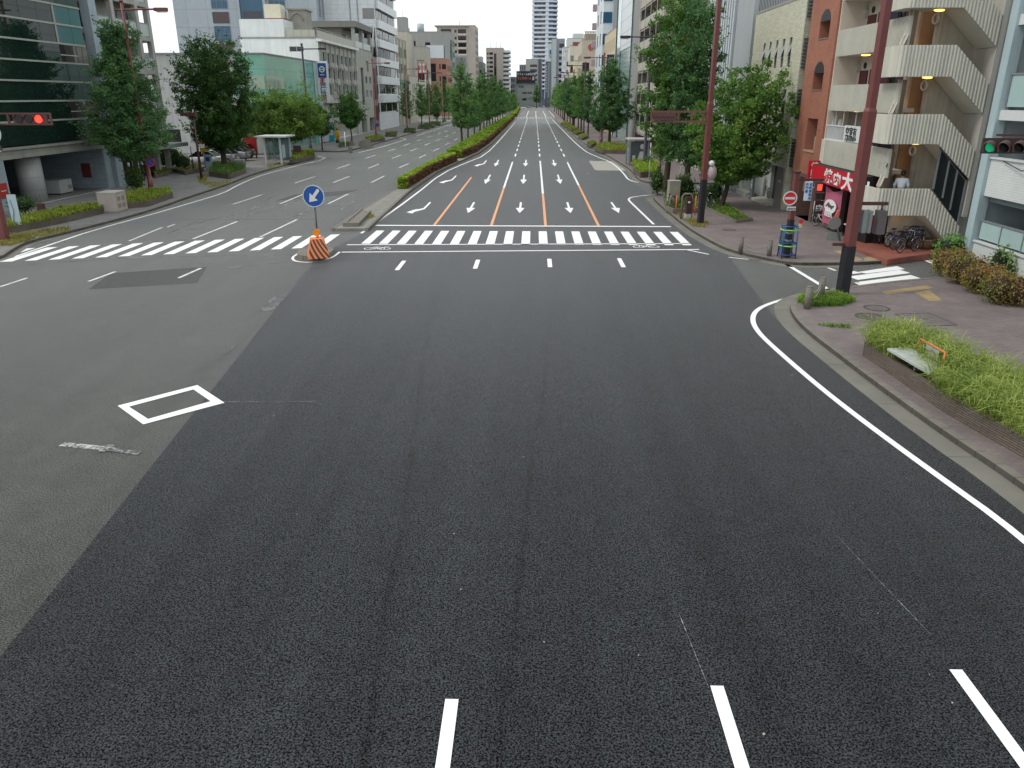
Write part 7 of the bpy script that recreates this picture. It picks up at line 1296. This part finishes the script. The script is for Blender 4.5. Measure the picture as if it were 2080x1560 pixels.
for i, (a, b, lab) in enumerate(((1372, 436, 'left orange hoop rail in the stone bed under the ginkgos'), (1411, 437, 'right orange hoop rail in the stone bed, nearer the pole'))):
    c = G(a, b, KH); t = thing('hoop_rail', lab, 'rail', c); add(t, 'hoop', ORP, lambda m: m.tube([(c.x, c.y, KH), (c.x, c.y, 1.2), (c.x + .08, c.y + .3, 1.28), (c.x + .15, c.y + .9, 1.2), (c.x + .15, c.y + .9, KH)], .035, 6)); add(t, 'bar', ORP, lambda m: m.tube([(c.x, c.y, .7), (c.x + .15, c.y + .9, .7)], .025, 6)); d = t
c = G(1368, 428, KH); t = thing('hoop_guard', 'grey hoop guard at the kerb beside the beige cabinet', 'rail', c); add(t, 'hoop', WOODG, lambda m: m.tube([(c.x - .3, c.y - .2, KH), (c.x - .3, c.y - .2, .95), (c.x - .2, c.y - .1, 1.1), (c.x, c.y + .1, 1.1), (c.x + .1, c.y + .2, .95), (c.x + .1, c.y + .2, KH)], .07, 8)); add(t, 'bar', WOODG, lambda m: m.tube([(c.x - .3, c.y - .2, .6), (c.x + .1, c.y + .2, .6)], .05, 6))
# near planter: orange framed board and fallen plate
c = Vector((12.15, 20.6, 0)); q = [G(1870, 688, 1.15), G(1920, 716, 1.15)]; t = thing('orange_frame_board', 'orange steel frame with a grey board standing in the near lily turf', 'barrier', (q[0].x, q[0].y, .4))
a, b = Vector((q[0].x, q[0].y, 0)), Vector((q[1].x, q[1].y, 0)); z0, z1 = .35, 1.15
add(t, 'frame', ORP, lambda m: (m.tube([a + Vector((0, 0, z0)), a + Vector((0, 0, z1)), b + Vector((0, 0, z1)), b + Vector((0, 0, z0))], .025, 6), m.tube([a + Vector((.15, .35, z0)), a + Vector((0, 0, z1))], .022, 6), m.tube([b + Vector((.15, .35, z0)), b + Vector((0, 0, z1))], .022, 6)))
pm = a.lerp(b, .28); pn = a.lerp(b, .78); add(t, 'board', plain('board_grey', '#9ea3a0', .6, .12, 3), lambda m: m.add([pm + Vector((0, -.01, .6)), pn + Vector((0, -.01, .6)), pn + Vector((0, -.01, 1.11)), pm + Vector((0, -.01, 1.11)), pm + Vector((0, .01, .6)), pn + Vector((0, .01, .6)), pn + Vector((0, .01, 1.11)), pm + Vector((0, .01, 1.11))], [(0, 1, 2, 3), (7, 6, 5, 4), (3, 2, 6, 7)]))
q = SLAB
t = thing('fallen_plate', 'pale flat metal plate lying tilted on the near lily turf', 'plate', (q[0].x, q[0].y, .7)); add(t, 'plate', plain('plate_pale', '#b5bab5', .5, .2, 4), lambda m: m.add([tuple(v) for v in q] + [(v.x, v.y, v.z - .06) for v in q], [(3, 2, 1, 0), (4, 5, 6, 7), (0, 1, 5, 4), (1, 2, 6, 5), (2, 3, 7, 6), (3, 0, 4, 7)])); add(t, 'prop', FRAME, lambda m: m.tube([(sc_.x, sc_.y, .3), (sc_.x, sc_.y, .6)], .03, 6))
# bus shelters
t = thing('bus_shelter', 'white framed glass bus shelter on the left pavement', 'bus shelter', (-28, 88, KH)); WF = plain('shelter_white', '#c3c8ca', .5, .12, 2); sg2 = glass('shelter_glass', '#b9ccca', .04); sg2.node_tree.nodes['Principled BSDF'].inputs['Transmission Weight'].default_value = .88; sg2.node_tree.nodes['Principled BSDF'].inputs['IOR'].default_value = 1.15
for x, y in ((-27.6, 86.5), (-27.5, 89.6), (-29.3, 86.5), (-29.3, 89.6)): add(t, 'post', WF, lambda m: m.box(x - .09, x + .09, y - .09, y + .09, KH, 3.0))
add(t, 'roof', WF, lambda m: m.box(-30.2, -26.9, 86.1, 90.0, 3.0, 3.14)); add(t, 'glass_wall', sg2, lambda m: (m.box(-29.32, -29.28, 86.6, 89.5, .6, 2.8))); add(t, 'glass_wall', sg2, lambda m: m.box(-29.2, -27.7, 89.58, 89.62, .6, 2.8)); add(t, 'poster', plain('poster_blue', '#4d6470', .4, .15, 2), lambda m: m.box(-27.62, -27.58, 86.62, 89.5, .6, 2.8)); add(t, 'poster_print', plain('poster_white', '#b9c6c8', .4, .2, 1), lambda m: m.box(-27.575, -27.57, 87.0, 88.0, .8, 2.2))
c = G(606, 326, KH); t = thing('bus_stop_sign', 'dark round-cornered bus stop plate on a post beside the left shelter', 'sign', c); add(t, 'plate', POLED, lambda m: m.box(c.x - .45, c.x + .45, c.y - .03, c.y + .03, 1.1, 1.8)); add(t, 'post', FRAMED, lambda m: m.cyl(c.x, c.y + .06, KH, 1.6, .04, 8))
t = thing('bus_shelter', 'grey bus shelter with a black and white poster on the right pavement', 'bus shelter', (11, 88, KH))
for x, y in ((10.3, 86.6), (12.3, 86.6), (10.3, 89.4), (12.3, 89.4)): add(t, 'post', GALV, lambda m: m.box(x - .07, x + .07, y - .07, y + .07, KH, 2.75))
add(t, 'roof', plain('shelter_roof', '#b3a5a8', .6, .12, 2), lambda m: m.box(10.1, 12.6, 86.3, 89.7, 2.75, 2.9)); add(t, 'poster', plain('poster_dark', '#4c5456', .35, .2, 1), lambda m: m.box(10.4, 12.2, 86.56, 86.62, .5, 2.6)); add(t, 'poster_figure', plain('poster_pale', '#b9bcbc', .4, .15, 2), lambda m: (m.ell((11.6, 86.53, 2.1), .22, .02, .28, 12, 8), m.prism([(11.1, 86.52), (12.0, 86.52), (12.0, 86.55), (11.1, 86.55)], .6, 1.6, [(11.4, 86.52), (11.9, 86.52), (11.9, 86.55), (11.4, 86.55)]), m.box(10.6, 10.9, 86.52, 86.55, .7, 1.2))); add(t, 'side_panel', sg2, lambda m: m.box(10.28, 10.32, 86.7, 89.3, .5, 2.6))
c = G(1318, 364, KH); t = thing('white_post', 'thin white post at the kerb by the right hedge bed', 'post', c); add(t, 'post', FRAMEW, lambda m: m.cyl(c.x, c.y, KH, 3.3, .04, 8)); add(t, 'foot', GALV, lambda m: m.cyl(c.x, c.y, KH, .25, .06, 8))
c = G(1378, 367, KH); t = thing('white_post', 'slanting white post with an orange unit behind the tall ginkgos', 'post', c); add(t, 'post', FRAMEW, lambda m: m.tube([(c.x, c.y, KH), (c.x + .35, c.y, 2.8)], .04, 8)); add(t, 'unit', ORP, lambda m: m.box(c.x + .2, c.x + .8, c.y - .2, c.y + .2, 2.6, 3.2))
c = G(1340, 352, KH); t = thing('red_post', 'red brown sign post between the right shelter and the tall ginkgo', 'post', c); add(t, 'post', POLE, lambda m: m.cyl(c.x, c.y, KH, 4.4, .07, 8)); add(t, 'base', POLED, lambda m: m.cyl(c.x, c.y, KH, 1.2, .1, 8))
c = G(703, 311, KH); t = thing('white_post', 'thin white post at the corner of the left side street', 'post', c); add(t, 'post', FRAMEW, lambda m: m.cyl(c.x, c.y, KH, 2.8, .06, 8)); add(t, 'foot', WOODG, lambda m: m.obox((c.x + .6, c.y, KH), .5, .3, .8))
for i, (a, b, s) in enumerate(((745, 300, 1.0), (714, 296, .6), (737, 297, .7))):
    c = G(a, b, KH); t = thing('boulder', '%s of three grey boulders on the far left corner' % ('nearest', 'left', 'back')[i], 'stone', c, 0, 'boulders on the far left corner'); add(t, 'stone', WOODG, lambda m: m.prism([(c.x - .9 * s, c.y - .3 * s), (c.x + .7 * s, c.y - .6 * s), (c.x + .9 * s, c.y + .5 * s), (c.x - .5 * s, c.y + .7 * s)], KH, KH + 1.1 * s, [(c.x - .6 * s, c.y - .1 * s), (c.x + .4 * s, c.y - .3 * s), (c.x + .5 * s, c.y + .3 * s), (c.x - .3 * s, c.y + .4 * s)]))
# left shop boards by the car park
def standsign(px, py, w_, z0, z1, label, mat, name='shop_board'):
    c = G(px, py, KH); t = thing(name, label, 'sign', c); add(t, 'board', mat, lambda m: m.box(c.x - w_ / 2, c.x + w_ / 2, c.y - .06, c.y + .06, z0, z1)); add(t, 'post', GALV, lambda m: [m.box(c.x + s * w_ * .4 - .04, c.x + s * w_ * .4 + .04, c.y + .061, c.y + .13, KH, z1) for s in (-1, 1)]); return t, c
t, c = standsign(503, 313, 3.3, 3.2, 5.7, 'yellow parking board with red and black figures behind the cars', plain('board_yellow', '#d9b41c', .4, .08, 2)); text('最大', .8, (c.x - 1.4, c.y - .08, 4.7), (1, 0, 0), SRD, t, bold=.02); text('700', .8, (c.x + .3, c.y - .08, 4.7), (1, 0, 0), SRD, t, bold=.02); text('P 60,220', .75, (c.x - 1.4, c.y - .08, 3.6), (1, 0, 0), FRAMED, t, bold=.03)
t, c = standsign(511, 320, 1.6, .4, 2.6, 'plain red upright board beside the yellow parking board', plain('board_red', '#bf2430', .45, .06, 2))
t, c = standsign(530, 320, 1.5, 2.5, 4.6, 'orange and white list board between the red board and the shelter', plain('board_orange', '#d8a040', .5, .1, 2)); add(t, 'list_panel', FRAMEW, lambda m: m.box(c.x - .55, c.x - .1, c.y - .08, c.y - .061, 2.8, 4.2)); add(t, 'top_unit', FRAMED, lambda m: m.box(c.x - .7, c.x + .3, c.y - .05, c.y + .05, 4.7, 5.5)); add(t, 'lamp', SRD, lambda m: m.disc((c.x + .8, c.y - .1, 5.1), (0, 1, 0), .35, .05, 16))
t, c = standsign(543, 320, .6, 1.6, 4.6, 'narrow white strip sign with red characters left of the bus shelter', FRAMEW)
for i, ch in enumerate('駐車場空有'): text(ch, .46, (c.x, c.y - .08, 4.0 - i * .55), (1, 0, 0), SRD, t, bold=.02, align='CENTER')
c = G(418, 343, KH); t = thing('barrier_lamp', 'yellow rotating lamp on a grey post at the car park entrance', 'lamp', c); add(t, 'post', GALV, lambda m: m.cyl(c.x, c.y, KH, 2.2, .07, 8)); add(t, 'lamp', plain('lamp_yellow', '#d6b23a', .4, .1, 3), lambda m: (m.box(c.x - .3, c.x + .6, c.y - .1, c.y + .1, 1.9, 2.25), m.box(c.x - .2, c.x + .4, c.y - .1, c.y + .1, 2.6, 3.2)))
c = G(394, 350, KH); t = thing('brown_bollard', 'short brown gate post beside the white car', 'post', c); add(t, 'post', POLED, lambda m: m.cyl(c.x, c.y, KH, 1.3, .1, 8)); add(t, 'cap', GALV, lambda m: m.cyl(c.x, c.y, 1.3, 2.6, .05, 8))
c = G(426, 345, KH); t = thing('ticket_machine', 'pale ticket machine at the car park entrance', 'machine', c); add(t, 'body', plain('machine_pale', '#a9bcc0', .5, .1, 2), lambda m: m.box(c.x - .3, c.x + .3, c.y - .2, c.y + .2, KH, 1.6)); add(t, 'panel', SBL, lambda m: m.box(c.x - .2, c.x + .2, c.y - .22, c.y - .201, 1.0, 1.4))
c = G(674, 288, KH); t = thing('vending_machine', 'turquoise machine at the foot of the bank corner', 'machine', c); add(t, 'body', plain('machine_teal', '#2f9aa8', .45, .1, 2), lambda m: m.box(c.x - .7, c.x + .5, c.y - .3, c.y + .4, KH, 3.0)); add(t, 'panel', FRAMEW, lambda m: m.box(c.x - .6, c.x + .4, c.y - .32, c.y - .301, 1.2, 2.6))
c = G(686, 290, KH); t = thing('yellow_stand', 'orange yellow round headed stand next to the turquoise machine', 'stand', c); add(t, 'body', plain('stand_yellow', '#d89a20', .5, .1, 2), lambda m: (m.ell((c.x, c.y, 1.3), .4, .3, .8, 12, 8), m.tube([(c.x, c.y, 1.9), (c.x, c.y, 2.6)], .08, 6))); add(t, 'base', FRAMED, lambda m: m.cyl(c.x, c.y, KH, .6, .3, 10))
# A board at the barbecue shop
p = G(1652, 452, KH); t = thing('menu_board', 'white framed dark menu board with one character in front of the barbecue shop', 'sign', p); add(t, 'board', plain('menu_dark', '#4d1f24', .6, .1, 3), lambda m: m.obox((p.x + .2, p.y - .1, .55), .62, .04, .85, R(-15))); add(t, 'frame', FRAMEW, lambda m: (m.tube([(p.x - .1, p.y - .05, KH), (p.x - .1, p.y - .05, 1.45)], .03, 6), m.tube([(p.x + .52, p.y - .2, KH), (p.x + .52, p.y - .2, 1.45)], .03, 6), m.tube([(p.x - .1, p.y - .05, 1.45), (p.x + .52, p.y - .2, 1.45)], .03, 6))); text('肉', .42, (p.x + .18, p.y - .13, .85), (math.cos(R(-15)), math.sin(R(-15)), 0), LW, t, bold=.03, align='CENTER')
t = thing('shop_stool', 'small white stand behind the round grey sign at the barbecue shop door', 'stand', (16.7, 41.4, KH)); add(t, 'top', FRAMEW, lambda m: m.box(16.5, 16.95, 41.2, 41.7, .8, .86)); add(t, 'leg', FRAMEW, lambda m: (m.box(16.5, 16.55, 41.2, 41.25, KH, .8), m.box(16.9, 16.95, 41.65, 41.7, KH, .8)))
t = thing('bicycle_basket', 'brown wooden tub under the outside stair', 'tub', (18.9, 37.9, .3)); c = Vector((18.95, 37.75, 0)); add(t, 'tub', plain('tub_brown', '#7c6048', .8, .25, 4), lambda m: m.tube([(c.x, c.y, .3), (c.x, c.y, .72)], [.42, .5], 14)); add(t, 'rim', plain('tub_rim', '#94836c', .8, .2, 4), lambda m: m.ring((c.x, c.y, .73), (0, 0, 1), .42, .52, .05, 14))

# ================================================================ BICYCLES
TYRE = plain('tyre', '#1b1a1a', .8, .1, 6); CHROME = plain('chrome', '#a9acae', .25, .1, 5, .8); SADL = plain('saddle', '#1d1b1c', .6, .1, 6); BASK = plain('basket_wire', '#3c3c3e', .5, .1, 6, .4)
def make_bike(fr, label, group=None):
    """city bicycle, rolling along local +X, wheels on z = 0"""
    t = thing('bicycle', label, 'bicycle', (0, 0, 0), 0, group)
    for x in (-.52, .52):
        wh = MB().torus((x, 0, .33), (0, 1, 0), .305, .022, 22, 6).build('wheel', TYRE, t); MB().torus((x, 0, .33), (0, 1, 0), .278, .013, 22, 5).build('rim', CHROME, wh)
        sp = MB(); [sp.tube([(x, .02 * (-1) ** k, .33), (x + .275 * math.cos(k * .7854 * .5), 0, .33 + .275 * math.sin(k * .7854 * .5))], .004, 3, False) for k in range(16)]; sp.build('spokes', CHROME, wh)
        fd = MB(); fd.tube([(x + .345 * math.cos(a), 0, .33 + .345 * math.sin(a)) for a in np.linspace(R(15 if x > 0 else 20), R(160), 9)], .02, 5); fd.build('mudguard', CHROME, t)
    b = MB(); bb, st, hd = (-.10, 0, .30), (-.24, 0, .72), (.36, 0, .74)
    for a, c_, r in ((bb, (.40, 0, .60), .022), (st, (.38, 0, .66), .018), (bb, st, .018), (bb, (-.52, .05, .33), .012), (bb, (-.52, -.05, .33), .012), (st, (-.52, .05, .33), .010), (st, (-.52, -.05, .33), .010), ((.40, 0, .56), hd, .02), ((.40, 0, .58), (.52, .05, .33), .014), ((.40, 0, .58), (.52, -.05, .33), .014)): b.tube([a, c_], r, 6)
    b.build('frame', fr, t)
    s = MB(); s.ell((-.30, 0, .86), .14, .09, .04, 10, 6); s.ell((-.18, 0, .86), .10, .04, .03, 8, 5); s.build('saddle', SADL, t); MB().tube([st, (-.28, 0, .84)], .013, 6).build('seat_post', CHROME, t)
    MB().tube([(.20, .29, .93), (.33, .24, .98), (.36, .05, .95), (.36, 0, .74), (.36, -.05, .95), (.33, -.24, .98), (.20, -.29, .93)], .012, 6).build('handlebar', CHROME, t)
    bk = MB(); 
    for z, k in ((.66, .8), (.80, .92), (.92, 1)): bk.tube([(.62 + .15 * k * dx, .15 * k * dy, z) for dx, dy in ((-1, -1), (1, -1), (1, 1), (-1, 1), (-1, -1))], .010, 4)
    for i in range(12): a = i / 12 * 2 * math.pi; dx, dy = max(-1, min(1, 1.4 * math.cos(a))), max(-1, min(1, 1.4 * math.sin(a))); bk.tube([(.62 + .12 * dx, .12 * dy, .66), (.62 + .15 * dx, .15 * dy, .92)], .006, 3)
    bk.box(.50, .74, -.12, .12, .655, .665); bk.build('basket', BASK, t)
    MB().tube([(-.08, .06, .30), (-.02, .08, .18), (.04, .13, .18)], .012, 5).build('pedal', BASK, t); MB().tube([(-.12, -.06, .30), (-.18, -.08, .42), (-.24, -.13, .42)], .012, 5).build('pedal', BASK, t)
    cr_ = MB(); cr_.tube([(-.40, 0, .70), (-.75, 0, .70)], .012, 5); cr_.tube([(-.75, 0, .70), (-.55, .06, .34)], .008, 4); cr_.tube([(-.42, -.08, .70), (-.76, -.08, .70), (-.76, .08, .70), (-.42, .08, .70)], .008, 4); cr_.build('rear_rack', BASK, t)
    MB().tube([(-.5, .06, .30), (-.45, .18, 0)], .010, 5).build('stand', BASK, t); return t
bike0 = make_bike(plain('bike_black', '#222326', .35, .1, 5), 'black bicycle leaning outermost in the stair cluster, nearest the road'); bikeP = make_bike(plain('bike_purple', '#5a4a9a', .35, .1, 5), 'purple framed bicycle in the stair cluster'); bikeS = make_bike(plain('bike_silver', '#b0b2b4', .3, .1, 5), 'silver bicycle parked beside the menu board at the barbecue shop')
gb = 'bicycles parked by the outside stair'
q = lambda a, b, z=.3: G(a, b, z)
place(bike0, q(1790, 492), R(55), 'leftmost black bicycle by the outside stair, standing alone', gb); place(bikeP, q(1818, 500), R(28), 'purple framed bicycle by the outside stair', gb)
bl = ['black bicycle right behind the purple one by the stair', 'black bicycle nearest to the alley in the stair cluster', 'black bicycle deepest under the stair, front wheel towards the wall', 'rightmost black bicycle of the stair cluster, near the wooden tub']
for i, (a, b, rz) in enumerate(((1832, 506, 22), (1842, 512, 30), (1846, 496, 60), (1866, 502, 75))): place(copy_tree(bike0), q(a, b), R(rz), bl[i], gb)
p = G(1668, 462, KH); place(bikeS, p, R(110)); 
for a, b, rz, lab in ((1410, 409, 20, 'dark bicycle parked between the ginkgo trunk and the signal pole'), (1440, 424, 100, 'bicycle seen end on between the signal pole and the broad leaved tree'), (1360, 420, 70, 'bicycle half hidden by the beige cabinet at the kerb')): place(copy_tree(bike0), G(a, b, KH), R(rz), lab)
place(copy_tree(bike0), G(1558, 406, KH), R(80), 'black bicycle parked at the glass door of the tiled office')
cv = G(1850, 503, .3); t = thing('bicycle_cover', 'dark striped cloth cover over the bicycles in the stair cluster', 'cover', (cv.x, cv.y, .3)); add(t, 'cloth', plain('cover_navy', '#33354a', .7, .3, 9), lambda m: m.prism([(cv.x - .5, cv.y - .25), (cv.x + .35, cv.y - .3), (cv.x + .4, cv.y + .25), (cv.x - .4, cv.y + .3)], .75, 1.35, [(cv.x - .15, cv.y - .1), (cv.x + .2, cv.y - .12), (cv.x + .22, cv.y + .1), (cv.x - .1, cv.y + .12)]))
for i in range(5): add(t, 'stripe', plain('cover_stripe', '#9aa0ae', .7, .1, 5), lambda m: m.tube([(cv.x - .42 + i * .16, cv.y - .30, .78), (cv.x - .18 + i * .09, cv.y - .17, 1.3)], .018, 4))

# ================================================================ CARS
def make_car(paint, label, group=None, wagon=False):
    """hatchback seen as lofted body: length along local X, front at +X"""
    t = thing('parked_car', label, 'car', (0, 0, 0), 0, group)
    sec = [(-2.1, .62, .45, .80), (-2.02, .78, .32, .98), (-1.6, .85, .24, 1.02), (-.6, .87, .22, .98), (.6, .87, .22, .95), (1.3, .85, .23, .88), (1.85, .78, .28, .74), (2.1, .60, .36, .62)]
    mb = MB(); vs = []; fs = []
    for x, w_, z0, z1 in sec:
        for yy, zz in ((-w_ * .92, z0), (-w_, (z0 + z1) / 2 - .05), (-w_ * .95, z1 - .08), (-w_ * .8, z1), (w_ * .8, z1), (w_ * .95, z1 - .08), (w_, (z0 + z1) / 2 - .05), (w_ * .92, z0)): vs.append((x, yy, zz))
    for i in range(len(sec) - 1):
        for j in range(8): fs.append((i * 8 + j, (i + 1) * 8 + j, (i + 1) * 8 + (j + 1) % 8, i * 8 + (j + 1) % 8))
    fs += [tuple(range(8)), tuple(range(len(vs) - 1, len(vs) - 9, -1))]; mb.add(vs, [f_[::-1] for f_ in fs], True); mb.build('body', paint, t)
    top = [(-1.95 if wagon else -1.75, .70, .98), (-1.35 if wagon else -1.05, .60, 1.45), (.05, .60, 1.48), (.95, .70, .97)]
    cb = MB(); cb.add([(x, s * w_, z) for x, w_, z in top for s in (-1, 1)], [(0, 1, 3, 2), (2, 3, 5, 4), (4, 5, 7, 6), (0, 2, 4, 6), (7, 5, 3, 1)]); cb.build('windows', GLD, t)
    rf = MB(); rf.prism([(-1.42 if wagon else -1.12, -.58), (.12, -.58), (.12, .58), (-1.42 if wagon else -1.12, .58)], 1.45, 1.50); [rf.tube([(top[0][0], s * .71, .98), (top[1][0], s * .61, 1.46), (.05, s * .61, 1.49), (.95, s * .71, .97)], .03, 5) for s in (-1, 1)]; [rf.tube([(-.45, s * .66, .97), (-.45, s * .60, 1.47)], .03, 5) for s in (-1, 1)]; rf.build('roof', paint, t)
    for x in (-1.28, 1.28):
        for s in (-1, 1): wh = MB().tube([(x, s * .68, .31), (x, s * .88, .31)], .31, 18).build('wheel', TYRE, t); MB().tube([(x, s * .875, .31), (x, s * .892, .31)], .19, 12).build('rim', CHROME, wh)
    for s in (-1, 1):
        MB().ell((2.0, s * .55, .62), .10, .16, .07, 10, 6).build('headlight', FRAMEW, t); MB().ell((-2.03, s * .62, .82), .07, .14, .10, 10, 6).build('tail_light', SRD, t); MB().ell((.72, s * .95, 1.0), .08, .07, .06, 8, 5).build('mirror', paint, t)
    MB().box(-2.13, -2.10, -.22, .22, .52, .66).build('number_plate', FRAMEW, t); return t
car_w = make_car(plain('car_white', '#d4d7d8', .25, .05, 1), 'white hatchback parked side on at the front of the car park'); car_s = make_car(plain('car_silver', '#9a9ea2', .25, .05, 1, .5), 'silver car parked behind the white hatchback', None, True); car_g = make_car(plain('car_grey', '#7d776e', .3, .05, 1, .5), 'grey brown car parked furthest along the row, beside the red board', None, True)
c = G(418, 343, .05); place(car_w, (c.x - .9, c.y + 1.2, KH), R(180), None, None, 1.12)
for o, a, b, lab in ((copy_tree(car_s), 455, 334, 'silver estate car hidden behind the dark oval tree trunk'), (car_s, 478, 328, 'silver car in the middle of the parked row'), (car_g, 492, 322, None)): c = G(a, b, KH); place(o, (c.x - 1.0, c.y + 1.0, KH), R(178), lab, None, 1.1)

# ================================================================ PERSON on the lowest stair landing, seen from behind
def skin_body(nm, J, E_, mat, parent, sub=2):
    me = bpy.data.meshes.new(nm); me.from_pydata([j[0] for j in J], E_, []); o = bpy.data.objects.new(nm, me); COL.objects.link(o)
    o.modifiers.new('s', 'SKIN').use_smooth_shade = True
    for i, j in enumerate(J): me.skin_vertices[0].data[i].radius = j[1] if isinstance(j[1], tuple) else (j[1], j[1])
    me.skin_vertices[0].data[0].use_root = True; ss = o.modifiers.new('u', 'SUBSURF'); ss.levels = ss.render_levels = sub
    m2 = bpy.data.meshes.new_from_object(o.evaluated_get(bpy.context.evaluated_depsgraph_get())); bpy.data.objects.remove(o); m2.materials.clear(); m2.materials.append(mat); m2.name = nm
    o2 = bpy.data.objects.new(nm, m2); COL.objects.link(o2); o2.parent = parent; return o2
px_, py_, pz_ = 17.35, 37.75, 2.11
t = thing('person', 'person in a loose white shirt with dark hair, climbing the outside stair with back turned', 'person', (0, 0, 0)); SKN = plain('skin', '#a87c62', .6, .08, 8)
J = [((0, 0, .92), .13), ((0, 0, 1.10), (.15, .10)), ((0, .02, 1.34), (.17, .11)), ((0, .02, 1.45), .06), ((0, .04, 1.52), .05), ((-.09, 0, .88), .09), ((-.10, .03, .48), .06), ((-.10, -.02, .10), .045), ((-.10, .12, .04), .035), ((.09, 0, .88), .09), ((.10, .12, .52), .06), ((.10, .08, .16), .045), ((.10, .22, .10), .035),
     ((-.20, .02, 1.38), .055), ((-.27, -.02, 1.10), .042), ((-.24, .12, .90), .032), ((-.24, .16, .84), .03), ((.20, .02, 1.38), .055), ((.27, .0, 1.10), .042), ((.26, .16, .92), .032), ((.26, .20, .86), .03), ((0, .06, 1.60), .085), ((0, .05, 1.70), .075)]
Eg = [(0, 1), (1, 2), (2, 3), (3, 4), (0, 5), (5, 6), (6, 7), (7, 8), (0, 9), (9, 10), (10, 11), (11, 12), (2, 13), (13, 14), (14, 15), (15, 16), (2, 17), (17, 18), (18, 19), (19, 20), (4, 21), (21, 22)]
for s, h in ((-1, 16), (1, 20)):
    hx, hy, hz = J[h][0]
    for k in range(4): J.append(((hx + (k - 1.5) * .017, hy + .035, hz - .05), .009)); J.append(((hx + (k - 1.5) * .018, hy + .045, hz - .085 - .008 * (1 if k in (1, 2) else 0)), .007)); Eg += [(h, len(J) - 2), (len(J) - 2, len(J) - 1)]
    J.append(((hx - s * .035, hy + .05, hz - .03), .010)); J.append(((hx - s * .04, hy + .07, hz - .055), .008)); Eg += [(h, len(J) - 2), (len(J) - 2, len(J) - 1)]
skin_body('body', J, Eg, SKN, t, 1)
SHT = plain('white_shirt', '#c9d0da', .8, .14, 7)
skin_body('shirt', [((0, 0, .93), (.185, .13)), ((0, 0, 1.12), (.185, .125)), ((0, .02, 1.34), (.19, .125)), ((0, .025, 1.45), (.085, .075)), ((-.20, .02, 1.37), .085), ((-.275, -.02, 1.10), .072), ((-.25, .10, .94), .055), ((.20, .02, 1.37), .085), ((.275, .0, 1.10), .072), ((.265, .13, .96), .055)], [(0, 1), (1, 2), (2, 3), (2, 4), (4, 5), (5, 6), (2, 7), (7, 8), (8, 9)], SHT, t, 2)
skin_body('trousers', [((0, 0, .94), (.17, .12)), ((-.095, 0, .86), .115), ((-.10, .03, .48), .085), ((-.10, -.02, .14), .07), ((.095, 0, .86), .115), ((.10, .12, .52), .085), ((.10, .08, .20), .07)], [(0, 1), (1, 2), (2, 3), (0, 4), (4, 5), (5, 6)], plain('dark_trousers', '#2a2b33', .8, .1, 5), t, 2)
hm = MB(); hm.ell((0, .035, 1.69), .105, .11, .115, 16, 12); hm.ell((0, -.005, 1.63), .09, .075, .09, 14, 8); hm.build('hair', plain('black_hair', '#15120f', .5, .1, 8), t)
fm = MB(); fm.ell((0, .145, 1.62), .015, .022, .025, 8, 6); [fm.ell((s * .09, .05, 1.62), .012, .02, .03, 8, 6) for s in (-1, 1)]; fm.build('face_features', SKN, t); ey = MB(); [ey.ell((s * .03, .133, 1.645), .010, .008, .007, 8, 5) for s in (-1, 1)]; ey.build('eyes', BLKL, t)
t.location = (px_, py_, pz_); t.rotation_euler = (0, 0, R(-28)); t.scale = (1.1, 1.1, 1.02)
# far traffic: small cars and figures at the end junction
for i, (x, y, m_) in enumerate(((-7.5, 470, car_w), (-3.5, 520, car_s), (4.5, 545, car_g))): place(copy_tree(m_), (x, y, 0), R(90 if i else 0), ('far white car waiting left of the lone tree', 'far silver car in the road at the end junction', 'far grey car right of the lone tree')[i], None, 1.1)
